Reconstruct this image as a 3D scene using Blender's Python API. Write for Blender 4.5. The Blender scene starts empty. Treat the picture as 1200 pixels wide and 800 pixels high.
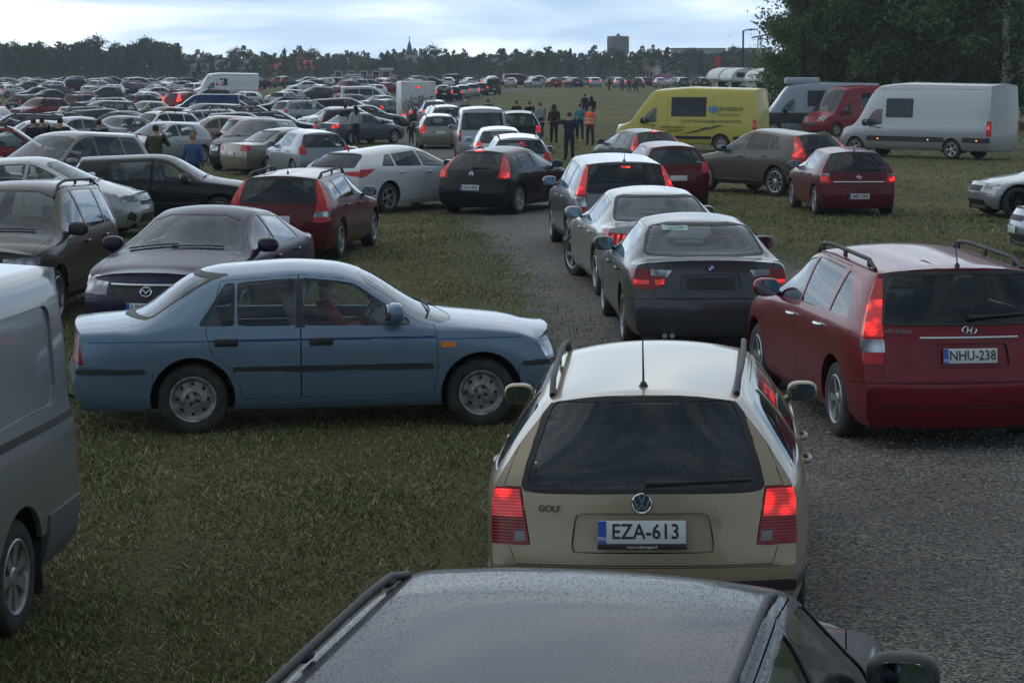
import bpy, bmesh, math, random
import numpy as np
from mathutils import Vector, Matrix
from mathutils.bvhtree import BVHTree
R = math.radians
random.seed(7)
sc = bpy.context.scene
COL = sc.collection

# ------------------------------------------------------------ camera
CAM_H, FPX = 2.95, 2400.0
PITCH = math.atan((400 - 92) / FPX)
cam_d = bpy.data.cameras.new('camera')
cam_d.sensor_width = 36.0
cam_d.lens = 36.0 * FPX / 1200.0
cam_d.clip_start, cam_d.clip_end = 0.1, 6000
cam = bpy.data.objects.new('camera', cam_d)
COL.objects.link(cam)
cam.location = (0, 0, CAM_H)
cam.rotation_euler = (math.pi / 2 - PITCH, 0, 0)
sc.camera = cam

# ------------------------------------------------------------ sky and sun
SUN_EL, SUN_AZ = R(48), R(-40)      # low behind cloud, ahead and left of the camera
w = bpy.data.worlds.new('World'); sc.world = w; w.use_nodes = True
nt = w.node_tree; nt.nodes.clear()
N = nt.nodes.new; LK = nt.links.new
out = N('ShaderNodeOutputWorld'); bg = N('ShaderNodeBackground')
sky = N('ShaderNodeTexSky'); sky.sky_type = 'NISHITA'; sky.sun_disc = False
sky.sun_elevation = SUN_EL; sky.sun_rotation = SUN_AZ
sky.air_density = 1.0; sky.dust_density = 1.0; sky.ozone_density = 2.0
tc = N('ShaderNodeTexCoord')
sep = N('ShaderNodeSeparateXYZ'); LK(tc.outputs['Generated'], sep.inputs[0])
mp = N('ShaderNodeVectorMath'); mp.operation = 'MULTIPLY'; mp.inputs[1].default_value = (6.0, 6.0, 34.0)
LK(tc.outputs['Generated'], mp.inputs[0])
n1 = N('ShaderNodeTexNoise'); n1.inputs['Scale'].default_value = 1.0; n1.inputs['Detail'].default_value = 6; n1.inputs['Roughness'].default_value = 0.5
n1.inputs['Distortion'].default_value = 0.4
LK(mp.outputs[0], n1.inputs['Vector'])
cr = N('ShaderNodeValToRGB')
e = cr.color_ramp.elements
e[0].position = 0.38; e[0].color = (2.7, 4.0, 5.7, 1)       # darker blue-grey cloud base
e[1].position = 0.62; e[1].color = (7.2, 8.0, 8.5, 1)       # lit cloud
k = cr.color_ramp.elements.new(0.50); k.color = (4.1, 5.4, 7.0, 1)
LK(n1.outputs['Fac'], cr.inputs[0])
mx = N('ShaderNodeMixRGB'); mx.inputs[0].default_value = 0.9
LK(sky.outputs[0], mx.inputs[1]); LK(cr.outputs[0], mx.inputs[2])
# the cloud deck thickens overhead, thinner and brighter towards the horizon
el = N('ShaderNodeMapRange'); el.interpolation_type = 'SMOOTHSTEP'; el.inputs[1].default_value = 0.04; el.inputs[2].default_value = 0.55; el.inputs[3].default_value = 1.0; el.inputs[4].default_value = 0.52
LK(sep.outputs['Z'], el.inputs[0])
dk = N('ShaderNodeMixRGB'); dk.blend_type = 'MULTIPLY'; dk.inputs[0].default_value = 1.0
# cloud is brightest round the veiled sun and duller on the opposite side
sdir = N('ShaderNodeVectorMath'); sdir.operation = 'DOT_PRODUCT'; sdir.inputs[1].default_value = (math.sin(SUN_AZ), math.cos(SUN_AZ), 0.0)
LK(tc.outputs['Generated'], sdir.inputs[0])
sm = N('ShaderNodeMapRange'); sm.interpolation_type = 'SMOOTHSTEP'; sm.inputs[1].default_value = -1.0; sm.inputs[2].default_value = 1.0; sm.inputs[3].default_value = 0.62; sm.inputs[4].default_value = 1.12
LK(sdir.outputs['Value'], sm.inputs[0])
em_ = N('ShaderNodeMath'); em_.operation = 'MULTIPLY'; LK(el.outputs[0], em_.inputs[0]); LK(sm.outputs[0], em_.inputs[1])
LK(mx.outputs[0], dk.inputs[1]); LK(em_.outputs[0], dk.inputs[2])
LK(dk.outputs[0], bg.inputs['Color']); bg.inputs['Strength'].default_value = 0.125
LK(bg.outputs[0], out.inputs[0])

sun_d = bpy.data.lights.new('sun', 'SUN'); sun_d.energy = 0.7; sun_d.angle = R(120); sun_d.color = (1.0, 0.95, 0.88)
sun = bpy.data.objects.new('sun', sun_d); COL.objects.link(sun)
sd = Vector((math.sin(SUN_AZ) * math.cos(SUN_EL), math.cos(SUN_AZ) * math.cos(SUN_EL), math.sin(SUN_EL)))
sun.rotation_euler = (-sd).to_track_quat('-Z', 'Y').to_euler()

sc.view_settings.view_transform = 'Standard'; sc.view_settings.look = 'None'
sc.view_settings.exposure = 0.45; sc.view_settings.gamma = 1.0
sc.view_settings.use_curve_mapping = False
sc.render.engine = 'CYCLES'
sc.cycles.use_denoising = True
sc.cycles.max_bounces = 8; sc.cycles.diffuse_bounces = 3; sc.cycles.glossy_bounces = 4
sc.cycles.transparent_max_bounces = 20; sc.cycles.transmission_bounces = 4
sc.cycles.sample_clamp_indirect = 5.0
sc.cycles.caustics_reflective = False; sc.cycles.caustics_refractive = False

# ------------------------------------------------------------ terrain height
def gz(x, y):
    t = min(max((y - 130.0) / 190.0, 0.0), 1.0)
    z = 1.7 * t * t * (3 - 2 * t)
    if y > 320: z += (y - 320) * 0.0028
    return z
# ------------------------------------------------------------ materials
MATS = {}
def mat(name, col=(0.5, 0.5, 0.5), rough=0.5, metal=0.0, coat=0.0, emit=None, es=0.0, spec=0.5):
    if name in MATS: return MATS[name]
    m = bpy.data.materials.new(name); m.use_nodes = True
    b = m.node_tree.nodes['Principled BSDF']
    b.inputs['Base Color'].default_value = (*col, 1)
    b.inputs['Roughness'].default_value = rough
    b.inputs['Metallic'].default_value = metal
    b.inputs['Coat Weight'].default_value = coat
    b.inputs['Coat Roughness'].default_value = 0.06
    b.inputs['Specular IOR Level'].default_value = spec
    if emit:
        b.inputs['Emission Color'].default_value = (*emit, 1)
        b.inputs['Emission Strength'].default_value = es
    MATS[name] = m
    return m
def nodes(m):
    t = m.node_tree
    return t, t.nodes.new, t.links.new, t.nodes['Principled BSDF']
def noise_mix(m, c1, c2, scale, detail=4, lo=0.35, hi=0.65, coords='Object', rough=None, bump=0.0, bscale=None):
    t, n, l, b = nodes(m)
    tcx = n('ShaderNodeTexCoord'); nz = n('ShaderNodeTexNoise')
    nz.inputs['Scale'].default_value = scale; nz.inputs['Detail'].default_value = detail
    l(tcx.outputs[coords], nz.inputs['Vector'])
    c = n('ShaderNodeValToRGB'); c.color_ramp.elements[0].position = lo; c.color_ramp.elements[1].position = hi
    c.color_ramp.elements[0].color = (*c1, 1); c.color_ramp.elements[1].color = (*c2, 1)
    l(nz.outputs['Fac'], c.inputs[0]); l(c.outputs[0], b.inputs['Base Color'])
    if bump:
        bp = n('ShaderNodeBump'); bp.inputs['Strength'].default_value = bump; bp.inputs['Distance'].default_value = 0.02
        nb = n('ShaderNodeTexNoise'); nb.inputs['Scale'].default_value = bscale or scale * 4; nb.inputs['Detail'].default_value = 3
        l(tcx.outputs[coords], nb.inputs['Vector']); l(nb.outputs['Fac'], bp.inputs['Height']); l(bp.outputs[0], b.inputs['Normal'])
    return m

def paint_mat(name, metal, rough, drops=False):
    m = mat(name, rough=rough, metal=metal, coat=0.5, spec=0.12)
    t, n, l, b = nodes(m); b.inputs['Coat IOR'].default_value = 1.42
    oi = n('ShaderNodeObjectInfo'); tcx = n('ShaderNodeTexCoord')
    # road grime: brown film that thins out upwards, broken by noise
    nz = n('ShaderNodeTexNoise'); nz.inputs['Scale'].default_value = 5.0; nz.inputs['Detail'].default_value = 6
    l(tcx.outputs['Object'], nz.inputs['Vector'])
    sp = n('ShaderNodeSeparateXYZ'); l(tcx.outputs['Object'], sp.inputs[0])
    mr = n('ShaderNodeMapRange'); mr.inputs[1].default_value = 0.25; mr.inputs[2].default_value = 0.85
    mr.inputs[3].default_value = 0.13; mr.inputs[4].default_value = 0.13
    l(sp.outputs['Z'], mr.inputs[0])
    mm = n('ShaderNodeMath'); mm.operation = 'MULTIPLY'; l(mr.outputs[0], mm.inputs[0]); l(nz.outputs['Fac'], mm.inputs[1])
    mx = n('ShaderNodeMixRGB'); l(mm.outputs[0], mx.inputs[0]); l(oi.outputs['Color'], mx.inputs[1]); mx.inputs[2].default_value = (0.075, 0.065, 0.052, 1)
    l(mx.outputs[0], b.inputs['Base Color'])
    # object alpha tells how metallic the paint is (silver and champagne high, plain dark low)
    ma = n('ShaderNodeMath'); ma.operation = 'MULTIPLY'; ma.inputs[1].default_value = 0.62 if metal > 0 else 0.0; l(oi.outputs['Alpha'], ma.inputs[0]); l(ma.outputs[0], b.inputs['Metallic'])
    cw = n('ShaderNodeMath'); cw.operation = 'MULTIPLY_ADD'; cw.inputs[1].default_value = 0.5; cw.inputs[2].default_value = 0.42; l(oi.outputs['Alpha'], cw.inputs[0]); l(cw.outputs[0], b.inputs['Coat Weight'])
    rr = n('ShaderNodeMapRange'); rr.inputs[3].default_value = 0.04; rr.inputs[4].default_value = 0.42
    l(mm.outputs[0], rr.inputs[0]); l(rr.outputs[0], b.inputs['Coat Roughness'])
    if drops:
        vo = n('ShaderNodeTexVoronoi'); vo.inputs['Scale'].default_value = 120.0; vo.inputs['Randomness'].default_value = 1.0
        l(tcx.outputs['Object'], vo.inputs['Vector'])
        r2 = n('ShaderNodeMapRange'); r2.inputs[1].default_value = 0.10; r2.inputs[2].default_value = 0.42; r2.inputs[3].default_value = 1.0; r2.inputs[4].default_value = 0.0
        l(vo.outputs['Distance'], r2.inputs[0])
        wn = n('ShaderNodeTexWhiteNoise'); l(vo.outputs['Position'], wn.inputs['Vector'])
        gt = n('ShaderNodeMath'); gt.operation = 'GREATER_THAN'; gt.inputs[1].default_value = 0.45; l(wn.outputs['Value'], gt.inputs[0])
        m2 = n('ShaderNodeMath'); m2.operation = 'MULTIPLY'; l(gt.outputs[0], m2.inputs[0]); l(r2.outputs[0], m2.inputs[1])
        bp = n('ShaderNodeBump'); bp.inputs['Strength'].default_value = 0.6; bp.inputs['Distance'].default_value = 0.003
        l(m2.outputs[0], bp.inputs['Height']); l(bp.outputs[0], b.inputs['Coat Normal']); l(bp.outputs[0], b.inputs['Normal'])
    return m
PAINT = paint_mat('car_paint_metallic', 0.12, 0.34)
PAINT_S = paint_mat('car_paint_solid', 0.0, 0.45)
PAINT_WET = paint_mat('car_paint_wet', 0.05, 0.5, drops=True)

def glass_mat(name, tint, refl=1.0):
    m = bpy.data.materials.new(name); m.use_nodes = True; t = m.node_tree; t.nodes.clear()
    n, l = t.nodes.new, t.links.new
    o = n('ShaderNodeOutputMaterial'); tr = n('ShaderNodeBsdfTransparent'); gl = n('ShaderNodeBsdfGlossy')
    tr.inputs[0].default_value = (*tint, 1); gl.inputs['Roughness'].default_value = 0.03
    gl.inputs['Color'].default_value = (0.9, 0.95, 1.0, 1)
    ge = n('ShaderNodeNewGeometry'); dt = n('ShaderNodeVectorMath'); dt.operation = 'DOT_PRODUCT'; l(ge.outputs['Normal'], dt.inputs[0]); l(ge.outputs['Incoming'], dt.inputs[1])
    ab = n('ShaderNodeMath'); ab.operation = 'ABSOLUTE'; l(dt.outputs['Value'], ab.inputs[0])
    sb_ = n('ShaderNodeMath'); sb_.operation = 'SUBTRACT'; sb_.inputs[0].default_value = 1.0; l(ab.outputs[0], sb_.inputs[1])
    pw = n('ShaderNodeMath'); pw.operation = 'POWER'; pw.inputs[1].default_value = 4.5; l(sb_.outputs[0], pw.inputs[0])
    fr = n('ShaderNodeMath'); fr.operation = 'MULTIPLY_ADD'; fr.inputs[1].default_value = 0.90; fr.inputs[2].default_value = 0.045; l(pw.outputs[0], fr.inputs[0])
    mxs = n('ShaderNodeMixShader'); l(fr.outputs[0], mxs.inputs[0]); l(tr.outputs[0], mxs.inputs[1]); l(gl.outputs[0], mxs.inputs[2])
    # thin film of dust
    df = n('ShaderNodeBsdfDiffuse'); df.inputs[0].default_value = (0.25, 0.25, 0.24, 1)
    tcx = n('ShaderNodeTexCoord'); nz = n('ShaderNodeTexNoise'); nz.inputs['Scale'].default_value = 7; nz.inputs['Detail'].default_value = 6
    l(tcx.outputs['Object'], nz.inputs['Vector'])
    mr = n('ShaderNodeMapRange'); mr.inputs[3].default_value = 0.0; mr.inputs[4].default_value = 0.035; l(nz.outputs['Fac'], mr.inputs[0])
    m2 = n('ShaderNodeMixShader'); l(mr.outputs[0], m2.inputs[0]); l(mxs.outputs[0], m2.inputs[1]); l(df.outputs[0], m2.inputs[2])
    l(m2.outputs[0], o.inputs[0])
    MATS[name] = m
    return m
GLASS = glass_mat('window_glass', (0.66, 0.71, 0.69))
GLASS_D = glass_mat('tinted_glass', (0.20, 0.215, 0.21))
GLASS_O = mat('far_window_glass', (0.010, 0.012, 0.014), 0.10, spec=0.35)
BLACK = noise_mix(mat('black_plastic', (0.02, 0.02, 0.02), 0.6), (0.014, 0.014, 0.015), (0.03, 0.029, 0.028), 6)
RUBBER = noise_mix(mat('tyre_rubber', (0.018, 0.018, 0.018), 0.8), (0.012, 0.012, 0.012), (0.05, 0.045, 0.038), 9)
UNDER = mat('underbody_dark', (0.008, 0.008, 0.008), 0.9)
LINING = mat('cabin_lining', (0.10, 0.10, 0.10), 0.9)
SEAT = noise_mix(mat('seat_fabric', (0.04, 0.04, 0.045), 0.95), (0.15, 0.15, 0.155), (0.22, 0.22, 0.225), 30)
CHROME = mat('chrome', (0.72, 0.73, 0.75), 0.12, 1.0)
RIM = noise_mix(mat('alloy_silver', (0.42, 0.43, 0.45), 0.35, 0.7), (0.30, 0.30, 0.30), (0.46, 0.47, 0.48), 8)
STEEL = noise_mix(mat('steel_rim_grey', (0.33, 0.33, 0.33), 0.5, 0.5), (0.16, 0.14, 0.12), (0.42, 0.42, 0.42), 14)
RIMD = mat('dark_rim', (0.03, 0.03, 0.035), 0.35, 0.7)
MIRROR = mat('mirror_glass', (0.22, 0.30, 0.36), 0.03, 1.0)
RED = mat('lamp_red', (0.50, 0.008, 0.008), 0.25, coat=0.5, spec=0.3)
RED_D = mat('lamp_red_dark', (0.24, 0.006, 0.007), 0.25, coat=0.5, spec=0.3)
LIT = mat('lamp_red_lit', (0.5, 0.01, 0.01), 0.2, coat=1.0, emit=(1.0, 0.014, 0.008), es=1.0)
LITB = mat('brake_lamp_lit', (0.5, 0.01, 0.01), 0.2, coat=1.0, emit=(1.0, 0.045, 0.03), es=2.2)
for _m, _s in ((LIT, 1.0), (LITB, 2.6), (RED, 0.0), (RED_D, 0.0)):      # ribbed lens over separate bulb chambers: hot spots, darker rims
    _t, _n, _l, _b = nodes(_m)
    _c = _n('ShaderNodeTexCoord'); _v = _n('ShaderNodeTexVoronoi'); _v.inputs['Scale'].default_value = 9.0; _v.feature = 'SMOOTH_F1'; _v.inputs['Smoothness'].default_value = 0.3; _l(_c.outputs['Object'], _v.inputs['Vector'])
    _sp = _n('ShaderNodeSeparateXYZ'); _l(_c.outputs['Object'], _sp.inputs[0])
    _mz = _n('ShaderNodeMath'); _mz.operation = 'MULTIPLY'; _mz.inputs[1].default_value = 6.2832 / 0.016; _l(_sp.outputs['Z'], _mz.inputs[0])
    _sn = _n('ShaderNodeMath'); _sn.operation = 'SINE'; _l(_mz.outputs[0], _sn.inputs[0])
    _bp = _n('ShaderNodeBump'); _bp.inputs['Strength'].default_value = 0.5; _bp.inputs['Distance'].default_value = 0.004; _l(_sn.outputs[0], _bp.inputs['Height']); _l(_bp.outputs[0], _b.inputs['Normal'])
    if _s:
        _r = _n('ShaderNodeMapRange'); _r.interpolation_type = 'SMOOTHSTEP'; _r.inputs[1].default_value = 0.02; _r.inputs[2].default_value = 0.55; _r.inputs[3].default_value = 1.9 * _s; _r.inputs[4].default_value = 0.16 * _s
        _rb = _n('ShaderNodeMapRange'); _rb.inputs[1].default_value = -1.0; _rb.inputs[2].default_value = 1.0; _rb.inputs[3].default_value = 0.6; _rb.inputs[4].default_value = 1.0; _l(_sn.outputs[0], _rb.inputs[0])
        _mm = _n('ShaderNodeMath'); _mm.operation = 'MULTIPLY'; _l(_v.outputs['Distance'], _r.inputs[0]); _l(_r.outputs[0], _mm.inputs[0]); _l(_rb.outputs[0], _mm.inputs[1]); _l(_mm.outputs[0], _b.inputs['Emission Strength'])
AMBER = mat('lamp_amber', (0.75, 0.22, 0.02), 0.2, coat=1.0)
AMBER_LIT = mat('lamp_amber_lit', (0.75, 0.22, 0.02), 0.2, coat=1.0, emit=(1.0, 0.3, 0.03), es=3.0)
CLEAR = mat('lamp_clear', (0.55, 0.57, 0.6), 0.1, 0.5, coat=1.0)
_t, _n, _l, _b = nodes(CLEAR)
_c = _n('ShaderNodeTexCoord'); _v = _n('ShaderNodeTexVoronoi'); _v.inputs['Scale'].default_value = 7.0; _l(_c.outputs['Object'], _v.inputs['Vector'])
_r = _n('ShaderNodeValToRGB'); _r.color_ramp.elements[0].position = 0.18; _r.color_ramp.elements[0].color = (0.62, 0.64, 0.66, 1); _r.color_ramp.elements[1].position = 0.62; _r.color_ramp.elements[1].color = (0.10, 0.10, 0.11, 1)
_l(_v.outputs['Distance'], _r.inputs[0]); _l(_r.outputs[0], _b.inputs['Base Color'])
CLEAR_D = mat('lamp_smoked', (0.09, 0.09, 0.10), 0.15, coat=0.6)
HEAD_LIT = mat('head_lamp_lit', (0.9, 0.9, 0.8), 0.2, emit=(1.0, 0.85, 0.6), es=8.0)
PLATE = mat('plate_white', (0.62, 0.62, 0.60), 0.35)
PBLUE = mat('plate_blue', (0.02, 0.09, 0.42), 0.35)
INK = mat('plate_black_ink', (0.015, 0.015, 0.015), 0.5)
WHITE = mat('white_print', (0.8, 0.8, 0.8), 0.5)
LAMPW = mat('plate_lamp_lit', (0.9, 0.7, 0.4), 0.3, emit=(1.0, 0.55, 0.18), es=5.0)
SKIN = noise_mix(mat('skin', (0.45, 0.27, 0.19), 0.55), (0.40, 0.23, 0.16), (0.48, 0.30, 0.22), 20)
# ------------------------------------------------------------ mesh helpers
class MB:
    def __init__(s): s.v = []; s.f = []; s.m = []
    def add(s, vs, fs, mi=0):
        o = len(s.v); s.v += [tuple(p) for p in vs]
        for f in fs: s.f.append(tuple(i + o for i in f)); s.m.append(mi)
    def box(s, c, d, mi=0, rz=0.0, taper=1.0, bev=0.0):
        x, y, z = d[0] / 2, d[1] / 2, d[2] / 2
        if bev <= 0:
            P = [(-x, -y, -z), (x, -y, -z), (x, y, -z), (-x, y, -z), (-x * taper, -y * taper, z), (x * taper, -y * taper, z), (x * taper, y * taper, z), (-x * taper, y * taper, z)]
            F = [(0, 3, 2, 1), (4, 5, 6, 7), (0, 1, 5, 4), (1, 2, 6, 5), (2, 3, 7, 6), (3, 0, 4, 7)]
        else:
            bm = bmesh.new(); bmesh.ops.create_cube(bm, size=1.0)
            for v in bm.verts:
                k = taper if v.co.z > 0 else 1.0
                v.co = Vector((v.co.x * d[0] * k, v.co.y * d[1] * k, v.co.z * d[2]))
            bmesh.ops.bevel(bm, geom=bm.edges[:], offset=bev, segments=2, affect='EDGES', profile=0.5)
            bm.verts.index_update()
            P = [tuple(v.co) for v in bm.verts]; F = [tuple(v.index for v in f.verts) for f in bm.faces]; bm.free()
        ca, sa = math.cos(rz), math.sin(rz)
        s.add([(c[0] + p[0] * ca - p[1] * sa, c[1] + p[0] * sa + p[1] * ca, c[2] + p[2]) for p in P], F, mi)
    def tube(s, path, rad, n=8, mi=0, flat=1.0, up=(0, 0, 1)):
        P = [Vector(p) for p in path]; k = len(P)
        rads = rad if isinstance(rad, (list, tuple)) else [rad] * k
        vs = []
        for i, p in enumerate(P):
            t = (P[min(i + 1, k - 1)] - P[max(i - 1, 0)]).normalized()
            u = Vector(up)
            if abs(t.dot(u)) > 0.95: u = Vector((1, 0, 0))
            a = t.cross(u).normalized(); b = a.cross(t).normalized()
            for j in range(n):
                th = 2 * math.pi * j / n
                vs.append(p + a * (math.cos(th) * rads[i]) + b * (math.sin(th) * rads[i] * flat))
        fs = [(i * n + j, i * n + (j + 1) % n, (i + 1) * n + (j + 1) % n, (i + 1) * n + j) for i in range(k - 1) for j in range(n)]
        fs += [tuple(reversed(range(n))), tuple((k - 1) * n + j for j in range(n))]
        s.add(vs, fs, mi)
    def lathe(s, prof, n=24, mi=0, axis='y', c=(0, 0, 0), closed=False, caps=True):   # prof: (radius, along-axis)
        vs = []
        for (r, a) in prof:
            for j in range(n):
                th = 2 * math.pi * j / n; q, w2 = r * math.cos(th), r * math.sin(th)
                p = (q, a, w2) if axis == 'y' else ((q, w2, a) if axis == 'z' else (a, q, w2))
                vs.append((p[0] + c[0], p[1] + c[1], p[2] + c[2]))
        k = len(prof)
        fs = [(i * n + j, (i + 1) * n + j, (i + 1) * n + (j + 1) % n, i * n + (j + 1) % n) for i in range(k - 1) for j in range(n)]
        if closed: fs += [((k - 1) * n + j, j, (j + 1) % n, (k - 1) * n + (j + 1) % n) for j in range(n)]
        elif caps:
            if prof[0][0] > 1e-4: fs.append(tuple(range(n)))
            if prof[-1][0] > 1e-4: fs.append(tuple((k - 1) * n + j for j in reversed(range(n))))
        s.add(vs, fs, mi)
    def ell(s, c, rad, n=12, m=8, mi=0, p=1.0):
        vs = []; 
        for i in range(m + 1):
            ph = -math.pi / 2 + math.pi * i / m
            for j in range(n):
                th = 2 * math.pi * j / n
                q = [math.cos(ph) * math.cos(th), math.cos(ph) * math.sin(th), math.sin(ph)]
                q = [math.copysign(abs(a) ** p, a) for a in q]
                vs.append((c[0] + q[0] * rad[0], c[1] + q[1] * rad[1], c[2] + q[2] * rad[2]))
        fs = [(i * n + j, i * n + (j + 1) % n, (i + 1) * n + (j + 1) % n, (i + 1) * n + j) for i in range(m) for j in range(n)]
        s.add(vs, fs, mi)
    def mesh(s, name, mats, smooth=40):
        me = bpy.data.meshes.new(name)
        me.from_pydata(s.v, [], s.f); me.update()
        for m in mats: me.materials.append(m)
        if len(mats) > 1: me.polygons.foreach_set('material_index', s.m)
        fix_mesh(me, smooth)
        return me
def fix_mesh(me, smooth=40, merge=True, norm=True):
    bm = bmesh.new(); bm.from_mesh(me)
    if merge: bmesh.ops.remove_doubles(bm, verts=bm.verts[:], dist=1e-5)
    if norm: bmesh.ops.recalc_face_normals(bm, faces=bm.faces[:])
    bm.to_mesh(me); bm.free()
    if smooth:
        me.shade_smooth()
        me.set_sharp_from_angle(angle=R(smooth))
def link(name, me, parent=None, loc=None, rot=None):
    o = bpy.data.objects.new(name, me); COL.objects.link(o)
    if parent: o.parent = parent
    if loc is not None: o.location = loc
    if rot is not None: o.rotation_euler = rot
    return o
def tag(o, label=None, cat=None, group=None, kind=None):
    if label: o['label'] = label
    if cat: o['category'] = cat
    if group: o['group'] = group
    if kind: o['kind'] = kind
    return o
TXT = {}
def text_mesh(s, size, ext=0.001, m=None, bold=0.0, sx=1.0):
    key = (s, size, ext, m.name, bold, sx)
    if key in TXT: return TXT[key]
    c = bpy.data.curves.new('lettering', 'FONT'); c.body = s; c.size = size; c.extrude = ext
    c.offset = bold; c.align_x = 'CENTER'; c.align_y = 'CENTER'; c.resolution_u = 2
    o = bpy.data.objects.new('lettering', c); COL.objects.link(o)
    dg = bpy.context.evaluated_depsgraph_get(); dg.update()
    me = bpy.data.meshes.new_from_object(o.evaluated_get(dg))
    bpy.data.objects.remove(o); bpy.data.curves.remove(c)
    me.name = 'lettering'; me.materials.clear(); me.materials.append(m)
    if sx != 1.0:
        for v in me.vertices: v.co.x *= sx
    TXT[key] = me
    return me
# ------------------------------------------------------------ car body generator
# car frame: x = 0 rear bumper .. L front bumper, y lateral (left +), z up
def smooth_fn(pts, wd):
    xs = [p[0] for p in pts]; zs = [p[1] for p in pts]; ds = np.linspace(-wd, wd, 9)
    g = np.linspace(-0.6, xs[-1] + 0.8, 900); t = np.mean([np.interp(g + d, xs, zs) for d in ds], axis=0).tolist()
    g0, st = float(g[0]), float(g[1] - g[0])
    def f(x):
        q = (float(x) - g0) / st
        i = int(q)
        if i < 0: return t[0]
        if i >= 899: return t[-1]
        return t[i] + (t[i + 1] - t[i]) * (q - i)
    return f
def lerp_list(v, A, B):
    if v <= A[0]: return B[0]
    for i in range(1, len(A)):
        if v <= A[i]: return B[i - 1] + (B[i] - B[i - 1]) * (v - A[i - 1]) / (A[i] - A[i - 1])
    return B[-1]
def clamp(v, a=0.0, b=1.0): return a if v < a else (b if v > b else v)
def round_poly(P, r, seg=3):
    out = []; n = len(P)
    for i in range(n):
        a, b, c = Vector(P[i - 1]), Vector(P[i]), Vector(P[(i + 1) % n])
        d1, d2 = (a - b), (c - b); l1, l2 = d1.length, d2.length
        if l1 < 1e-6 or l2 < 1e-6: continue
        if d1.normalized().dot(d2.normalized()) < -0.94: out.append(tuple(b)); continue
        q = min(r, l1 * 0.45, l2 * 0.45); p0 = b + d1.normalized() * q; p1 = b + d2.normalized() * q
        for k in range(seg + 1):
            t = k / seg; out.append(tuple(p0 * (1 - t) ** 2 + b * 2 * t * (1 - t) + p1 * t * t))
    return out
def inside(P, x, y):
    c = False; n = len(P); j = n - 1
    for i in range(n):
        xi, yi = P[i]; xj, yj = P[j]
        if (yi > y) != (yj > y) and x < (xj - xi) * (y - yi) / (yj - yi) + xi: c = not c
        j = i
    return c

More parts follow.
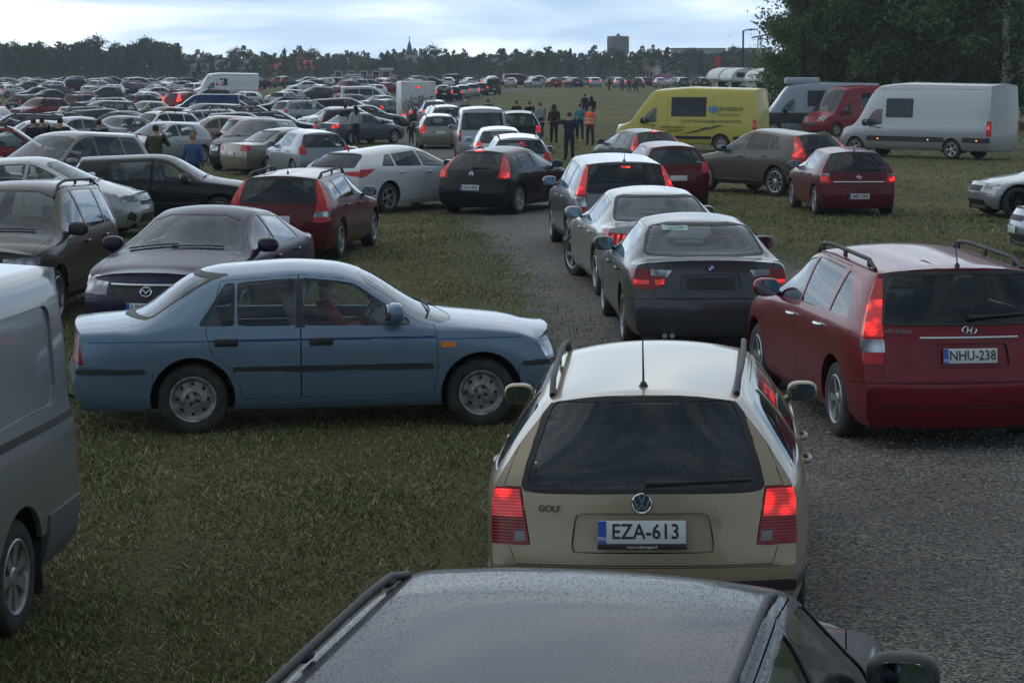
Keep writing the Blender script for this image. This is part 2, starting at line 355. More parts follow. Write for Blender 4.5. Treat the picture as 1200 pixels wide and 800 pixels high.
class Surf:
    def __init__(s, S):
        s.S = S; L, W, H = S['L'], S['W'], S['H']
        s.L, s.W, s.H = L, W, H
        s.topf = smooth_fn(S['top'], S.get('tsm', 0.10))
        s.beltline = smooth_fn(S['belt'], 0.10)
        s.rp = S['rp']; s.fp = S['fp']
        s.zs = S.get('zs', 0.19)
        s.bowr, s.bowf = S.get('bowr', 0.10), S.get('bowf', 0.22)
    def xr(s, z): return lerp_list(z, [p[0] for p in s.rp], [p[1] for p in s.rp])
    def xf(s, z): return s.L - lerp_list(z, [p[0] for p in s.fp], [p[1] for p in s.fp])
    def hf(s, x):
        b = s.beltline(x); return clamp((s.topf(x) - 0.05 - b) / (s.H - 0.12 - b))
    def crown(s, x):
        sl = abs(s.topf(x + 0.1) - s.topf(x - 0.1)) / 0.2
        h = s.hf(x); c0, c1 = s.S.get('crown', (0.05, 0.065))
        return c0 * (1 - h) + c1 * h + 0.07 * clamp(sl * 1.6) * s.S.get('gbow', 1.0)
    def edge(s, x): return s.topf(x) - s.crown(x)
    def belt(s, x): return min(s.beltline(x), s.edge(x) - 0.03)
    def plan(s, xn):
        S = s.S; tr, tf = S.get('tr', 0.085), S.get('tf', 0.13)
        r = clamp(1 - xn / 0.75) ** 2.4; f = clamp(1 - (s.L - xn) / 0.95) ** 2.2
        r2 = clamp(1 - xn / (s.L * 0.5)) ** 2 * S.get('rtap', 0.01)
        return s.W / 2 * (1 - tr * r - tf * f - r2)
    def ye(s, x, xn):
        h = s.hf(x); p = s.plan(xn); rw = s.S['roofw']
        q = clamp(1 - x / (s.L * 0.5)) ** 2 * s.S.get('rooftap', 0.015)
        return p * 0.93 * (1 - h) + (rw - q) * h * clamp(p / (s.W / 2) + 0.03)
    FY = [0.90, 0.965, 0.99, 1.0, 0.992, 0.962]
    FZ = [0.0, 0.10, 0.36, 0.64, 0.88, 1.0]
    SC = [1.0, 0.86, 0.6, 0.3, 0.0]
    def section(s, x, xn):
        z0 = s.zs; b = float(s.belt(x)); e = float(s.edge(x)); p = float(s.plan(xn)); ye = float(s.ye(x, xn))
        fy = s.S.get('fy', s.FY)
        rows = [(p * fy[k], z0 + (b - z0) * s.FZ[k]) for k in range(6)]
        y5, z5 = rows[5]
        rows.append(((y5 + ye) / 2 + 0.012 * s.S.get('bulge', 1.0) * float(s.hf(x)), (z5 + e) / 2)); rows.append((ye, e))
        return rows
    def cage(s):
        L = s.L
        lean_r = max(p[1] for p in s.rp); lean_f = max(p[1] for p in s.fp)
        xbr, xbf = max(0.9, 2.6 * lean_r + 0.2), max(0.8, 2.6 * lean_f + 0.2)
        mid = list(np.linspace(0.36, L - 0.36, max(8, int((L - 0.72) / 0.21) + 1)))
        xs = [0, 0.05, 0.16] + mid + [L - 0.16, L - 0.05, L]
        n = len(xs); G = []
        for xn in xs:
            col = []
            for r in range(8):
                x = xn
                for _ in range(4):
                    y, z = s.section(x, xn)[r]
                    kr = max(0, 1 - xn / xbr) ** 1.5; kf = max(0, 1 - (L - xn) / xbf) ** 1.5
                    x = xn + (float(s.xr(z)) + s.bowr) * kr - (L - float(s.xf(z)) + s.bowf) * kf
                col.append((x, y, z))
            G.append(col)
        V = []; F = []; idx = {}
        def vid(p):
            k = (round(p[0], 5), round(p[1], 5), round(p[2], 5))
            if k not in idx: idx[k] = len(V); V.append(p)
            return idx[k]
        def quad(a, b, c, d):
            q = [vid(a), vid(b), vid(c), vid(d)]
            if len(set(q)) == 4: F.append(q)
        SCf = s.SC + [-v for v in reversed(s.SC[:-1])]
        T = []
        for i in range(n):
            x, y, z = G[i][7]; cr_ = float(s.crown(x)) if 0 < i < n - 1 else float(s.crown(x)) * 0.8
            T.append([(x, y * c, z + cr_ * (1 - abs(c) ** 2.3)) for c in SCf])
        for sg in (1, -1):
            g = [[(p[0], p[1] * sg, p[2]) for p in col] for col in G]
            for i in range(n - 1):
                for r in range(7):
                    q = (g[i][r], g[i + 1][r], g[i + 1][r + 1], g[i][r + 1])
                    quad(*(q if sg < 0 else q[::-1]))
        for i in range(n - 1):
            for c in range(len(SCf) - 1):
                quad(T[i][c], T[i][c + 1], T[i + 1][c + 1], T[i + 1][c])
        for end in (0, n - 1):
            bow = s.bowr if end == 0 else s.bowf
            Rr = []
            for r in range(8):
                x, y, z = G[end][r]; z0 = G[end][0][2]; ze = G[end][7][2]; line = []
                for ci, c in enumerate(SCf):
                    if r == 7: zz = T[end][ci][2]
                    else: zz = z + (T[end][ci][2] - ze) * ((z - z0) / (ze - z0)) ** 2
                    dx = bow * (1 - abs(c) ** 2.6)
                    line.append((x - dx if end == 0 else x + dx, y * c, zz))
                Rr.append(line)
            # keep the top row shared with the roof grid
            if True:
                for ci in range(len(SCf)):
                    old = T[end][ci]; new = Rr[7][ci]; ko = (round(old[0], 5), round(old[1], 5), round(old[2], 5))
                    if ko in idx: V[idx[ko]] = new; idx[(round(new[0], 5), round(new[1], 5), round(new[2], 5))] = idx[ko]
            for r in range(7):
                for c in range(len(SCf) - 1):
                    q = (Rr[r][c], Rr[r + 1][c], Rr[r + 1][c + 1], Rr[r][c + 1])
                    quad(*(q if end == 0 else q[::-1]))
        return V, F

def subdiv_mesh(V, F, level):
    me = bpy.data.meshes.new('cage'); me.from_pydata(V, [], F); me.update()
    if level:
        o = bpy.data.objects.new('cage', me); COL.objects.link(o)
        md = o.modifiers.new('s', 'SUBSURF'); md.levels = level; md.render_levels = level
        dg = bpy.context.evaluated_depsgraph_get(); dg.update()
        m2 = bpy.data.meshes.new_from_object(o.evaluated_get(dg))
        bpy.data.objects.remove(o); bpy.data.meshes.remove(me); me = m2
    return me

AX = {'side': (0, 2), 'rear': (1, 2), 'front': (1, 2), 'top': (0, 1)}
def facing(proj, n, k=0.0):
    if proj == 'side': return n.y > 0.12 and n.y > k * abs(n.x)
    if proj == 'rear': return n.x < -0.12 and -n.x > k * n.y
    if proj == 'front': return n.x > 0.10 and n.x > k * n.y
    return n.z > 0.25
def cut_poly(bm, P, proj):
    a, b = AX[proj]
    lo = (min(p[0] for p in P), min(p[1] for p in P)); hi = (max(p[0] for p in P), max(p[1] for p in P))
    cand = {}
    def info(f):
        pts = [(v.co[a], v.co[b]) for v in f.verts]; us = [p[0] for p in pts]; vs = [p[1] for p in pts]
        return (min(us), max(us), min(vs), max(vs), pts)
    for f in bm.faces:
        c = f.verts[0].co
        if lo[0] - 0.5 < c[a] < hi[0] + 0.5 and lo[1] - 0.5 < c[b] < hi[1] + 0.5 and facing(proj, f.normal):
            q = info(f)
            if q[1] > lo[0] and q[0] < hi[0] and q[3] > lo[1] and q[2] < hi[1]: cand[f] = q
    n = len(P)
    for i in range(n):
        p, q = P[i], P[(i + 1) % n]
        dx, dy = q[0] - p[0], q[1] - p[1]; ln = math.hypot(dx, dy)
        if ln < 1e-5: continue
        nx, ny = dy / ln, -dx / ln
        u0, u1 = min(p[0], q[0]), max(p[0], q[0]); v0, v1 = min(p[1], q[1]), max(p[1], q[1])
        sel = []
        for f, (a0, a1, b0, b1, pts) in cand.items():
            if a1 < u0 or a0 > u1 or b1 < v0 or b0 > v1: continue
            ds = [(x - p[0]) * nx + (y - p[1]) * ny for x, y in pts]
            if min(ds) < -1e-5 and max(ds) > 1e-5: sel.append(f)
        if not sel: continue
        ed = set(); vs = set()
        for f in sel: ed.update(f.edges); vs.update(f.verts); del cand[f]
        co = [0, 0, 0]; no = [0, 0, 0]; co[a] = p[0]; co[b] = p[1]; no[a] = nx; no[b] = ny
        res = bmesh.ops.bisect_plane(bm, geom=sel + list(ed) + list(vs), dist=1e-5, plane_co=co, plane_no=no)
        for g in res['geom']:
            if isinstance(g, bmesh.types.BMFace): cand[g] = info(g)

def extract(bm, faces, off=0.0, gap=0.0, depth=0.012, center=False, inset_dir=None):
    """vertex/face lists of one panel; both-sided if center"""
    vmap = {}; V = []; Nn = []; F = []; acc = {}
    for f in faces:
        c = f.calc_center_median(); idx = []
        for v in f.verts:
            if v not in vmap:
                vmap[v] = len(V); V.append(v.co.copy()); Nn.append(v.normal.copy())
            idx.append(vmap[v]); acc[vmap[v]] = acc.get(vmap[v], Vector()) + (c - v.co)
        F.append(idx)
    if center:
        n0 = len(V); mir = []
        for i in range(n0):
            if abs(V[i].y) < 1e-4: V[i].y = 0; Nn[i].y = 0; mir.append(i); a_ = acc[i]; a_.y = 0
            else:
                mir.append(len(V)); V.append(Vector((V[i].x, -V[i].y, V[i].z))); Nn.append(Vector((Nn[i].x, -Nn[i].y, Nn[i].z)))
                a_ = acc[i]; acc[len(V) - 1] = Vector((a_.x, -a_.y, a_.z))
        F += [[mir[i] for i in reversed(f)] for f in F]
    cnt = {}
    for f in F:
        for i in range(len(f)):
            k = (f[i], f[(i + 1) % len(f)]); cnt.setdefault((min(k), max(k)), []).append(k)
    bd = [v[0] for v in cnt.values() if len(v) == 1]
    bv = set(i for e_ in bd for i in e_)
    for i in range(len(V)):
        n_ = Nn[i].normalized() if Nn[i].length > 0 else Vector((0, 0, 1))
        if i in bv and gap:
            a_ = acc[i] - n_ * acc[i].dot(n_)
            if a_.length > 1e-6: V[i] += a_.normalized() * gap
        if off: V[i] += n_ * off
    if depth:
        ex = {}
        for i in bv:
            if center and False: pass
            n_ = Nn[i].normalized() if Nn[i].length > 0 else Vector((0, 0, 1))
            ex[i] = len(V); V.append(V[i] - n_ * depth)
        for a_, b_ in bd: F.append([b_, a_, ex[a_], ex[b_]])
    return V, F
def to_mesh(name, V, F, m, mirror=False, smooth=38):
    if mirror: V = [Vector((v.x, -v.y, v.z)) for v in V]; F = [list(reversed(f)) for f in F]
    me = bpy.data.meshes.new(name); me.from_pydata([tuple(v) for v in V], [], F); me.update()
    me.materials.append(m); me.shade_smooth(); me.set_sharp_from_angle(angle=R(smooth))
    return me

# ------------------------------------------------------------ wheels
WH = {}
def wheel_meshes(r, style, wd=0.205):
    key = (round(r, 3), style, wd)
    if key in WH: return WH[key]
    h = wd / 2; rr = r * (0.72 if style in ('alloy10', 'dark5') else 0.64)
    b = MB()
    b.lathe([(rr * 0.98, -h * 0.9), (rr + 0.012, -h), (r * 0.90, -h * 1.02), (r * 0.97, -h * 0.86), (r, -h * 0.55), (r, -h * 0.18), (r * 0.985, -h * 0.15), (r * 0.985, -h * 0.08), (r, -h * 0.05), (r, h * 0.05),
             (r * 0.985, h * 0.08), (r * 0.985, h * 0.15), (r, h * 0.18), (r, h * 0.55), (r * 0.97, h * 0.86), (r * 0.90, h * 1.02), (rr + 0.012, h), (rr * 0.98, h * 0.9)], 28, caps=False)
    ty = b.mesh('wheel', [RUBBER], 50)
    b = MB()
    # 0 = metal, 1 = dark
    b.lathe([(rr * 1.0, h * 0.86), (rr * 1.03, h * 0.98), (rr * 0.99, h * 1.03), (rr * 0.93, h * 0.98), (rr * 0.90, h * 0.75), (rr * 0.88, h * 0.2)], 28, caps=False)
    b.lathe([(0.0, h * 0.18), (rr * 0.93, h * 0.12), (rr * 0.93, -h * 0.2)], 24, 1, caps=False)
    if style == 'steel':
        b.lathe([(rr * 0.91, h * 0.70), (rr * 0.80, h * 0.42), (rr * 0.66, h * 0.50), (rr * 0.50, h * 0.72), (rr * 0.36, h * 0.80), (rr * 0.30, h * 0.62), (rr * 0.14, h * 0.60), (rr * 0.13, h * 0.82), (0.0, h * 0.86)], 28, caps=False)
        for i in range(8):
            a = i * math.pi / 4; b.ell((math.cos(a) * rr * 0.66, h * 0.50, math.sin(a) * rr * 0.66), (rr * 0.085, 0.012, rr * 0.085), 8, 4, 1)
        for i in range(4):
            a = i * math.pi / 2 + 0.4; b.ell((math.cos(a) * rr * 0.24, h * 0.62, math.sin(a) * rr * 0.24), (0.013, 0.02, 0.013), 6, 4, 1)
    else:
        ns = {'alloy5': 5, 'alloy10': 10, 'cap7': 7, 'dark5': 10, 'alloy7': 7}[style]
        fat = {'alloy5': 0.52, 'alloy10': 0.25, 'cap7': 0.70, 'dark5': 0.22, 'alloy7': 0.45}[style]
        wid = 2 * math.pi / ns * fat
        for i in range(ns):
            a0 = 2 * math.pi * i / ns
            P = []
            for (q, wq, hh) in ((0.20, 0.95, 0.80), (0.45, 0.62, 0.84), (0.70, 0.48 if style != 'cap7' else 0.55, 0.86), (0.95, 0.56 if style != 'cap7' else 0.75, 0.90)):
                for sgn in (-1, 1):
                    an = a0 + sgn * wid * wq * (0.45 / max(q, 0.45)) ** 0.4 / 1.3
                    P.append((q * rr * math.cos(an), h * hh, q * rr * math.sin(an)))
            V = P + [(p[0], p[1] - h * 0.35, p[2]) for p in P]; F = []
            for k in range(3):
                F += [(2 * k, 2 * k + 1, 2 * k + 3, 2 * k + 2), (2 * k, 2 * k + 2, 2 * k + 10, 2 * k + 8), (2 * k + 1, 2 * k + 9, 2 * k + 11, 2 * k + 3)]
            b.add(V, F)
        b.lathe([(rr * 0.30, h * 0.3), (rr * 0.28, h * 0.80), (rr * 0.22, h * 0.88), (rr * 0.14, h * 0.86), (0.0, h * 0.92)], 18)
    ri = b.mesh('rim', [{'steel': STEEL, 'dark5': RIMD}.get(style, RIM), UNDER], 40)
    WH[key] = (ty, ri)
    return WH[key]

# ------------------------------------------------------------ shared small parts
CACHE = {}
def handle_mesh(kind):
    k = ('handle', kind)
    if k not in CACHE:
        b = MB()
        if kind == 'pad': b.box((0, 0.006, 0), (0.20, 0.03, 0.065), bev=0.014)
        else:
            b.tube([(-0.095, 0.0, 0), (-0.075, 0.030, 0), (0.0, 0.036, 0), (0.075, 0.030, 0), (0.095, 0.0, 0)], [0.010, 0.014, 0.015, 0.014, 0.010], 8, flat=1.25)
        CACHE[k] = b.mesh('door_handle', [BLACK if kind in ('pad', 'black') else (CHROME if kind == 'chrome' else PAINT)], 50)
    return CACHE[k]
def mirror_meshes(sc_=1.0, black=False):
    k = ('mirror', sc_, black)
    if k not in CACHE:
        b = MB()
        b.ell((0.01, 0.13, 0.03), (0.075, 0.125, 0.085), 16, 10, 0, p=0.72)
        b.tube([(0.03, -0.04, -0.05), (0.02, 0.04, -0.02), (0.01, 0.10, 0.0)], [0.03, 0.025, 0.03], 8)
        b.v = [(p[0] * sc_, p[1] * sc_, p[2] * sc_) for p in b.v]
        g = MB(); n = 16; 
        ring = [(-0.066, 0.13 + 0.108 * math.copysign(abs(math.cos(t)) ** 0.7, math.cos(t)), 0.03 + 0.070 * math.copysign(abs(math.sin(t)) ** 0.7, math.sin(t))) for t in [2 * math.pi * i / n for i in range(n)]]
        back = [(p[0] + 0.02, p[1], p[2]) for p in ring]
        V = [(p[0] * sc_, p[1] * sc_, p[2] * sc_) for p in ring + back]
        g.add(V, [tuple(range(n))] + [(i, (i + 1) % n, n + (i + 1) % n, n + i) for i in range(n)])
        CACHE[k] = (b.mesh('wing_mirror', [BLACK if black else PAINT], 60), g.mesh('mirror_glass', [MIRROR], 30))
    return CACHE[k]
def seat_meshes():
    if 'seat' not in CACHE:
        b = MB()
        b.box((0.05, 0, 0.30), (0.52, 0.50, 0.18), bev=0.06)
        for i in range(1): pass
        # backrest leaning back (towards -x)
        bb = MB(); bb.box((0, 0, 0.30), (0.14, 0.48, 0.60), bev=0.055, taper=0.86)
        b.add([(p[0] - 0.22 - p[2] * 0.30, p[1], p[2] + 0.36) for p in bb.v], bb.f)
        bb = MB(); bb.box((0, 0, 0), (0.10, 0.27, 0.19), bev=0.045)
        b.add([(p[0] - 0.44, p[1], p[2] + 1.07) for p in bb.v], bb.f)
        b.tube([(-0.43, 0.06, 0.9), (-0.44, 0.06, 1.02)], 0.008, 6); b.tube([(-0.43, -0.06, 0.9), (-0.44, -0.06, 1.02)], 0.008, 6)
        f = b.mesh('front_seat', [SEAT], 50)
        b = MB(); b.box((0.05, 0, 0.30), (0.48, 1.24, 0.18), bev=0.06)
        bb = MB(); bb.box((0, 0, 0.28), (0.14, 1.24, 0.56), bev=0.05)
        b.add([(p[0] - 0.22 - p[2] * 0.28, p[1], p[2] + 0.36) for p in bb.v], bb.f)
        for y in (-0.38, 0.38):
            bb = MB(); bb.box((0, 0, 0), (0.09, 0.25, 0.15), bev=0.04)
            b.add([(p[0] - 0.38, p[1] + y, p[2] + 0.94) for p in bb.v], bb.f)
        r = b.mesh('rear_seat', [SEAT], 50)
        b = MB()
        b.lathe([(0.185 + 0.014 * math.cos(t), 0.014 * math.sin(t)) for t in [2 * math.pi * i / 8 for i in range(8)]], 24, axis='x', closed=True)
        b.ell((0.02, 0, 0), (0.03, 0.06, 0.06), 10, 6); b.box((0.02, 0, 0), (0.02, 0.34, 0.03)); b.box((0.02, 0, -0.08), (0.02, 0.03, 0.16))
        st = b.mesh('steering_wheel', [BLACK], 60)
        CACHE['seat'] = (f, r, st)
    return CACHE['seat']
def plate_meshes(txt):
    k = ('plate', txt)
    if k not in CACHE:
        b = MB(); b.box((0, 0, 0), (0.008, 0.44, 0.118), bev=0.003)
        b.box((-0.0045, 0.20, 0), (0.002, 0.042, 0.112), 1)
        CACHE[k] = b.mesh('number_plate', [PLATE, PBLUE], 40)
    return CACHE[k]
# ------------------------------------------------------------ car assembly
def build_car(S, level=2):
    """returns a prototype: list of (name, mesh, parent_index, loc, rot, is_paint, subcolor) in the car frame"""
    s = Surf(S); L, W, H = s.L, s.W, s.H; r = S['r']; fo = S['fo']; wb = S['wb']
    xfa, xra = L - fo, L - fo - wb
    zs = s.zs; V, F = s.cage()
    me = subdiv_mesh(V, F, level)
    bm = bmesh.new(); bm.from_mesh(me); bpy.data.meshes.remove(me)
    bmesh.ops.recalc_face_normals(bm, faces=bm.faces[:])
    bmesh.ops.delete(bm, geom=[v for v in bm.verts if v.co.y < -1e-4], context='VERTS')
    for v in bm.verts:
        if abs(v.co.y) < 1e-4: v.co.y = 0
    bm.normal_update()
    bvh = BVHTree.FromBMesh(bm)
    def hit(o, d):
        p, n, i, dd = bvh.ray_cast(Vector(o), Vector(d))
        return (p, n) if p is not None else (Vector(o), Vector((0, 0, 1)))
    def on_side(x, z): return hit((x, 3, z), (0, -1, 0))
    def on_rear(y, z):
        p, n = hit((-2, max(abs(y), 1e-3), z), (1, 0, 0)); 
        if y < 0: p = Vector((p.x, -p.y, p.z)); n = Vector((n.x, -n.y, n.z))
        return p, n
    def on_front(y, z):
        p, n = hit((L + 2, max(abs(y), 1e-3), z), (-1, 0, 0))
        if y < 0: p = Vector((p.x, -p.y, p.z)); n = Vector((n.x, -n.y, n.z))
        return p, n
    def on_top(x, y):
        p, n = hit((x, max(abs(y), 1e-3), 4), (0, 0, -1))
        if y < 0: p = Vector((p.x, -p.y, p.z)); n = Vector((n.x, -n.y, n.z))
        return p, n
    ptm = S.get('paint', PAINT); glm = S.get('glass', GLASS); rgm = S.get('rglass', glm)
    panels = []    # (id name, proj, poly, material, off, gap, depth, center)
    def P(name, proj, poly, m=None, off=0.0, gap=0.0, depth=0.014, center=False, rad=0.0):
        poly = [tuple(map(float, p)) for p in poly]
        if rad: poly = round_poly(poly, rad)
        panels.append(dict(name=name, proj=proj, poly=poly, m=m or ptm, off=off, gap=gap, depth=depth, center=center))
    ra = r + S.get('arch', 0.055); em = S.get('em', 0.05)
    for xa in (xfa, xra):
        P('_hole', 'side', [(xa + ra * math.cos(t), r + 0.01 + ra * math.sin(t)) for t in np.linspace(-0.7, math.pi + 0.7, 24)])
    bl = lambda x: float(s.beltline(x)); ed = lambda x: float(s.edge(x))
    xB = L - S['xb']; zl = zs + 0.10
    # A-pillar foot: where the window opening pinches out
    xs_ = np.linspace(xB, L - 0.3, 200); xA = next((x for x in xs_ if ed(x) - em < bl(x) + 0.05), xs_[-1])
    xA0 = next((x for x in xs_ if ed(x) - 0.018 < bl(x) + 0.03), xs_[-1])
    zb = S.get('zb', 0.50); zbf = S.get('zbf', 0.52)
    # bumpers
    bmm = S.get('bumper_mat', ptm)
    if S.get('bumpers', True):
        P('rear_bumper', 'rear', [(-0.1, zs - 0.1), (W, zs - 0.1), (W, zb), (-0.1, zb)], bmm, gap=0.0045, center=True)
        P('rear_bumper', 'side', [(-0.3, zs - 0.1), (xra - ra * 0.93, zs - 0.1), (xra - ra * 0.93, zb * 0.92), (0.25, zb), (-0.3, zb)], bmm, gap=0.0045, center=True)
        P('front_bumper', 'front', [(-0.1, zs - 0.1), (W, zs - 0.1), (W, zbf), (-0.1, zbf)], bmm, gap=0.0045, center=True)
        P('front_bumper', 'side', [(L + 0.3, zs - 0.1), (xfa + ra * 0.93, zs - 0.1), (xfa + ra * 0.93, zbf * 0.92), (L - 0.3, zbf), (L + 0.3, zbf)], bmm, gap=0.0045, center=True)
    if S.get('hood', True):
        xc = L - S['cf']
        P('hood', 'top', [(xc + 0.04, -0.1), (xc + 0.02, W * 0.42), (L - 0.30, W * 0.385), (L - 0.12, W * 0.30), (L - 0.05, -0.1)], gap=0.0055, center=True)
    # tailgate or boot lid
    if S['style'] in ('sedan',):
        zd = S['zd']; xg = S['xgb']
        P('boot_lid', 'rear', [(-0.1, zb + 0.005), (W * 0.33, zb + 0.005), (W * 0.36, zd - 0.16), (W * 0.38, zd - 0.07), (W * 0.38, zd + 0.3), (-0.1, zd + 0.3)], gap=0.0055, center=True)
        P('boot_lid', 'top', [(-0.2, -0.1), (-0.2, W * 0.38), (xg - 0.08, W * 0.39), (xg - 0.02, -0.1)], gap=0.0055, center=True)
    elif S['style'] in ('hatch', 'estate', 'suv', 'mpv'):
        bt = bl(0.3); hw = S.get('gw', 0.40) * W
        P('tailgate', 'rear', [(-0.1, zb + 0.005), (W * 0.375, zb + 0.005), (W * 0.43, bt - 0.12), (hw + 0.075, bt + 0.04), (S.get('gwt', 0.32) * W + 0.075, H - 0.085), (-0.1, H - 0.05)], gap=0.0055, center=True)
    elif S['style'] == 'van' and S.get('rdoors', True):
        P('rear_door', 'rear', [(0.004, zb), (W * 0.44, zb), (W * 0.42, H - 0.16), (0.004, H - 0.12)], gap=0.0055)
    # side doors
    xh = xfa - ra - 0.05
    if S.get('doors', True):
        top = [(x, ed(x) - 0.018) for x in np.linspace(xA0, xB, 9)]
        P('front_door', 'side', [(xB, zl), (xh - 0.01, zl), (xh + 0.03, bl(xh) * 0.6), (xh + 0.01, bl(xh) - 0.03), (max(xA0, xh + 0.01) - 0.01, bl(xA0) + 0.02)] + top, gap=0.0055)
    if S.get('rdoor', True):
        xdb, xdt = S['rd']
        arc = [(xra + (ra + 0.05) * math.cos(t), r + (ra + 0.05) * math.sin(t)) for t in np.linspace(0.0, 1.15, 5)]
        arc = [p for p in arc if p[1] > zl + 0.03]
        low = [(xra + ra + 0.06, zl)] if S.get('rd_arc', True) else [(xdb, zl)]
        P('rear_door', 'side', [(xB - 0.001, zl)] + low + (arc if S.get('rd_arc', True) else []) + [(xdb, bl(xdb) - 0.02), (xdt, ed(xdt) - 0.02)] + [(x, ed(x) - 0.018) for x in np.linspace(xdt + 0.05, xB - 0.001, 6)], gap=0.0055)
    # side glass
    def win(name, x0b, x0t, x1b, x1t, m=None):
        P(name, 'side', [(x0b, bl(x0b) + 0.02), (x1b, bl(x1b) + 0.02)] + ([(x1b, bl(x1b) + 0.06)] if x1t < x1b - 0.3 else []) + [(x, ed(x) - em) for x in np.linspace(x1t, x0t, 7)], m or glm, off=-0.006, depth=0.0, rad=0.03)
    if S.get('fwin', True): win('side_window', xB + 0.035, xB + 0.03, xA - 0.02, xA - 0.02)
    for (a, b_, c, d) in S.get('wins', []): win('side_window', a, b_, c, d, rgm)
    # windscreen
    xc = L - S['cf']; xrf = L - S['rf']
    ws = [(-0.1, float(s.topf(xc)) + 0.015)]
    q = np.linspace(xc - 0.05, xrf + 0.04, 7)
    for x in q:
        yy = float(s.ye(x, x)); ws.append((yy - 0.045, ed(x) + 0.01))
    zt = float(s.topf(xrf)) - 0.035
    ws[1] = (ws[1][0], max(ws[1][1], float(s.topf(xc)) - float(s.crown(xc)) + 0.03))
    ws += [(float(s.ye(xrf, xrf)) * 0.6, zt - 0.012), (-0.1, zt)]
    P('windscreen', 'front', ws, GLASS, off=-0.004, depth=0.0, center=True)
    # rear screen
    if S.get('rwin', True):
        zlo, zhi = S['rw']; gw, gwt = S.get('gw', 0.40) * W, S.get('gwt', 0.32) * W
        frit = 0.035
        P('rear_screen_seal', 'rear', round_poly([(-gw, zlo - frit * 0.6), (gw + frit * 0.5, zlo - frit * 0.6), (gwt + frit * 0.5, zhi + frit * 0.6), (-gwt, zhi + frit * 0.6)], 0.07), BLACK, off=0.002, depth=0.01, center=True)
        P('rear_screen', 'rear', round_poly([(-gw, zlo), (gw - 0.012, zlo), (gwt - 0.012, zhi - 0.012), (-gwt, zhi)], 0.06), rgm, off=-0.003, depth=0.0, center=True)
    # black trim strips, lamps and other cut areas from the spec: (name, proj, poly, material, off, center, rad)
    for c in S.get('cuts', []):
        nm, pj, poly, mm_, off = c[:5]; cen = c[5] if len(c) > 5 else False; rad = c[6] if len(c) > 6 else 0.0
        P(nm, pj, poly(s) if callable(poly) else poly, mm_, off=off, gap=0.005 if nm in ('sliding_door', 'side_panel') else 0.0, depth=0.015 + max(off, 0), center=cen, rad=rad)
    for p in panels: cut_poly(bm, p['poly'], p['proj'])
    bm.normal_update()
    bb = [(min(q[0] for q in p['poly']), max(q[0] for q in p['poly']), min(q[1] for q in p['poly']), max(q[1] for q in p['poly'])) for p in panels]
    groups = {}; order = []
    for f in bm.faces:
        c = f.calc_center_median(); n = f.normal; hitp = -1
        for i in range(len(panels) - 1, -1, -1):
            p = panels[i]; a, b_ = AX[p['proj']]; u, v_ = c[a], c[b_]; q = bb[i]
            if q[0] <= u <= q[1] and q[2] <= v_ <= q[3] and facing(p['proj'], n, 0.3 if p['name'] in ('windscreen', 'rear_screen', 'rear_screen_seal', 'side_window') else 0.75):
                if p['name'] in ('windscreen', 'front_bumper', 'hood') and c.x < L * 0.45: continue
                if p['proj'] == 'rear' and c.x > L * 0.5: continue
                if p['proj'] == 'front' and c.x < L * 0.5: continue
                if p['name'] == 'boot_lid' and p['proj'] == 'top' and c.x > L * 0.4: continue
                if inside(p['poly'], u, v_): hitp = i; break
        if any(panels[i]['name'] == '_hole' and inside(panels[i]['poly'], c.x, c.z) and n.y > 0.05 for i in (0, 1)): hitp = 0
        if hitp >= 0:
            nm = panels[hitp]['name']
            k = nm if panels[hitp]['center'] or nm == '_hole' else (nm, [j for j in range(len(panels)) if panels[j]['name'] == nm and (panels[j]['m'] is panels[hitp]['m']) and not panels[j].get('sep')][0] if nm in ('tail_lamp', 'head_lamp', 'tail_lamp_lit', 'lamp_inner', 'side_moulding', 'lamp_lower') else hitp)
        else: k = '_body'
        groups.setdefault(k, ([], hitp))[0].append(f)
    parts = []
    def add(name, mesh, par=-1, loc=(0, 0, 0), rot=(0, 0, 0)):
        parts.append((name, mesh, par, loc, rot)); return len(parts) - 1
    Vb, Fb = extract(bm, groups['_body'][0], depth=0.03, center=True)
    ib = add('body', to_mesh('body', Vb, Fb, ptm))
    door_idx = {}
    lid = -1
    SUBOF = {'rear_screen': 'tailgate', 'rear_screen_seal': 'tailgate'}
    keys = sorted([k for k in groups if k not in ('_body', '_hole')], key=lambda k: groups[k][1])
    for k in keys:
        fs, i = groups[k]; p = panels[i]; nm = p['name']
        Vp, Fp = extract(bm, fs, p['off'], p['gap'], p['depth'], p['center'])
        if p['center']:
            par = -1
            if nm in SUBOF and S['style'] != 'sedan' and lid >= 0: par = lid
            j = add(nm, to_mesh(nm, Vp, Fp, p['m']), par)
            if nm in ('tailgate', 'boot_lid'): lid = j
        else:
            for sg in (0, 1):
                j = add(nm, to_mesh(nm, Vp, Fp, p['m'], mirror=bool(sg)))
                if nm in ('front_door', 'rear_door') and p['proj'] == 'side': door_idx[(nm, sg)] = j
    # dark cabin lining just inside the shell
    if S.get('lining', True):
        lf = [f for k, (fs, i) in groups.items() if k in ('_body', 'tailgate') or (isinstance(k, tuple) and k[0] in ('front_door', 'rear_door')) for f in fs
              if f.calc_center_median().z > zs + 0.12 and 0.03 < f.calc_center_median().x < xc + 0.12]
        Vl, Fl = extract(bm, lf, -0.032, 0.0, 0.0, True)
        add('cabin_lining', to_mesh('cabin_lining', Vl, [list(reversed(f)) for f in Fl], LINING))
    # underbody with wheel wells
    b = MB()
    b.box((L / 2, 0, zs + 0.03), (L - 0.30, W * 0.60, 0.10))
    b.box(((xra + xfa) / 2, 0, zs + 0.04), (wb - 2 * ra - 0.05, W * 0.88, 0.09))
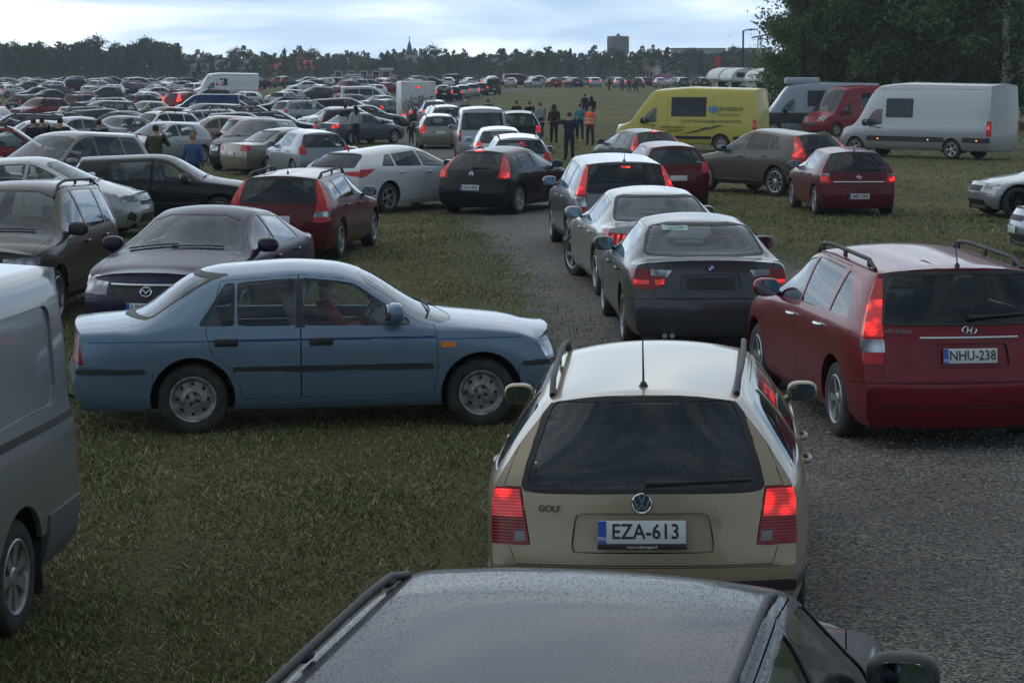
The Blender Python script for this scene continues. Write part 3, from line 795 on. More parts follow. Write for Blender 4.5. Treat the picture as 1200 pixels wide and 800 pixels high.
    for xa in (xra, xfa):
        q = [(xa + (ra + 0.03) * math.cos(t), r + 0.01 + (ra + 0.03) * math.sin(t)) for t in np.linspace(-0.3, math.pi + 0.3, 14)]
        for sg in (1, -1):
            y0, y1 = sg * (W / 2 - 0.06), sg * (W / 2 - 0.40)
            vs = [(x, y0, z) for x, z in q] + [(x, y1, z) for x, z in q]; k = len(q)
            b.add(vs, [(i, i + 1, k + i + 1, k + i) for i in range(k - 1)] + [tuple(range(k, 2 * k))])
    for xe in (0.30, L - 0.34): b.box((xe, 0, zs + 0.10), (0.30, W * 0.66, 0.18))
    add('underbody', b.mesh('underbody', [UNDER], 0))
    # wheels
    ty, ri = wheel_meshes(r, S.get('wheel', 'alloy5'), S.get('tw', 0.205))
    yw = W / 2 - S.get('tw', 0.205) / 2 - S.get('tin', 0.035)
    for xa in (xra, xfa):
        for sg in (1, -1):
            st = S.get('steer', 0.0) if xa == xfa else 0.0
            i = add('wheel', ty, -1, (xa, sg * yw, r), (0, 0, (0 if sg > 0 else math.pi) + st)); add('rim', ri, i)
    # interior
    f_, r_, st_ = seat_meshes()
    zse = S.get('seatz', 0.12)
    xs1 = S.get('seatx', xB + 0.32)
    if S.get('inside', True):
        for y in (0.36, -0.36): add('front_seat', f_, -1, (xs1, y * W / 1.75, zse + 0.04))
        if S.get('rseat', True): add('rear_seat', r_, -1, (xs1 - (0.74 if S['style'] in ('sedan', 'hatch') else 0.84), 0, zse + 0.03))
        add('steering_wheel', st_, -1, (min(xs1 + 0.52, xA - 0.28), 0.36, bl(xA) - 0.03), (0, R(25), 0))
        b = MB(); zc = float(s.topf(xc)) - 0.05
        b.box((xc - 0.24, 0, zc - 0.13), (0.52, W * 0.78, 0.24), bev=0.05)
        add('dashboard', b.mesh('dashboard', [LINING], 40))
    # mirrors
    mb_, mg_ = mirror_meshes(S.get('msc', 1.0), S.get('mblack', False))
    xm = S.get('xm', xA - 0.16); zm = S.get('zm', bl(xm) + 0.03)
    p, n = on_side(xm, zm)
    for sg in (1, -1):
        i = add('wing_mirror', mb_, -1, (xm, sg * (p.y - 0.01), zm + 0.02), (0, 0, 0) if sg > 0 else (math.pi, 0, 0))
        if sg < 0: parts[i] = ('wing_mirror', mirror_copy(mb_), -1, (xm, -(p.y - 0.01), zm + 0.02), (0, 0, 0))
        add('mirror_glass', mg_ if sg > 0 else mirror_copy(mg_), i)
    # door handles
    hm = handle_mesh(S.get('handle', 'paint'))
    hz = S.get('hz', 0.80)
    for nm, x in (('front_door', xB + 0.17), ('rear_door', (S['rd'][0] + 0.17) if S.get('rdoor', True) else None)):
        if x is None: continue
        z = bl(x) - S.get('hdrop', 0.11); p, n = on_side(x, z)
        for sg in (0, 1):
            if (nm, sg) in door_idx: add('door_handle', hm, door_idx[(nm, sg)], (p.x, p.y if not sg else -p.y, p.z), (0, 0, 0) if not sg else (math.pi, 0, 0))
    # side repeater and side mouldings come from cuts; roof rails, aerial, wipers, plates here
    if S.get('rails'):
        x0, x1, hgt, yo = S['rails'][:4]; style = S['rails'][4] if len(S['rails']) > 4 else BLACK
        b = MB(); path = []
        xs2 = np.linspace(x0, x1, 11)
        for i, x in enumerate(xs2):
            yy = float(s.ye(x, x)) - yo; p, n = on_top(x, yy); t = i / 10
            lift = hgt * min(1, (min(t, 1 - t) / 0.10)) ** 0.6
            path.append((x, yy, p.z + lift + 0.006))
        b.tube(path, S.get('rail_r', 0.017), 8, flat=1.1)
        for i in (1, 5, 9):
            x, y, z = path[i]; b.box((x, y, z - hgt / 2), (0.07, 0.024, hgt), bev=0.008)
        rm = b.mesh('roof_rail', [style], 60)
        add('roof_rail', rm); add('roof_rail', mirror_copy(rm))
    if S.get('aerial'):
        x, ln, ang = S['aerial']; p, n = on_top(x, 0)
        b = MB(); b.tube([(0, 0, -0.005), (0, 0, 0.025)], [0.028, 0.012], 8)
        b.tube([(0, 0, 0.02), (-ln * math.sin(ang), 0, 0.02 + ln * math.cos(ang))], [0.006, 0.0035], 6)
        add('aerial', b.mesh('aerial', [BLACK], 60), -1, tuple(p))
    if S.get('rwiper') and lid >= 0:
        y0, z0, y1, z1 = S['rwiper']; b = MB(); pts = []
        for t in np.linspace(0, 1, 6):
            p, n = on_rear(y0 + (y1 - y0) * t, z0 + (z1 - z0) * t); pts.append(p + n * (0.022 if t < 1 else 0.012))
        b.tube(pts, [0.024, 0.016, 0.010, 0.010, 0.009, 0.007], 6); add('rear_wiper', b.mesh('rear_wiper', [BLACK], 60), lid)
    if S.get('fwiper', True):
        for (y0, y1) in ((-0.08, 0.52), (-0.60, -0.02)):
            b = MB(); pts = []
            for t in np.linspace(0, 1, 6):
                z = float(s.topf(xc)) + 0.02 + 0.02 * t - 0.05 * (abs(y0 + (y1 - y0) * t) / 0.7) ** 2
                p, n = on_front(y0 + (y1 - y0) * t, z); pts.append(p + n * 0.014)
            b.tube(pts, 0.009, 6); add('windscreen_wiper', b.mesh('windscreen_wiper', [BLACK], 60))
    hb = S.get('highlamp')
    if hb:
        yw_, z_, m_ = hb; p0, n0 = on_rear(0, z_)
        b = MB(); vs = []
        for yy in np.linspace(-yw_, yw_, 5):
            for dz in (-0.016, 0.016):
                p, n = on_rear(yy, z_ + dz); vs.append(tuple(p + n * 0.012))
        nv = len(vs); vs += [tuple(Vector(v) + Vector((0.03, 0, 0))) for v in vs]
        fs = [(2 * i, 2 * i + 2, 2 * i + 3, 2 * i + 1) for i in range(4)]
        fs += [(2 * i, nv + 2 * i, nv + 2 * i + 2, 2 * i + 2) for i in range(4)] + [(2 * i + 1, 2 * i + 3, nv + 2 * i + 3, nv + 2 * i + 1) for i in range(4)]
        b.add(vs, fs); add('high_brake_lamp', b.mesh('high_brake_lamp', [m_], 30), lid)
    for (end, txt, z_) in S.get('plates', []):
        if end == 'rear': p, n = on_rear(0, z_); loc = (p.x - 0.014, 0, z_); rot = (0, max(-0.3, min(0.5, math.asin(max(-1, min(1, n.z))))) * 0.8, 0)
        else: p, n = on_front(0, z_); loc = (p.x + 0.014, 0, z_); rot = (0, 0, math.pi)
        ip = add('number_plate', plate_meshes(txt), -1, loc, rot)
        if txt: add('country_code', text_mesh('FIN', 0.030, 0.0006, WHITE, 0.0), ip, (-0.0062, 0.200, -0.035), (R(90), 0, -R(90)))
        if txt: add('lettering', text_mesh(txt, 0.108, 0.0008, INK, 0.0012, 0.88), ip, (-0.0056, -0.018, 0.0), (R(90), 0, -R(90)))
    for fn in S.get('extra', []): fn(s, add, dict(side=on_side, rear=on_rear, front=on_front, top=on_top, lid=lid, L=L, W=W, H=H, xra=xra, xfa=xfa, doors=door_idx))
    bm.free()
    return dict(parts=parts, L=L, W=W, H=H, S=S)
def paint_rgba(c):
    if len(c) == 4: return tuple(c)
    lum = 0.3 * c[0] + 0.59 * c[1] + 0.11 * c[2]
    return (*c, min(0.9, max(0.05, (lum - 0.02) * 7)) if max(c) - min(c) < 0.25 else 0.25)
def mirror_copy(me):
    k = ('mc', me.name)
    if k in CACHE: return CACHE[k]
    m = me.copy()
    for v in m.vertices: v.co.y = -v.co.y
    m.flip_normals(); CACHE[k] = m
    return m
def place_car(proto, name, label, x, y, head, color, cat='car', group=None, relight=None, skip=(), z=None, roll=0.0):
    root = bpy.data.objects.new(name, None); COL.objects.link(root); root.empty_display_size = 0.3
    root.location = (x, y, gz(x, y) if z is None else z); root.rotation_euler = (R(roll), 0, R(head))
    tag(root, label, cat, group)
    objs = []; L = proto['L']; c = paint_rgba(color)
    for (nm, me, par, loc, rot) in proto['parts']:
        if nm in skip: objs.append(None); continue
        if par >= 0 and objs[par] is None: objs.append(None); continue
        o = bpy.data.objects.new(nm, me); COL.objects.link(o)
        o.parent = objs[par] if par >= 0 else root
        o.location = (loc[0] - (L / 2 if par < 0 else 0), loc[1], loc[2]); o.rotation_euler = rot; o.color = c
        if relight and nm in relight:
            o.material_slots[0].link = 'OBJECT'; o.material_slots[0].material = relight[nm]
        objs.append(o)
    return root
# ------------------------------------------------------------ car models
def base(style, L, W, H, wb, fo, r, **k):
    S = dict(style=style, L=L, W=W, H=H, wb=wb, fo=fo, r=r)
    g = k.get
    cf = g('cf', L * 0.275); rf = g('rf', L * 0.43); zc = g('zc', H * 0.665); zrf = g('zrf', H - 0.045)
    xc, xrf = L - cf, L - rf; zh0 = g('zh0', 0.66); zh1 = g('zh1', zc - 0.13)
    S.update(cf=cf, rf=rf, xb=g('xb', L * 0.545))
    zr = g('zr', H - 0.07); xpk = g('xpk', L * 0.46)
    front = [(xrf, zrf), (xc, zc), (L - 0.40, zh1), (L - 0.08, zh0)]
    b0, b1 = g('b0', H * 0.625), g('b1', H * 0.66)
    S['belt'] = [(0, b1), (L * 0.5, (b0 + b1) / 2 + 0.005), (xc, b0), (L, b0 - 0.02)]
    S['fp'] = g('fp', [(0.18, 0.12), (0.32, 0.03), (0.46, 0.0), (0.58, 0.03), (zh0 + 0.02, 0.14)])
    S['roofw'] = g('roofw', W * 0.335)
    xra = L - fo - wb
    if style == 'sedan':
        zd = g('zd', b1 + 0.05); xgb = g('xgb', L * 0.15); xrr = g('xrr', L * 0.28)
        S.update(zd=zd, xgb=xgb)
        S['top'] = [(0, zd - g('dfall', 0.03)), (xgb, zd), (xrr, zr), (xpk, H)] + front
        S['rp'] = g('rp', [(0.2, 0.08), (0.38, 0.01), (0.55, 0.0), (zd - 0.08, 0.05), (zd, 0.09)])
        S['rw'] = g('rw', (zd + 0.02, zr - 0.05))
        S['rd'] = g('rd', (xra + 0.12, xrr + 0.02)); S['zb'] = 0.52
        S['wins'] = g('wins', [(xra + 0.05, xrr + 0.12, L - S['xb'] - 0.035, L - S['xb'] - 0.03)])
        S['gw'], S['gwt'] = 0.36, 0.29
    else:
        lean = g('lean', {'estate': 0.34, 'hatch': 0.50, 'suv': 0.34, 'mpv': 0.30, 'van': 0.08}[style])
        S['top'] = [(0, zr), (lean + 0.1, zr), (xpk, H)] + front
        S['rp'] = g('rp', [(0.2, 0.08), (0.38, 0.01), (0.58, 0.0), (b1 - 0.08, 0.05), (b1 + 0.06, lean * 0.32), (zr - 0.05, lean * 0.92), (zr + 0.05, lean)])
        S['rw'] = g('rw', (b1 + 0.02, zr - 0.10))
        S['rd'] = g('rd', (xra + 0.20, xra + 0.05) if style != 'hatch' else (xra + 0.22, xra + 0.22))
        xdb, xdt = S['rd']; xb = L - S['xb']
        w_ = [(xdb + 0.04, xdt + 0.06, xb - 0.035, xb - 0.03)]
        if style in ('estate', 'suv', 'mpv'): w_.append((0.34, lean + 0.22, xdb - 0.03, xdt + 0.0))
        S['wins'] = g('wins', w_); S['gw'], S['gwt'] = 0.385, 0.31
    S.update({q: v for q, v in k.items() if q not in ('belt',)})
    if g('belt'): S['belt'] = k['belt']
    return S
def lamp(rear, side, m, nm='tail_lamp', off=0.004):
    o = []
    if rear: o.append((nm, 'rear', rear, m, off, False))
    if side: o.append((nm, 'side', side, m, off, False))
    return o
def rect(a, b, c, d): return [(a, c), (b, c), (b, d), (a, d)]
def head(y0, z0, z1, L, wrap=0.40, m=None, slant=0.05):
    m = m or CLEAR
    return [('head_lamp', 'front', [(y0, z0), (1.5, z0 + slant), (1.5, z1 + slant + 0.02), (y0, z1)], m, 0.004, False),
            ('head_lamp', 'side', [(L + 0.1, z0 + slant), (L - wrap, z1 + slant), (L - wrap * 0.9, z1 + slant + 0.03), (L + 0.1, z1 + slant + 0.02)], m, 0.004, False)]
def grille(y, z0, z1, m=None): return [('grille', 'front', [(-y, z0), (y, z0), (y * 1.06, z1), (-y, z1)], m or BLACK, 0.003, True, 0.03)]
def airdam(y, z0, z1): return [('air_intake', 'front', [(-y, z0), (y, z0), (y * 0.92, z1), (-y, z1)], BLACK, -0.004, True, 0.04)]
def moulding(z0, z1, x0, x1, m=None): return [('side_moulding', 'side', rect(x0, x1, z0, z1), m or BLACK, 0.012, False)]
def ring_mesh(ro, ri, t=0.006, m=None, sy=1.0):
    b = MB(); b.lathe([(ri, 0), (ri, -t), ((ro + ri) / 2, -t * 1.5), (ro, -t), (ro, 0)], 24, axis='x')
    b.v = [(p[0], p[1] * sy, p[2]) for p in b.v]; b.f = b.f[:-2] if len(b.f[-1]) > 4 else b.f
    return b.mesh('emblem', [m or CHROME], 40)
def strokes(lines, w_, m, name='emblem'):     # flat bars in the y-z plane, as seen from behind (u right, v up)
    b = MB()
    for (u0, v0, u1, v1) in lines:
        d = Vector((u1 - u0, v1 - v0)).normalized() * w_ / 2; q = Vector((-d.y, d.x))
        c = [(u0 + q.x, v0 + q.y), (u1 + q.x, v1 + q.y), (u1 - q.x, v1 - q.y), (u0 - q.x, v0 - q.y)]
        b.add([(-0.009, -u, v) for u, v in c] + [(0, -u, v) for u, v in c], [(0, 1, 2, 3), (0, 4, 5, 1), (1, 5, 6, 2), (2, 6, 7, 3), (3, 7, 4, 0)])
    return b.mesh(name, [m], 30)
def emblem(kind, z, end='rear', size=0.055):
    def fn(s, add, c):
        p, n = (c['rear'] if end == 'rear' else c['front'])(0, z)
        rot = (0, math.asin(max(-1, min(1, n.z))) * 0.9, 0) if end == 'rear' else (0, math.asin(max(-1, min(1, n.z))) * 0.9, math.pi)
        loc = (p.x + (-0.006 if end == 'rear' else 0.006), 0, z)
        R_ = size
        if kind == 'vw':
            i = add('emblem', ring_mesh(R_, R_ * 0.86), -1, loc, rot)
            b = MB(); b.lathe([(0, -0.003), (R_ * 0.9, -0.003), (R_ * 0.9, 0.0)], 24, axis='x'); add('emblem_field', b.mesh('emblem_field', [mat('emblem_dark', (0.03, 0.04, 0.06), 0.3)], 30), i)
            q = R_ * 0.84
            add('emblem_letters', strokes([(-0.36 * q, 0.92 * q, 0, 0.08 * q), (0.36 * q, 0.92 * q, 0, 0.08 * q), (-0.86 * q, 0.42 * q, -0.38 * q, -0.88 * q), (0.86 * q, 0.42 * q, 0.38 * q, -0.88 * q), (-0.38 * q, -0.88 * q, 0, -0.06 * q), (0.38 * q, -0.88 * q, 0, -0.06 * q)], R_ * 0.17, CHROME), i)
        elif kind == 'chevrons':
            i = add('emblem', strokes([(-R_, -R_ * 0.7, 0, R_ * 0.1), (0, R_ * 0.1, R_, -R_ * 0.7), (-R_, R_ * 0.05, 0, R_ * 0.85), (0, R_ * 0.85, R_, R_ * 0.05)], R_ * 0.32, CHROME), -1, loc, rot)
        elif kind == 'oval_h':
            i = add('emblem', ring_mesh(R_, R_ * 0.84, sy=1.75), -1, loc, rot)
            add('emblem_letters', strokes([(-0.62 * R_, -0.6 * R_, -0.28 * R_, 0.66 * R_), (0.28 * R_, -0.66 * R_, 0.62 * R_, 0.6 * R_), (-0.45 * R_, -0.1 * R_, 0.45 * R_, 0.1 * R_)], R_ * 0.26, CHROME), i)
        elif kind == 'wing':
            i = add('emblem', ring_mesh(R_, R_ * 0.84, sy=1.25), -1, loc, rot)
            add('emblem_letters', strokes([(-1.0 * R_, 0.35 * R_, -0.45 * R_, 0.25 * R_), (-0.45 * R_, 0.3 * R_, 0, -0.35 * R_), (0, -0.35 * R_, 0.45 * R_, 0.3 * R_), (0.45 * R_, 0.25 * R_, 1.0 * R_, 0.35 * R_)], R_ * 0.2, CHROME), i)
        elif kind == 'bolt':
            i = add('emblem', ring_mesh(R_, R_ * 0.80), -1, loc, rot)
            add('emblem_letters', strokes([(-1.3 * R_, 0.16 * R_, 0.2 * R_, 0.16 * R_), (0.2 * R_, 0.16 * R_, -0.2 * R_, -0.16 * R_), (-0.2 * R_, -0.16 * R_, 1.3 * R_, -0.16 * R_)], R_ * 0.22, CHROME), i)
        elif kind == 'roundel':
            i = add('emblem', ring_mesh(R_, R_ * 0.70, m=mat('emblem_black', (0.015, 0.015, 0.018), 0.3)), -1, loc, rot)
            for q, m_ in ((0, PBLUE), (1, WHITE), (2, PBLUE), (3, WHITE)):
                b = MB(); a0 = q * math.pi / 2; pts = [(-0.004, 0, 0)] + [(-0.004, R_ * 0.7 * math.cos(a0 + t * math.pi / 12), R_ * 0.7 * math.sin(a0 + t * math.pi / 12)) for t in range(7)]
                b.add(pts, [tuple(range(8))]); add('emblem_quarter', b.mesh('emblem_quarter', [m_], 0), i)
        else:
            i = add('emblem', ring_mesh(R_, R_ * 0.7, sy=1.3), -1, loc, rot)
    return fn
def badge(txt, y, z, size, m=None, end='rear'):
    def fn(s, add, c):
        p, n = c['rear'](y, z)
        th = math.atan2(n.y, -n.x)
        add('badge_lettering', text_mesh(txt, size, 0.003, m or CHROME, 0.001), -1, (p.x - 0.006, y, z), (R(90), 0, -R(90) - th))
    return fn
def sticker(y0, y1, z0, z1, txt, size, mb, mt, nm='sticker'):
    def fn(s, add, c):
        b = MB(); q = [c['rear'](y, z) for y, z in ((y0, z0), (y1, z0), (y1, z1), (y0, z1))]; b.add([tuple(p + n * 0.006) for p, n in q], [(0, 1, 2, 3)])
        i = add(nm, b.mesh(nm, [mb], 0)); p, n = c['rear']((y0 + y1) / 2, (z0 + z1) / 2); n = (q[1][0] - q[0][0]).cross(q[3][0] - q[0][0]).normalized()
        if n.x > 0: n = -n
        e2 = (q[3][0] - q[0][0]).normalized(); e1 = e2.cross(n).normalized(); e2 = n.cross(e1); m_ = Matrix((e1, e2, n)).transposed()
        add(nm + '_lettering', text_mesh(txt, size, 0.0005, mt, 0.0005), i, tuple(p + n * 0.010), tuple(m_.to_euler()))
    return fn
def plate_frame(z, txt):
    def fn(s, add, c):
        p, n = c['rear'](0, z - 0.072)
        b = MB(); b.box((p.x - 0.012, 0, z - 0.073), (0.012, 0.45, 0.026), bev=0.003); i = add('plate_holder', b.mesh('plate_holder', [BLACK], 40))
        add('holder_lettering', text_mesh(txt, 0.020, 0.0004, WHITE, 0.0), i, (p.x - 0.019, 0, z - 0.073), (R(90), 0, -R(90)))
    return fn
def towbar(s, add, c):
    b = MB(); p, n = c['rear'](0, s.zs + 0.10)
    b.tube([(0.35, 0, s.zs + 0.05), (0.05, 0, s.zs + 0.02), (p.x - 0.08, 0, s.zs + 0.05), (p.x - 0.10, 0, s.zs + 0.14)], 0.018, 8)
    b.ell((p.x - 0.10, 0, s.zs + 0.17), (0.028, 0.028, 0.028), 10, 6); add('tow_bar', b.mesh('tow_bar', [BLACK], 60))
def exhaust(y):
    def fn(s, add, c):
        b = MB()
        for yy in (y, y + 0.08): b.tube([(0.3, yy, s.zs + 0.03), (0.02, yy, s.zs + 0.02)], 0.03, 10)
        add('exhaust_pipe', b.mesh('exhaust_pipe', [CHROME], 60))
    return fn
def plate_recess(z, hw=0.30, hh=0.085, m=None): return [('plate_recess', 'rear', [(-hw, z - hh), (hw, z - hh), (hw * 0.93, z + hh), (-hw, z + hh)], m or PAINT, -0.02, True, 0.03)]
def plate_lamp(z):
    def fn(s, add, c):
        p, n = c['rear'](0, z)
        for y in (-0.13, 0.13):
            b = MB(); b.box((p.x - 0.012, y, z), (0.03, 0.045, 0.012), bev=0.003); add('plate_lamp', b.mesh('plate_lamp', [LAMPW], 30))
    return fn
def chrome_bar(z, hw, h=0.028, end='rear', m=None):
    def fn(s, add, c):
        b = MB(); pts = []
        for y in np.linspace(-hw, hw, 9):
            p, n = (c['rear'] if end == 'rear' else c['front'])(y, z); pts.append(p + n * 0.006)
        b.tube(pts, h / 2, 6, flat=1.0); add('trim_bar', b.mesh('trim_bar', [m or CHROME], 60), -1)
    return fn

PROTO = {}
def model(name):
    if name not in PROTO: PROTO[name] = build_car(*MODELS[name]())
    return PROTO[name]
MODELS = {}
def M(fn): MODELS[fn.__name__[2:]] = fn; return fn

@M
def m_golf():
    L = 4.40
    return base('estate', L, 1.735, 1.41, 2.515, 0.87, 0.31, cf=1.20, rf=1.95, zc=0.98, zh0=0.68, b0=0.90, b1=0.93, zr=1.36, lean=0.34, roofw=0.575, xb=2.42,
        rp=[(0.2, 0.10), (0.40, 0.0), (0.54, 0.0), (0.60, 0.04), (0.88, 0.07), (0.98, 0.11), (1.30, 0.30), (1.40, 0.36)],
        gw=0.352, gwt=0.272, rw=(0.90, 1.32), zb=0.51, wheel='steel', seatz=0.13, bowr=0.09, rooftap=0.085, rtap=0.03, tr=0.08, bulge=1.6, msc=0.76,
        cuts=lamp([(0.575, 0.615), (1.2, 0.615), (1.2, 0.90), (0.62, 0.90)], [(-0.3, 0.615), (0.11, 0.62), (0.135, 0.90), (-0.3, 0.90)], RED_D) +
             lamp([(0.605, 0.755), (1.2, 0.755), (1.2, 0.89), (0.625, 0.89)], [(-0.3, 0.755), (0.12, 0.755), (0.13, 0.89), (-0.3, 0.89)], LIT, 'tail_lamp_lit', 0.006) +
             lamp([(0.59, 0.635), (0.65, 0.635), (0.65, 0.685), (0.60, 0.685)], None, CLEAR_D, 'lamp_inner', 0.006) +
             plate_recess(0.68, 0.36, 0.095) + moulding(0.46, 0.52, 1.0, 3.2) +
             [('bumper_strip', 'side', rect(-0.3, 0.62, 0.385, 0.435), BLACK, 0.012, True), ('bumper_strip', 'rear', rect(-0.1, 1.2, 0.38, 0.43), BLACK, 0.012, True)],
        rails=(0.55, 2.42, 0.050, 0.045), aerial=(0.50, 0.23, 0.0), rwiper=(-0.02, 0.925, -0.55, 0.935), plates=[('rear', 'EZA-613', 0.69)],
        extra=[emblem('vw', 0.832, size=0.052), badge('GOLF', 0.47, 0.80, 0.046), plate_frame(0.69, 'www.volkswagen.fi')]), 2
@M
def m_near_estate():
    L = 4.55
    return base('estate', L, 1.68, 1.50, 2.70, 0.88, 0.32, cf=1.22, rf=1.92, zc=1.0, zh0=0.74, zh1=0.92, b0=0.95, b1=0.98, zr=1.46, roofw=0.60, crown=(0.03, 0.028), gbow=0.35, rail_r=0.012, paint=PAINT_WET, mblack=True,
        cuts=head(0.45, 0.55, 0.70, L), rails=(0.4, 2.32, 0.026, 0.045), msc=0.95, bulge=1.4), 2
@M
def m_sunny():
    L = 4.28
    return base('sedan', L, 1.69, 1.395, 2.43, 0.80, 0.295, cf=1.17, rf=1.79, zc=0.945, zh0=0.73, zh1=0.865, b0=0.865, b1=0.895, zd=0.945, dfall=0.04, xgb=0.60, xrr=1.10, zr=1.34, roofw=0.56, xb=2.33, em=0.045,
        rd=(1.16, 1.30), wins=[(1.10, 1.34, 1.40, 1.41), (1.43, 1.44, L - 2.33 - 0.045, L - 2.33 - 0.04)], wheel='steel', handle='pad', hdrop=0.115, mblack=False, tsm=0.055, tw=0.18, tin=0.05, zs=0.20,
        rp=[(0.2, 0.10), (0.34, 0.0), (0.56, -0.01), (0.60, 0.05), (0.86, 0.07), (0.93, 0.11)], fp=[(0.2, 0.10), (0.34, 0.01), (0.55, 0.0), (0.58, 0.05), (0.70, 0.12)], bowf=0.18, bowr=0.07, bulge=0.7, zm=0.95,
        bumper_mat=PAINT, zb=0.58, zbf=0.58,
        cuts=moulding(0.525, 0.562, 1.0 + 0.39, 3.06) + [('bumper_strip', 'side', rect(-0.3, 0.66, 0.525, 0.562), BLACK, 0.012, True), ('bumper_strip', 'rear', rect(-0.1, 1.2, 0.525, 0.562), BLACK, 0.012, True),
              ('front_bumper_strip', 'side', rect(L - 0.44, L + 0.2, 0.525, 0.562), BLACK, 0.012, True), ('front_bumper_strip', 'front', rect(-0.1, 1.2, 0.525, 0.562), BLACK, 0.012, True),
              ('window_pillar', 'side', [(L - 2.33 - 0.04, 0.89), (L - 2.33 + 0.034, 0.89), (L - 2.33 + 0.03, 1.27), (L - 2.33 - 0.035, 1.27)], BLACK, 0.001, False),
              ('side_lamp', 'side', rect(L - 1.15, L - 1.03, 0.70, 0.745), AMBER, 0.01, False)] +
             [('pinstripe', 'side', rect(0.2, 1.16, 0.782, 0.792), mat('pinstripe_blue', (0.02, 0.05, 0.22), 0.4), 0.001, False), ('pinstripe', 'side', rect(1.17, L - 2.34, 0.782, 0.792), mat('pinstripe_blue'), 0.001, False), ('pinstripe', 'side', rect(L - 2.32, L - 1.2, 0.782, 0.792), mat('pinstripe_blue'), 0.001, False), ('pinstripe', 'side', rect(L - 1.18, L - 0.45, 0.765, 0.774), mat('pinstripe_blue'), 0.001, False)] +
             lamp([(0.42, 0.62), (1.2, 0.62), (1.2, 0.82), (0.42, 0.82)], [(-0.3, 0.60), (0.16, 0.60), (0.12, 0.83), (-0.3, 0.83)], RED_D) + head(0.42, 0.585, 0.70, L, 0.26, slant=0.02) + grille(0.40, 0.60, 0.69),
        extra=[towbar]), 2
@M
def m_i30():
    L = 4.475
    return base('estate', L, 1.775, 1.52, 2.70, 0.87, 0.315, cf=1.16, rf=2.02, zc=1.02, zh0=0.70, b0=0.955, b1=1.02, zr=1.46, lean=0.36, roofw=0.665, rooftap=0.0, rtap=0.0, tr=0.065, xb=2.40, wheel='alloy5', handle='chrome', rglass=GLASS_D,
        rd=(1.18, 1.12), wins=[(1.22, 1.22, L - 2.40 - 0.035, L - 2.40 - 0.03), (0.55, 0.98, 1.15, 1.10)], gw=0.375, gwt=0.335, rw=(1.03, 1.40), zb=0.56, bowr=0.13,
        rp=[(0.2, 0.10), (0.36, 0.0), (0.55, 0.0), (0.62, 0.05), (0.92, 0.09), (1.0, 0.12), (1.36, 0.32), (1.48, 0.40)],
        cuts=lamp([(0.675, 0.71), (1.2, 0.71), (1.2, 1.36), (0.615, 1.36), (0.675, 1.02)], [(-0.3, 0.70), (0.20, 0.72), (0.25, 0.90), (0.45, 1.33), (0.40, 1.37), (-0.3, 1.37)], RED) +
             lamp([(0.665, 0.80), (1.2, 0.80), (1.2, 0.90), (0.67, 0.90)], [(-0.3, 0.80), (0.245, 0.80), (0.265, 0.90), (-0.3, 0.90)], CLEAR, 'lamp_inner', 0.006) +
             lamp([(0.67, 0.92), (1.2, 0.92), (1.2, 1.20), (0.645, 1.20), (0.675, 1.02)], [(-0.3, 0.92), (0.26, 0.92), (0.36, 1.16), (-0.3, 1.18)], LIT, 'tail_lamp_lit', 0.006) +
             plate_recess(0.775, 0.33, 0.09) + [('bumper_crease', 'rear', rect(-0.1, 0.75, 0.36, 0.365), BLACK, 0.001, True)],
        rails=(0.62, 2.35, 0.065, 0.05), aerial=(0.42, 0.21, -0.35), rwiper=(0.0, 1.06, -0.48, 1.085), plates=[('rear', 'NHU-238', 0.775)], highlamp=(0.16, 1.455, RED_D),
        extra=[emblem('oval_h', 0.972, size=0.036), badge('HYUNDAI', 0.56, 0.965, 0.048), chrome_bar(0.915, 0.40, 0.022)]), 2
@M
def m_bmw():
    L = 4.52
    return base('sedan', L, 1.817, 1.42, 2.76, 0.79, 0.32, cf=1.45, rf=2.18, zc=0.96, zh0=0.68, b0=0.91, b1=0.95, zd=1.03, dfall=0.01, xgb=0.52, xrr=1.12, zr=1.36, roofw=0.58, xb=2.42, wheel='alloy10', zb=0.60,
        rp=[(0.2, 0.10), (0.36, 0.0), (0.60, 0.0), (0.64, 0.05), (0.84, 0.10), (0.96, 0.10), (1.03, 0.06)], rw=(1.045, 1.325), gw=0.365, gwt=0.30,
        cuts=lamp([(0.50, 0.74), (0.62, 0.70), (1.2, 0.70), (1.2, 0.915), (0.62, 0.915), (0.48, 0.84)], [(-0.3, 0.72), (0.20, 0.74), (0.36, 0.86), (0.30, 0.92), (-0.3, 0.92)], RED_D) +
             lamp([(0.47, 0.83), (0.64, 0.85), (0.64, 0.915), (0.42, 0.905)], None, CLEAR, 'lamp_inner', 0.006) +
             lamp([(0.50, 0.76), (0.60, 0.74), (0.60, 0.80), (0.50, 0.81)], None, LIT, 'tail_lamp_lit', 0.006) + lamp([(0.66, 0.755), (0.84, 0.755), (0.84, 0.80), (0.66, 0.80)], None, LIT, 'lamp_lower', 0.006) +
             plate_recess(0.77, 0.33, 0.085) + [('plate_frame', 'rear', rect(-0.26, 0.26, 0.71, 0.83), BLACK, -0.005, True)],
        extra=[emblem('roundel', 0.93, size=0.041), exhaust(0.42), sticker(0.42, 0.14, 1.265, 1.315, 'GB-4194', 0.05, mat('sticker_green', (0.30, 0.42, 0.36), 0.5), mat('sticker_ink', (0.05, 0.10, 0.09), 0.5))], aerial=None), 2
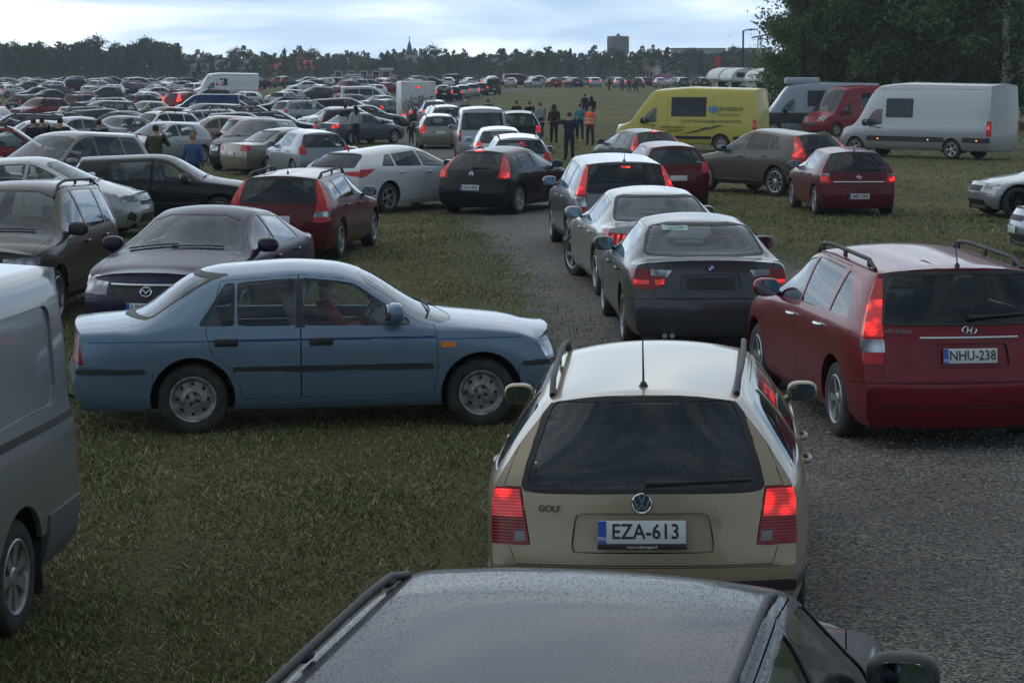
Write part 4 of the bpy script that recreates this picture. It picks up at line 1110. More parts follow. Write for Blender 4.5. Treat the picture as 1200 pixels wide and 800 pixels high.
@M
def m_p508():
    L = 4.79
    return base('sedan', L, 1.85, 1.456, 2.82, 0.98, 0.33, cf=1.45, rf=2.30, zc=0.98, b0=0.93, b1=0.98, zd=1.05, dfall=0.01, xgb=0.62, xrr=1.25, zr=1.38, roofw=0.58, wheel='alloy5', zb=0.55, steer=0.30, rw=(1.06, 1.335),
        cuts=lamp([(0.50, 0.86), (0.60, 0.76), (1.2, 0.74), (1.2, 0.96), (0.50, 0.90)], [(-0.3, 0.74), (0.20, 0.78), (0.42, 0.96), (-0.3, 1.0)], RED) +
             [('tail_lamp_lit', 'rear', [(0.62 + i * 0.075, 0.78), (0.65 + i * 0.075, 0.78), (0.63 + i * 0.075, 0.90), (0.60 + i * 0.075, 0.90)], LITB, 0.006, False) for i in range(3)], highlamp=None), 2
@M
def m_crv():
    L = 4.57
    return base('suv', L, 1.82, 1.68, 2.62, 0.90, 0.345, cf=1.18, rf=2.02, zc=1.12, zh0=0.80, b0=1.06, b1=1.10, zr=1.60, lean=0.34, roofw=0.665, rooftap=0.0, rtap=0.0, wheel='alloy5', zs=0.24, rglass=GLASS_D, zb=0.62, gw=0.36, gwt=0.32, rw=(1.10, 1.53), hdrop=0.13,
        rp=[(0.2, 0.12), (0.42, 0.0), (0.66, 0.0), (0.72, 0.05), (1.06, 0.08), (1.16, 0.12), (1.5, 0.32), (1.65, 0.38)],
        cuts=lamp([(0.66, 0.78), (1.2, 0.78), (1.2, 1.54), (0.60, 1.54), (0.675, 1.1)], [(-0.3, 0.76), (0.24, 0.78), (0.30, 1.05), (0.42, 1.48), (-0.3, 1.52)], RED) +
             lamp([(0.66, 0.86), (1.2, 0.86), (1.2, 1.02), (0.69, 1.02)], [(-0.3, 0.86), (0.25, 0.86), (0.28, 1.02), (-0.3, 1.02)], CLEAR, 'lamp_inner', 0.006) +
             lamp([(0.675, 1.06), (1.2, 1.06), (1.2, 1.50), (0.605, 1.50), (0.675, 1.1)], [(-0.3, 1.06), (0.28, 1.06), (0.38, 1.44), (-0.3, 1.46)], LIT, 'tail_lamp_lit', 0.006) +
             [('lower_cladding', 'side', rect(-0.3, L + 0.3, 0.1, 0.36), BLACK, 0.006, False), ('rear_cladding', 'rear', rect(-0.1, 1.5, 0.1, 0.42), BLACK, 0.006, True)] + plate_recess(0.86, 0.33, 0.09),
        highlamp=(0.075, 1.50, LITB), aerial=(0.45, 0.16, 0.5), rwiper=(0.0, 1.12, -0.45, 1.15)), 2
@M
def m_c4():
    L = 4.26
    return base('hatch', L, 1.77, 1.46, 2.61, 0.86, 0.32, cf=1.05, rf=2.0, zc=1.0, b0=0.94, b1=1.0, zr=1.40, zh0=0.66, xpk=1.95, lean=0.62, roofw=0.56, wheel='cap7', zb=0.55, rw=(0.99, 1.345), gw=0.355, gwt=0.29, rglass=GLASS_D, tsm=0.16,
        wins=[(1.0, 1.2, 1.70, 1.74), (0.62, 0.98, 0.95, 1.12)], rd=(0.96, 1.14), xb=2.45,
        rp=[(0.2, 0.10), (0.36, 0.0), (0.55, 0.0), (0.62, 0.04), (0.93, 0.12), (1.0, 0.18), (1.36, 0.58), (1.46, 0.70)],
        cuts=lamp([(0.60, 0.80), (1.2, 0.80), (1.2, 1.30), (0.535, 1.30), (0.635, 0.98)], [(-0.3, 0.78), (0.30, 0.80), (0.38, 0.96), (0.62, 1.26), (0.5, 1.34), (-0.3, 1.3)], RED) +
             lamp([(0.66, 0.82), (1.2, 0.82), (1.2, 0.95), (0.66, 0.95)], [(-0.3, 0.82), (0.30, 0.83), (0.34, 0.94), (-0.3, 0.95)], LIT, 'tail_lamp_lit', 0.006),
        highlamp=(0.12, 1.375, LITB), aerial=(0.72, 0.2, 0.4), plates=[('rear', 'IHX-809', 0.60)], rwiper=(0.0, 1.01, -0.40, 1.03), extra=[emblem('chevrons', 0.90, size=0.055)]), 1
@M
def m_i40():
    L = 4.77
    return base('estate', L, 1.815, 1.47, 2.77, 0.95, 0.335, cf=1.25, rf=2.15, zc=1.0, b0=0.94, b1=1.04, zr=1.36, zh0=0.68, lean=0.52, roofw=0.57, wheel='alloy5', zb=0.52, rw=(1.04, 1.30), gw=0.36, gwt=0.31, rglass=GLASS_D, paint=PAINT_S, handle='paint', rooftap=0.07,
        wins=[(1.34, 1.40, L - 2.56 - 0.035, L - 2.56 - 0.03), (0.86, 1.18, 1.28, 1.34)], rd=(1.30, 1.36), xb=2.56,
        cuts=lamp([(0.42, 0.88), (1.2, 0.78), (1.2, 0.97), (0.45, 0.93)], [(-0.3, 0.78), (0.28, 0.82), (0.62, 1.0), (-0.3, 0.97)], RED), highlamp=None, plates=[('rear', '', 0.74)], aerial=(0.7, 0.12, 0.6)), 1
@M
def m_mazda6():
    L = 4.69
    return base('sedan', L, 1.78, 1.435, 2.675, 0.97, 0.32, cf=1.22, rf=2.12, zc=0.99, zh0=0.70, zh1=0.87, b0=0.93, b1=0.96, zd=1.02, xgb=0.40, xrr=1.15, zr=1.36, roofw=0.57, wheel='alloy10',
        fp=[(0.18, 0.12), (0.32, 0.02), (0.46, 0.0), (0.60, 0.03), (0.72, 0.13)],
        cuts=lamp([(0.5, 0.78), (1.2, 0.76), (1.2, 0.93), (0.5, 0.90)], [(-0.3, 0.76), (0.3, 0.8), (0.3, 0.92), (-0.3, 0.93)], RED) + head(0.47, 0.575, 0.715, L, 0.46, slant=0.03) +
             [('grille', 'front', [(-0.1, 0.49), (0.24, 0.50), (0.40, 0.60), (0.44, 0.685), (-0.1, 0.70)], BLACK, -0.006, True)] + airdam(0.42, 0.24, 0.36) + [('fog_recess', 'front', [(0.55, 0.27), (0.74, 0.29), (0.74, 0.38), (0.55, 0.36)], BLACK, -0.003, False)],
        plates=[('front', 'UYA-944', 0.44)], extra=[emblem('wing', 0.62, 'front', 0.055), chrome_bar(0.69, 0.42, 0.035, 'front')], aerial=(0.95, 0.22, 0.3)), 2
@M
def m_v50():
    L = 4.51
    return base('estate', L, 1.77, 1.45, 2.64, 0.92, 0.32, cf=1.30, rf=2.10, zc=0.98, b0=0.92, b1=1.0, zr=1.40, lean=0.30, roofw=0.625, rooftap=0.0, rtap=0.0, wheel='alloy5', rw=(0.98, 1.34), gw=0.35, gwt=0.305, zb=0.54, rglass=GLASS_D,
        cuts=lamp([(0.58, 0.66), (1.2, 0.66), (1.2, 1.34), (0.565, 1.34), (0.645, 1.0), (0.62, 0.86)], [(-0.3, 0.64), (0.26, 0.68), (0.30, 0.90), (0.40, 1.32), (-0.3, 1.34)], RED) +
             lamp([(0.60, 0.74), (1.2, 0.74), (1.2, 0.83), (0.62, 0.83)], [(-0.3, 0.74), (0.27, 0.74), (0.28, 0.83), (-0.3, 0.83)], CLEAR, 'lamp_inner', 0.006) +
             moulding(0.40, 0.45, 1.0, 3.2), rails=(0.5, 2.4, 0.07, 0.04), aerial=(0.8, 0.05, 0.2), plates=[('rear', '', 0.70)]), 2
@M
def m_scout():      # dark bronze estate with a tall roof, roof rails
    L = 4.22
    return base('suv', L, 1.79, 1.66, 2.58, 0.87, 0.335, cf=1.08, rf=1.85, zc=1.08, zh0=0.82, zh1=0.98, b0=1.02, b1=1.06, zr=1.60, lean=0.16, roofw=0.62, wheel='alloy10', zs=0.24, tsm=0.08,
        cuts=head(0.40, 0.70, 0.84, L, 0.30, slant=0.02) + grille(0.36, 0.70, 0.82) + airdam(0.5, 0.30, 0.46) + moulding(0.42, 0.47, 0.95, 3.0) + [('lower_cladding', 'side', rect(-0.3, L + 0.3, 0.1, 0.34), BLACK, 0.006, False)],
        rails=(0.35, 2.42, 0.06, 0.05), mblack=True, hdrop=0.13), 2
@M
def m_corsa():
    L = 4.02
    return base('hatch', L, 1.74, 1.49, 2.51, 0.87, 0.315, cf=0.98, rf=1.92, zc=1.02, zh0=0.72, zh1=0.88, b0=0.96, b1=1.03, zr=1.42, lean=0.40, roofw=0.56, wheel='alloy10', tsm=0.15, xpk=1.85,
        cuts=head(0.42, 0.66, 0.80, L, 0.50, slant=0.04) + [('grille', 'front', rect(-0.1, 0.36, 0.60, 0.70), BLACK, -0.004, True, 0.02), ('air_intake', 'front', [(-0.1, 0.27), (0.42, 0.27), (0.38, 0.44), (-0.1, 0.44)], BLACK, -0.006, True), ('fog_recess', 'front', [(0.52, 0.30), (0.78, 0.36), (0.70, 0.50), (0.56, 0.44)], BLACK, -0.004, False)] +
             lamp([(0.56, 0.80), (1.2, 0.80), (1.2, 1.05), (0.6, 1.05)], [(-0.3, 0.80), (0.25, 0.82), (0.25, 1.05), (-0.3, 1.05)], RED), extra=[chrome_bar(0.68, 0.35, 0.03, 'front'), emblem('bolt', 0.72, 'front', 0.05)]), 1
@M
def m_golf3():
    L = 4.02
    return base('hatch', L, 1.70, 1.425, 2.475, 0.83, 0.30, cf=1.12, rf=1.80, zc=0.96, zh0=0.70, zh1=0.86, b0=0.88, b1=0.92, zr=1.37, lean=0.36, roofw=0.565, wheel='steel', tsm=0.06, handle='black', mblack=True, bulge=0.6,
        cuts=head(0.42, 0.58, 0.70, L, 0.18) + grille(0.42, 0.60, 0.68) + moulding(0.44, 0.49, 0.95, 2.8) + lamp([(0.5, 0.62), (1.2, 0.62), (1.2, 0.80), (0.5, 0.80)], [(-0.3, 0.62), (0.12, 0.62), (0.12, 0.80), (-0.3, 0.80)], RED_D)), 1
@M
def m_minivan():
    L = 4.73
    return base('mpv', L, 1.95, 1.75, 2.88, 0.90, 0.325, cf=0.95, rf=2.05, zc=1.08, zh0=0.74, zh1=0.90, b0=1.0, b1=1.05, zr=1.66, lean=0.34, roofw=0.66, wheel='alloy5', tsm=0.2, rglass=GLASS_D, xb=2.55,
        rd=(1.15, 1.12), rd_arc=False, wins=[(1.25, 1.22, L - 2.55 - 0.035, L - 2.55 - 0.03), (0.40, 0.62, 1.18, 1.15)], cuts=head(0.45, 0.60, 0.74, L, 0.4) + grille(0.4, 0.60, 0.70) + airdam(0.5, 0.26, 0.40)), 1
@M
def m_astra():
    L = 4.25
    return base('hatch', L, 1.753, 1.46, 2.614, 0.92, 0.32, cf=1.08, rf=1.98, zc=1.0, b0=0.93, b1=0.99, zr=1.40, lean=0.52, roofw=0.57, wheel='cap7', zb=0.55, rw=(0.97, 1.345), gw=0.375, gwt=0.31, rglass=GLASS_D,
        rp=[(0.2, 0.10), (0.36, 0.0), (0.55, 0.0), (0.60, 0.05), (0.92, 0.10), (1.0, 0.17), (1.36, 0.48), (1.46, 0.58)],
        cuts=lamp([(0.58, 0.72), (1.2, 0.70), (1.2, 0.93), (0.64, 0.93)], [(-0.3, 0.70), (0.22, 0.74), (0.28, 0.93), (-0.3, 0.93)], RED) + lamp([(0.66, 0.76), (0.80, 0.76), (0.80, 0.86), (0.66, 0.86)], None, LIT, 'tail_lamp_lit', 0.006) +
             lamp([(0.62, 0.88), (1.2, 0.88), (1.2, 0.925), (0.635, 0.925)], None, CLEAR, 'lamp_inner', 0.006),
        plates=[('rear', 'IMY-799', 0.44)], aerial=(0.62, 0.15, 0.4), rwiper=(0.0, 0.985, -0.42, 1.0), extra=[emblem('bolt', 0.85, size=0.045), chrome_bar(0.745, 0.55, 0.035), towbar]), 1
@M
def m_xc60():
    L = 4.63
    return base('suv', L, 1.89, 1.69, 2.774, 0.88, 0.365, cf=1.20, rf=2.15, zc=1.10, zh0=0.82, b0=1.05, b1=1.17, zr=1.58, lean=0.50, roofw=0.64, wheel='alloy10', zs=0.26, rglass=GLASS_D, zb=0.64, rw=(1.12, 1.50), gw=0.35, gwt=0.31, hdrop=0.14,
        wins=[(1.28, 1.36, L - 2.5 - 0.035, L - 2.5 - 0.03), (0.80, 1.12, 1.22, 1.30)], rd=(1.22, 1.30), xb=2.5,
        cuts=lamp([(0.60, 0.86), (1.2, 0.86), (1.2, 1.52), (0.555, 1.52), (0.66, 1.10)], [(-0.3, 0.86), (0.36, 0.90), (0.40, 1.06), (0.34, 1.16), (0.60, 1.52), (-0.3, 1.52)], RED) + lamp([(0.66, 1.0), (1.2, 1.0), (1.2, 1.35), (0.70, 1.35), (0.70, 1.1)], [(-0.3, 1.0), (0.34, 1.0), (0.36, 1.06), (0.3, 1.14), (0.46, 1.35), (-0.3, 1.35)], LIT, 'tail_lamp_lit', 0.006) +
             [('lower_cladding', 'side', rect(-0.3, L + 0.3, 0.1, 0.37), BLACK, 0.006, False), ('chrome_strip', 'side', rect(1.45, 3.25, 0.375, 0.40), CHROME, 0.014, False)]), 1
def van_cuts(L, **k): return []
@M
def m_sprinter():
    L = 7.0
    return base('van', L, 1.99, 2.82, 4.32, 1.0, 0.36, cf=0.95, rf=1.75, zc=1.30, zh0=1.02, zh1=1.16, b0=1.18, b1=1.35, zr=2.76, zrf=2.72, lean=0.06, roofw=0.86, xpk=4.0, wheel='alloy5', zs=0.32, xb=2.25, crown=(0.06, 0.09), tsm=0.14, bulge=2.0, rtap=0.0, rooftap=0.0, msc=1.5, rwin=False, handle='black', mblack=True,
        rp=[(0.3, 0.02), (0.5, 0.0), (2.8, 0.05), (3.0, 0.12)], fp=[(0.3, 0.12), (0.5, 0.0), (0.75, 0.02), (0.98, 0.14)], bowr=0.05, tr=0.04, em=0.85, rdoor=False, rd=(2.0, 2.0),
        wins=[], zb=0.56, rseat=False, seatz=0.5, lining=False,
        cuts=[('sliding_door', 'side', rect(3.28, 4.74, 0.45, 2.50), PAINT, 0.0, False), ('side_window', 'side', rect(3.40, 4.62, 1.50, 2.20), GLASS_O, 0.004, False, 0.05),
              ('side_moulding', 'side', rect(0.02, 1.20, 0.62, 0.80), BLACK, 0.016, False), ('side_moulding', 'side', rect(2.0, 5.45, 0.62, 0.80), BLACK, 0.016, False),
              ('roof_seam', 'side', rect(0.2, 5.0, 2.54, 2.55), BLACK, 0.001, False), 
              ('tail_lamp', 'rear', rect(0.86, 1.2, 0.86, 1.42), RED, 0.004, False), ('tail_lamp', 'side', rect(-0.2, 0.20, 0.86, 1.42), RED, 0.004, False), ('tail_lamp_lit', 'side', rect(-0.2, 0.17, 1.10, 1.26), LIT, 0.008, False),
              ('marker_lamp', 'side', rect(0.56, 0.60, 0.69, 0.72), AMBER_LIT, 0.03, False), ('marker_lamp', 'side', rect(2.66, 2.70, 0.69, 0.72), AMBER_LIT, 0.03, False), ('marker_lamp', 'side', rect(4.91, 4.95, 0.69, 0.72), AMBER_LIT, 0.03, False)] + head(0.5, 0.80, 1.0, L, 0.4) + grille(0.5, 0.72, 0.92)), 1
@M
def m_ducato():
    L = 6.3
    return base('van', L, 2.02, 2.62, 3.8, 0.98, 0.34, cf=0.85, rf=1.70, zc=1.26, zh0=0.98, zh1=1.10, b0=1.12, b1=1.3, zr=2.56, zrf=2.50, lean=0.06, roofw=0.84, xpk=3.0, wheel='steel', zs=0.30, xb=2.05, crown=(0.06, 0.08), tsm=0.14, bulge=1.5, rtap=0.0, rooftap=0.0, msc=1.5, mblack=True, rwin=False, paint=PAINT_S,
        rp=[(0.3, 0.02), (0.5, 0.0), (2.4, 0.04), (2.6, 0.10)], fp=[(0.3, 0.10), (0.5, 0.0), (0.75, 0.02), (0.95, 0.12)], bowr=0.05, tr=0.04, em=0.68, rdoor=False, rd=(2.0, 2.0), wins=[], zb=0.52, rseat=False, seatz=0.5, lining=False, handle='black',
        cuts=[('side_window', 'side', rect(2.20, 3.60, 1.46, 2.14), GLASS_O, 0.004, False, 0.04), ('window_seal', 'side', rect(2.15, 2.20, 1.41, 2.19), BLACK, 0.006, False), ('window_seal', 'side', rect(3.60, 3.65, 1.41, 2.19), BLACK, 0.006, False), ('window_seal', 'side', rect(2.15, 3.65, 2.14, 2.19), BLACK, 0.006, False), ('window_seal', 'side', rect(2.15, 3.65, 1.41, 1.46), BLACK, 0.006, False),
              ('side_moulding', 'side', rect(0.05, 0.98, 0.50, 0.62), BLACK, 0.014, False), ('side_moulding', 'side', rect(1.9, 4.1, 0.50, 0.62), BLACK, 0.014, False),
              ('panel_seam', 'side', rect(3.80, 3.81, 0.5, 2.2), BLACK, 0.001, False), ('panel_seam', 'side', rect(1.85, 1.86, 0.5, 2.2), BLACK, 0.001, False),
              ('tail_lamp', 'rear', rect(0.86, 1.2, 0.80, 1.30), RED, 0.004, False), ('tail_lamp', 'side', rect(-0.2, 0.16, 0.80, 1.30), RED, 0.004, False), ('tail_lamp_lit', 'side', rect(-0.2, 0.14, 1.0, 1.14), LIT, 0.008, False)] + head(0.5, 0.78, 0.98, L, 0.5) + grille(0.5, 0.5, 0.7)), 1
@M
def m_transporter():
    L = 4.85
    return base('van', L, 1.84, 1.94, 2.80, 0.95, 0.315, cf=0.78, rf=1.72, zc=1.18, zh0=0.85, zh1=1.02, b0=1.08, b1=1.10, zr=1.92, zrf=1.88, lean=0.18, roofw=0.83, xpk=2.6, wheel='cap7', zs=0.26, xb=1.95, crown=(0.05, 0.03), tsm=0.08, bulge=1.0, rtap=0.0, rooftap=0.0, msc=1.3, mblack=True, em=0.30, rdoor=False, rd=(2.0, 2.0),
        wins=[], rw=(1.22, 1.74), gw=0.37, gwt=0.34, zb=0.50, bumper_mat=BLACK, rseat=False, seatz=0.4, rglass=GLASS_D, tr=0.03, bowr=0.05, tin=0.05,
        cuts=[('side_panel', 'side', rect(0.38, 1.82, 1.14, 1.70), PAINT, -0.016, False, 0.10), ('door_rail', 'side', rect(0.12, 1.80, 1.03, 1.075), BLACK, 0.006, False),
              ('lower_cladding', 'side', rect(-0.3, 0.66, 0.1, 0.56), mat('grey_plastic', (0.11, 0.115, 0.12), 0.6), 0.012, False), ('tail_lamp', 'rear', rect(0.72, 1.2, 0.70, 1.12), RED, 0.004, False), ('tail_lamp', 'side', rect(-0.3, 0.05, 0.70, 1.12), RED, 0.004, False)] + head(0.45, 0.68, 0.86, L, 0.3),
        extra=[mudflap]), 2
def mudflap(s, add, c):
    for sg in (1, -1):
        b = MB(); b.box((c['xra'] - 0.38, sg * (s.W / 2 - 0.16), 0.28), (0.015, 0.24, 0.30), bev=0.004); add('mud_flap', b.mesh('mud_flap', [BLACK], 30))
# plain models for cars further off
def RL(z0, z1, y0=0.56, lit=False): return lamp([(y0, z0), (1.2, z0), (1.2, z1), (y0 + 0.04, z1)], [(-0.3, z0), (0.22, z0 + 0.02), (0.26, z1), (-0.3, z1)], RED)
@M
def m_hatch():
    L = 4.0
    return base('hatch', L, 1.70, 1.48, 2.5, 0.82, 0.30, cf=1.02, rf=1.86, zc=1.0, zh0=0.70, lean=0.42, wheel='cap7', cuts=RL(0.78, 1.02) + head(0.42, 0.60, 0.74, L) + grille(0.36, 0.60, 0.69) + airdam(0.5, 0.26, 0.38), plates=[('rear', '', 0.66), ('front', '', 0.45)]), 1
@M
def m_estate():
    L = 4.6
    return base('estate', L, 1.77, 1.48, 2.68, 0.92, 0.315, zh0=0.70, wheel='alloy5', rails=(0.5, 2.5, 0.05, 0.05), cuts=RL(0.70, 1.02, 0.60) + head(0.42, 0.60, 0.74, L) + grille(0.40, 0.60, 0.70) + airdam(0.5, 0.26, 0.38), plates=[('rear', '', 0.70), ('front', '', 0.45)]), 1
@M
def m_sedan():
    L = 4.6
    return base('sedan', L, 1.78, 1.44, 2.7, 0.92, 0.315, zh0=0.70, wheel='alloy5', cuts=RL(0.74, 0.93, 0.50) + head(0.42, 0.60, 0.74, L) + grille(0.40, 0.60, 0.70) + airdam(0.5, 0.26, 0.38), plates=[('rear', '', 0.66), ('front', '', 0.45)]), 1
@M
def m_saloon():
    L = 4.6
    return base('sedan', L, 1.80, 1.40, 2.76, 0.72, 0.335, zh0=0.68, wheel='dark5', cuts=RL(0.74, 0.93, 0.50) + head(0.42, 0.60, 0.72, L) + grille(0.34, 0.56, 0.68) + airdam(0.5, 0.26, 0.38)), 1
@M
def m_suv():
    L = 4.55
    return base('suv', L, 1.84, 1.70, 2.64, 0.88, 0.345, zc=1.12, zh0=0.82, zs=0.25, wheel='alloy5', rails=(0.5, 2.5, 0.05, 0.05), cuts=RL(0.86, 1.12, 0.64) + head(0.42, 0.72, 0.88, L) + grille(0.42, 0.70, 0.84) + airdam(0.5, 0.32, 0.46), plates=[('rear', '', 0.80), ('front', '', 0.52)]), 1
@M
def m_mpv():
    L = 4.5
    return base('mpv', L, 1.80, 1.66, 2.72, 0.88, 0.32, cf=0.92, rf=2.0, zc=1.08, zh0=0.74, tsm=0.16, wheel='cap7', cuts=RL(0.80, 1.12, 0.62) + head(0.42, 0.64, 0.80, L) + grille(0.40, 0.62, 0.72) + airdam(0.5, 0.28, 0.40), plates=[('rear', '', 0.72), ('front', '', 0.45)]), 1
@M
def m_microvan():
    L = 4.9
    return base('van', L, 1.90, 1.95, 3.0, 0.93, 0.325, cf=0.80, rf=1.70, zc=1.18, zh0=0.86, b0=1.08, b1=1.10, zr=1.90, zrf=1.85, lean=0.16, roofw=0.76, xpk=2.6, zs=0.26, xb=2.0, rwin=True, rw=(1.15, 1.72), gw=0.39, gwt=0.35, em=0.2, rd=(1.7, 1.7), rd_arc=False, wins=[(1.72, 1.72, 2.84, 2.84), (0.35, 0.42, 1.64, 1.64)], rdoors=False, wheel='steel', rglass=GLASS_D,
        cuts=[('tail_lamp', 'rear', rect(0.76, 1.2, 0.72, 1.14), RED_D, 0.004, False), ('tail_lamp', 'side', rect(-0.3, 0.12, 0.72, 1.14), RED_D, 0.004, False), ('tail_lamp_lit', 'rear', rect(0.78, 1.2, 0.94, 1.08), LIT, 0.007, False)] + head(0.45, 0.68, 0.86, L, 0.3) + grille(0.45, 0.70, 0.82), plates=[('rear', '', 0.62)]), 1
# ------------------------------------------------------------ the setting: ground, road, grass, gravel
CP, SP = math.cos(PITCH), math.sin(PITCH)
def spot(px, py, z=0.0):
    """world point at height z (above the local ground) seen at photo position px, py"""
    dx, dy = (px - 600) / FPX, (400 - py) / FPX
    d = Vector((dx, CP + dy * SP, -SP + dy * CP))
    zz = z
    for _ in range(12):
        t = (zz - CAM_H) / d.z; p = Vector((0, 0, CAM_H)) + d * t
        zz = z + gz(p.x, p.y)
    return Vector((p.x, p.y, zz))
def at_dist(px, y):
    return (px - 600) / FPX * y * 1.0 / (CP + 0 * SP) if False else (px - 600) / FPX * (y / CP * CP)
ROAD = [(-2, 3.2, 2.7), (4, 3.3, 2.75), (12, 3.6, 2.8), (18, 3.45, 2.6), (24, 2.9, 2.35), (30, 2.45, 2.15), (38, 1.7, 2.0), (48, 0.6, 1.9), (60, -0.6, 1.85), (75, -2.0, 1.8), (95, -3.7, 1.8), (125, -5.8, 1.8), (170, -7.4, 1.8), (215, -6.6, 1.8), (255, -3.5, 1.8), (290, 4, 1.8)]
def road_at(y):
    return (np.interp(y, [r[0] for r in ROAD], [r[1] for r in ROAD]), np.interp(y, [r[0] for r in ROAD], [r[2] for r in ROAD]))
def build_ground():
    ys = list(np.arange(-30, 60, 3.0)) + list(np.arange(60, 340, 10.0)) + [340, 380, 450, 600, 800, 1000]
    b = MB(); vs = []; fs = []
    fx = np.array([-1.0, -0.6, -0.35, -0.2, -0.1, 0, 0.1, 0.2, 0.35, 0.6, 1.0])
    for y in ys:
        wd = max(60.0, y * 1.2)
        for q in fx: vs.append((q * wd, y, gz(q * wd, y)))
    k = len(fx)
    for i in range(len(ys) - 1):
        for j in range(k - 1): fs.append((i * k + j, i * k + j + 1, (i + 1) * k + j + 1, (i + 1) * k + j))
    b.add(vs, fs)
    m = mat('field_grass', (0.05, 0.06, 0.025), 0.95, spec=0.15)
    t, n, l, bs = nodes(m)
    tcx = n('ShaderNodeTexCoord')
    def nz(sc_, det=5, ro=0.6):
        q = n('ShaderNodeTexNoise'); q.inputs['Scale'].default_value = sc_; q.inputs['Detail'].default_value = det; q.inputs['Roughness'].default_value = ro
        l(tcx.outputs['Object'], q.inputs['Vector']); return q
    def ramp(src, c0, c1, lo, hi):
        c = n('ShaderNodeValToRGB'); c.color_ramp.elements[0].position = lo; c.color_ramp.elements[1].position = hi
        c.color_ramp.elements[0].color = (*c0, 1); c.color_ramp.elements[1].color = (*c1, 1); l(src, c.inputs[0]); return c
    fine = ramp(nz(26, 8, 0.75).outputs['Fac'], (0.058, 0.068, 0.024), (0.150, 0.150, 0.066), 0.34, 0.68)
    dry = ramp(nz(1.1, 6, 0.65).outputs['Fac'], (0, 0, 0), (1, 1, 1), 0.50, 0.72)
    big = ramp(nz(0.09, 5).outputs['Fac'], (0, 0, 0), (1, 1, 1), 0.42, 0.64)
    m1 = n('ShaderNodeMixRGB'); l(dry.outputs[0], m1.inputs[0]); l(fine.outputs[0], m1.inputs[1]); m1.inputs[2].default_value = (0.165, 0.140, 0.080, 1)
    m2 = n('ShaderNodeMixRGB'); m2.blend_type = 'MULTIPLY'; l(big.outputs[0], m2.inputs[0]); l(m1.outputs[0], m2.inputs[1]); m2.inputs[2].default_value = (1.45, 1.35, 1.1, 1)
    vf = n('ShaderNodeTexVoronoi'); vf.inputs['Scale'].default_value = 55.0; l(tcx.outputs['Object'], vf.inputs['Vector'])
    sv = n('ShaderNodeSeparateXYZ'); l(vf.outputs['Color'], sv.inputs[0]); fl_ = ramp(sv.outputs[0], (0.45, 0.45, 0.45), (1.5, 1.45, 1.35), 0.1, 0.95)
    m3 = n('ShaderNodeMixRGB'); m3.blend_type = 'MULTIPLY'; m3.inputs[0].default_value = 0.8; l(m2.outputs[0], m3.inputs[1]); l(fl_.outputs[0], m3.inputs[2])
    l(m3.outputs[0], bs.inputs['Base Color'])
    bp = n('ShaderNodeBump'); bp.inputs['Strength'].default_value = 0.9; bp.inputs['Distance'].default_value = 0.05
    l(nz(40, 8, 0.8).outputs['Fac'], bp.inputs['Height']); l(bp.outputs[0], bs.inputs['Normal'])
    o = link('field', b.mesh('field', [m], 60)); tag(o, kind='structure')
    # gravel road
    rng = np.random.default_rng(5)
    b = MB(); vs = []; fs = []
    yy = list(np.arange(-2, 60, 0.4)) + list(np.arange(60, 290, 3.0))
    ef = []
    for y in yy:
        c, hw = road_at(y)
        wr = 0.8 if y < 20 else 0.0
        for q, (k_, e_, z_) in enumerate(((-1.45, 1.0, 0.004), (-0.8, 0.30, 0.007), (0.0, 0.0, 0.008), (0.8, 0.30, 0.007), (1.45, 1.0, 0.004))):
            x = c + hw * k_ + (wr if q == 4 else 0); vs.append((x, y, gz(x, y) + z_)); ef.append(e_)
    for i in range(len(yy) - 1):
        for j in range(4): fs.append((i * 5 + j, i * 5 + j + 1, i * 5 + 6 + j, i * 5 + 5 + j))
    b.add(vs, fs)
    m = mat('wet_gravel', (0.1, 0.1, 0.1), 0.6, spec=0.4)
    t, n, l, bs = nodes(m); tcx = n('ShaderNodeTexCoord')
    vo = n('ShaderNodeTexVoronoi'); vo.inputs['Scale'].default_value = 62.0; l(tcx.outputs['Object'], vo.inputs['Vector'])
    sp_ = n('ShaderNodeSeparateXYZ'); l(vo.outputs['Color'], sp_.inputs[0])
    c = ramp(sp_.outputs[0], (0.040, 0.037, 0.033), (0.30, 0.275, 0.24), 0.25, 1.0)
    wet = ramp(nz(0.55, 5).outputs['Fac'], (0.55, 0.54, 0.53), (1.0, 1.0, 1.0), 0.38, 0.62)
    mm = n('ShaderNodeMixRGB'); mm.blend_type = 'MULTIPLY'; mm.inputs[0].default_value = 1; l(c.outputs[0], mm.inputs[1]); l(wet.outputs[0], mm.inputs[2])
    va = n('ShaderNodeAttribute'); va.attribute_name = 'verge'
    nv_ = nz(2.2, 8, 0.7); ad = n('ShaderNodeMath'); ad.operation = 'MULTIPLY_ADD'; ad.inputs[1].default_value = 1.3; ad.inputs[2].default_value = -0.65; l(nv_.outputs['Fac'], ad.inputs[0])
    a2 = n('ShaderNodeMath'); a2.operation = 'ADD'; l(ad.outputs[0], a2.inputs[0]); l(va.outputs['Fac'], a2.inputs[1])
    sm_ = n('ShaderNodeMapRange'); sm_.interpolation_type = 'SMOOTHSTEP'; sm_.inputs[1].default_value = 0.40; sm_.inputs[2].default_value = 0.72; l(a2.outputs[0], sm_.inputs[0])
    gf = ramp(nz(26, 8, 0.75).outputs['Fac'], (0.040, 0.047, 0.017), (0.105, 0.105, 0.047), 0.34, 0.68)
    soil = n('ShaderNodeMixRGB'); soil.inputs[0].default_value = 0.12; l(gf.outputs[0], soil.inputs[1]); soil.inputs[2].default_value = (0.12, 0.098, 0.07, 1)
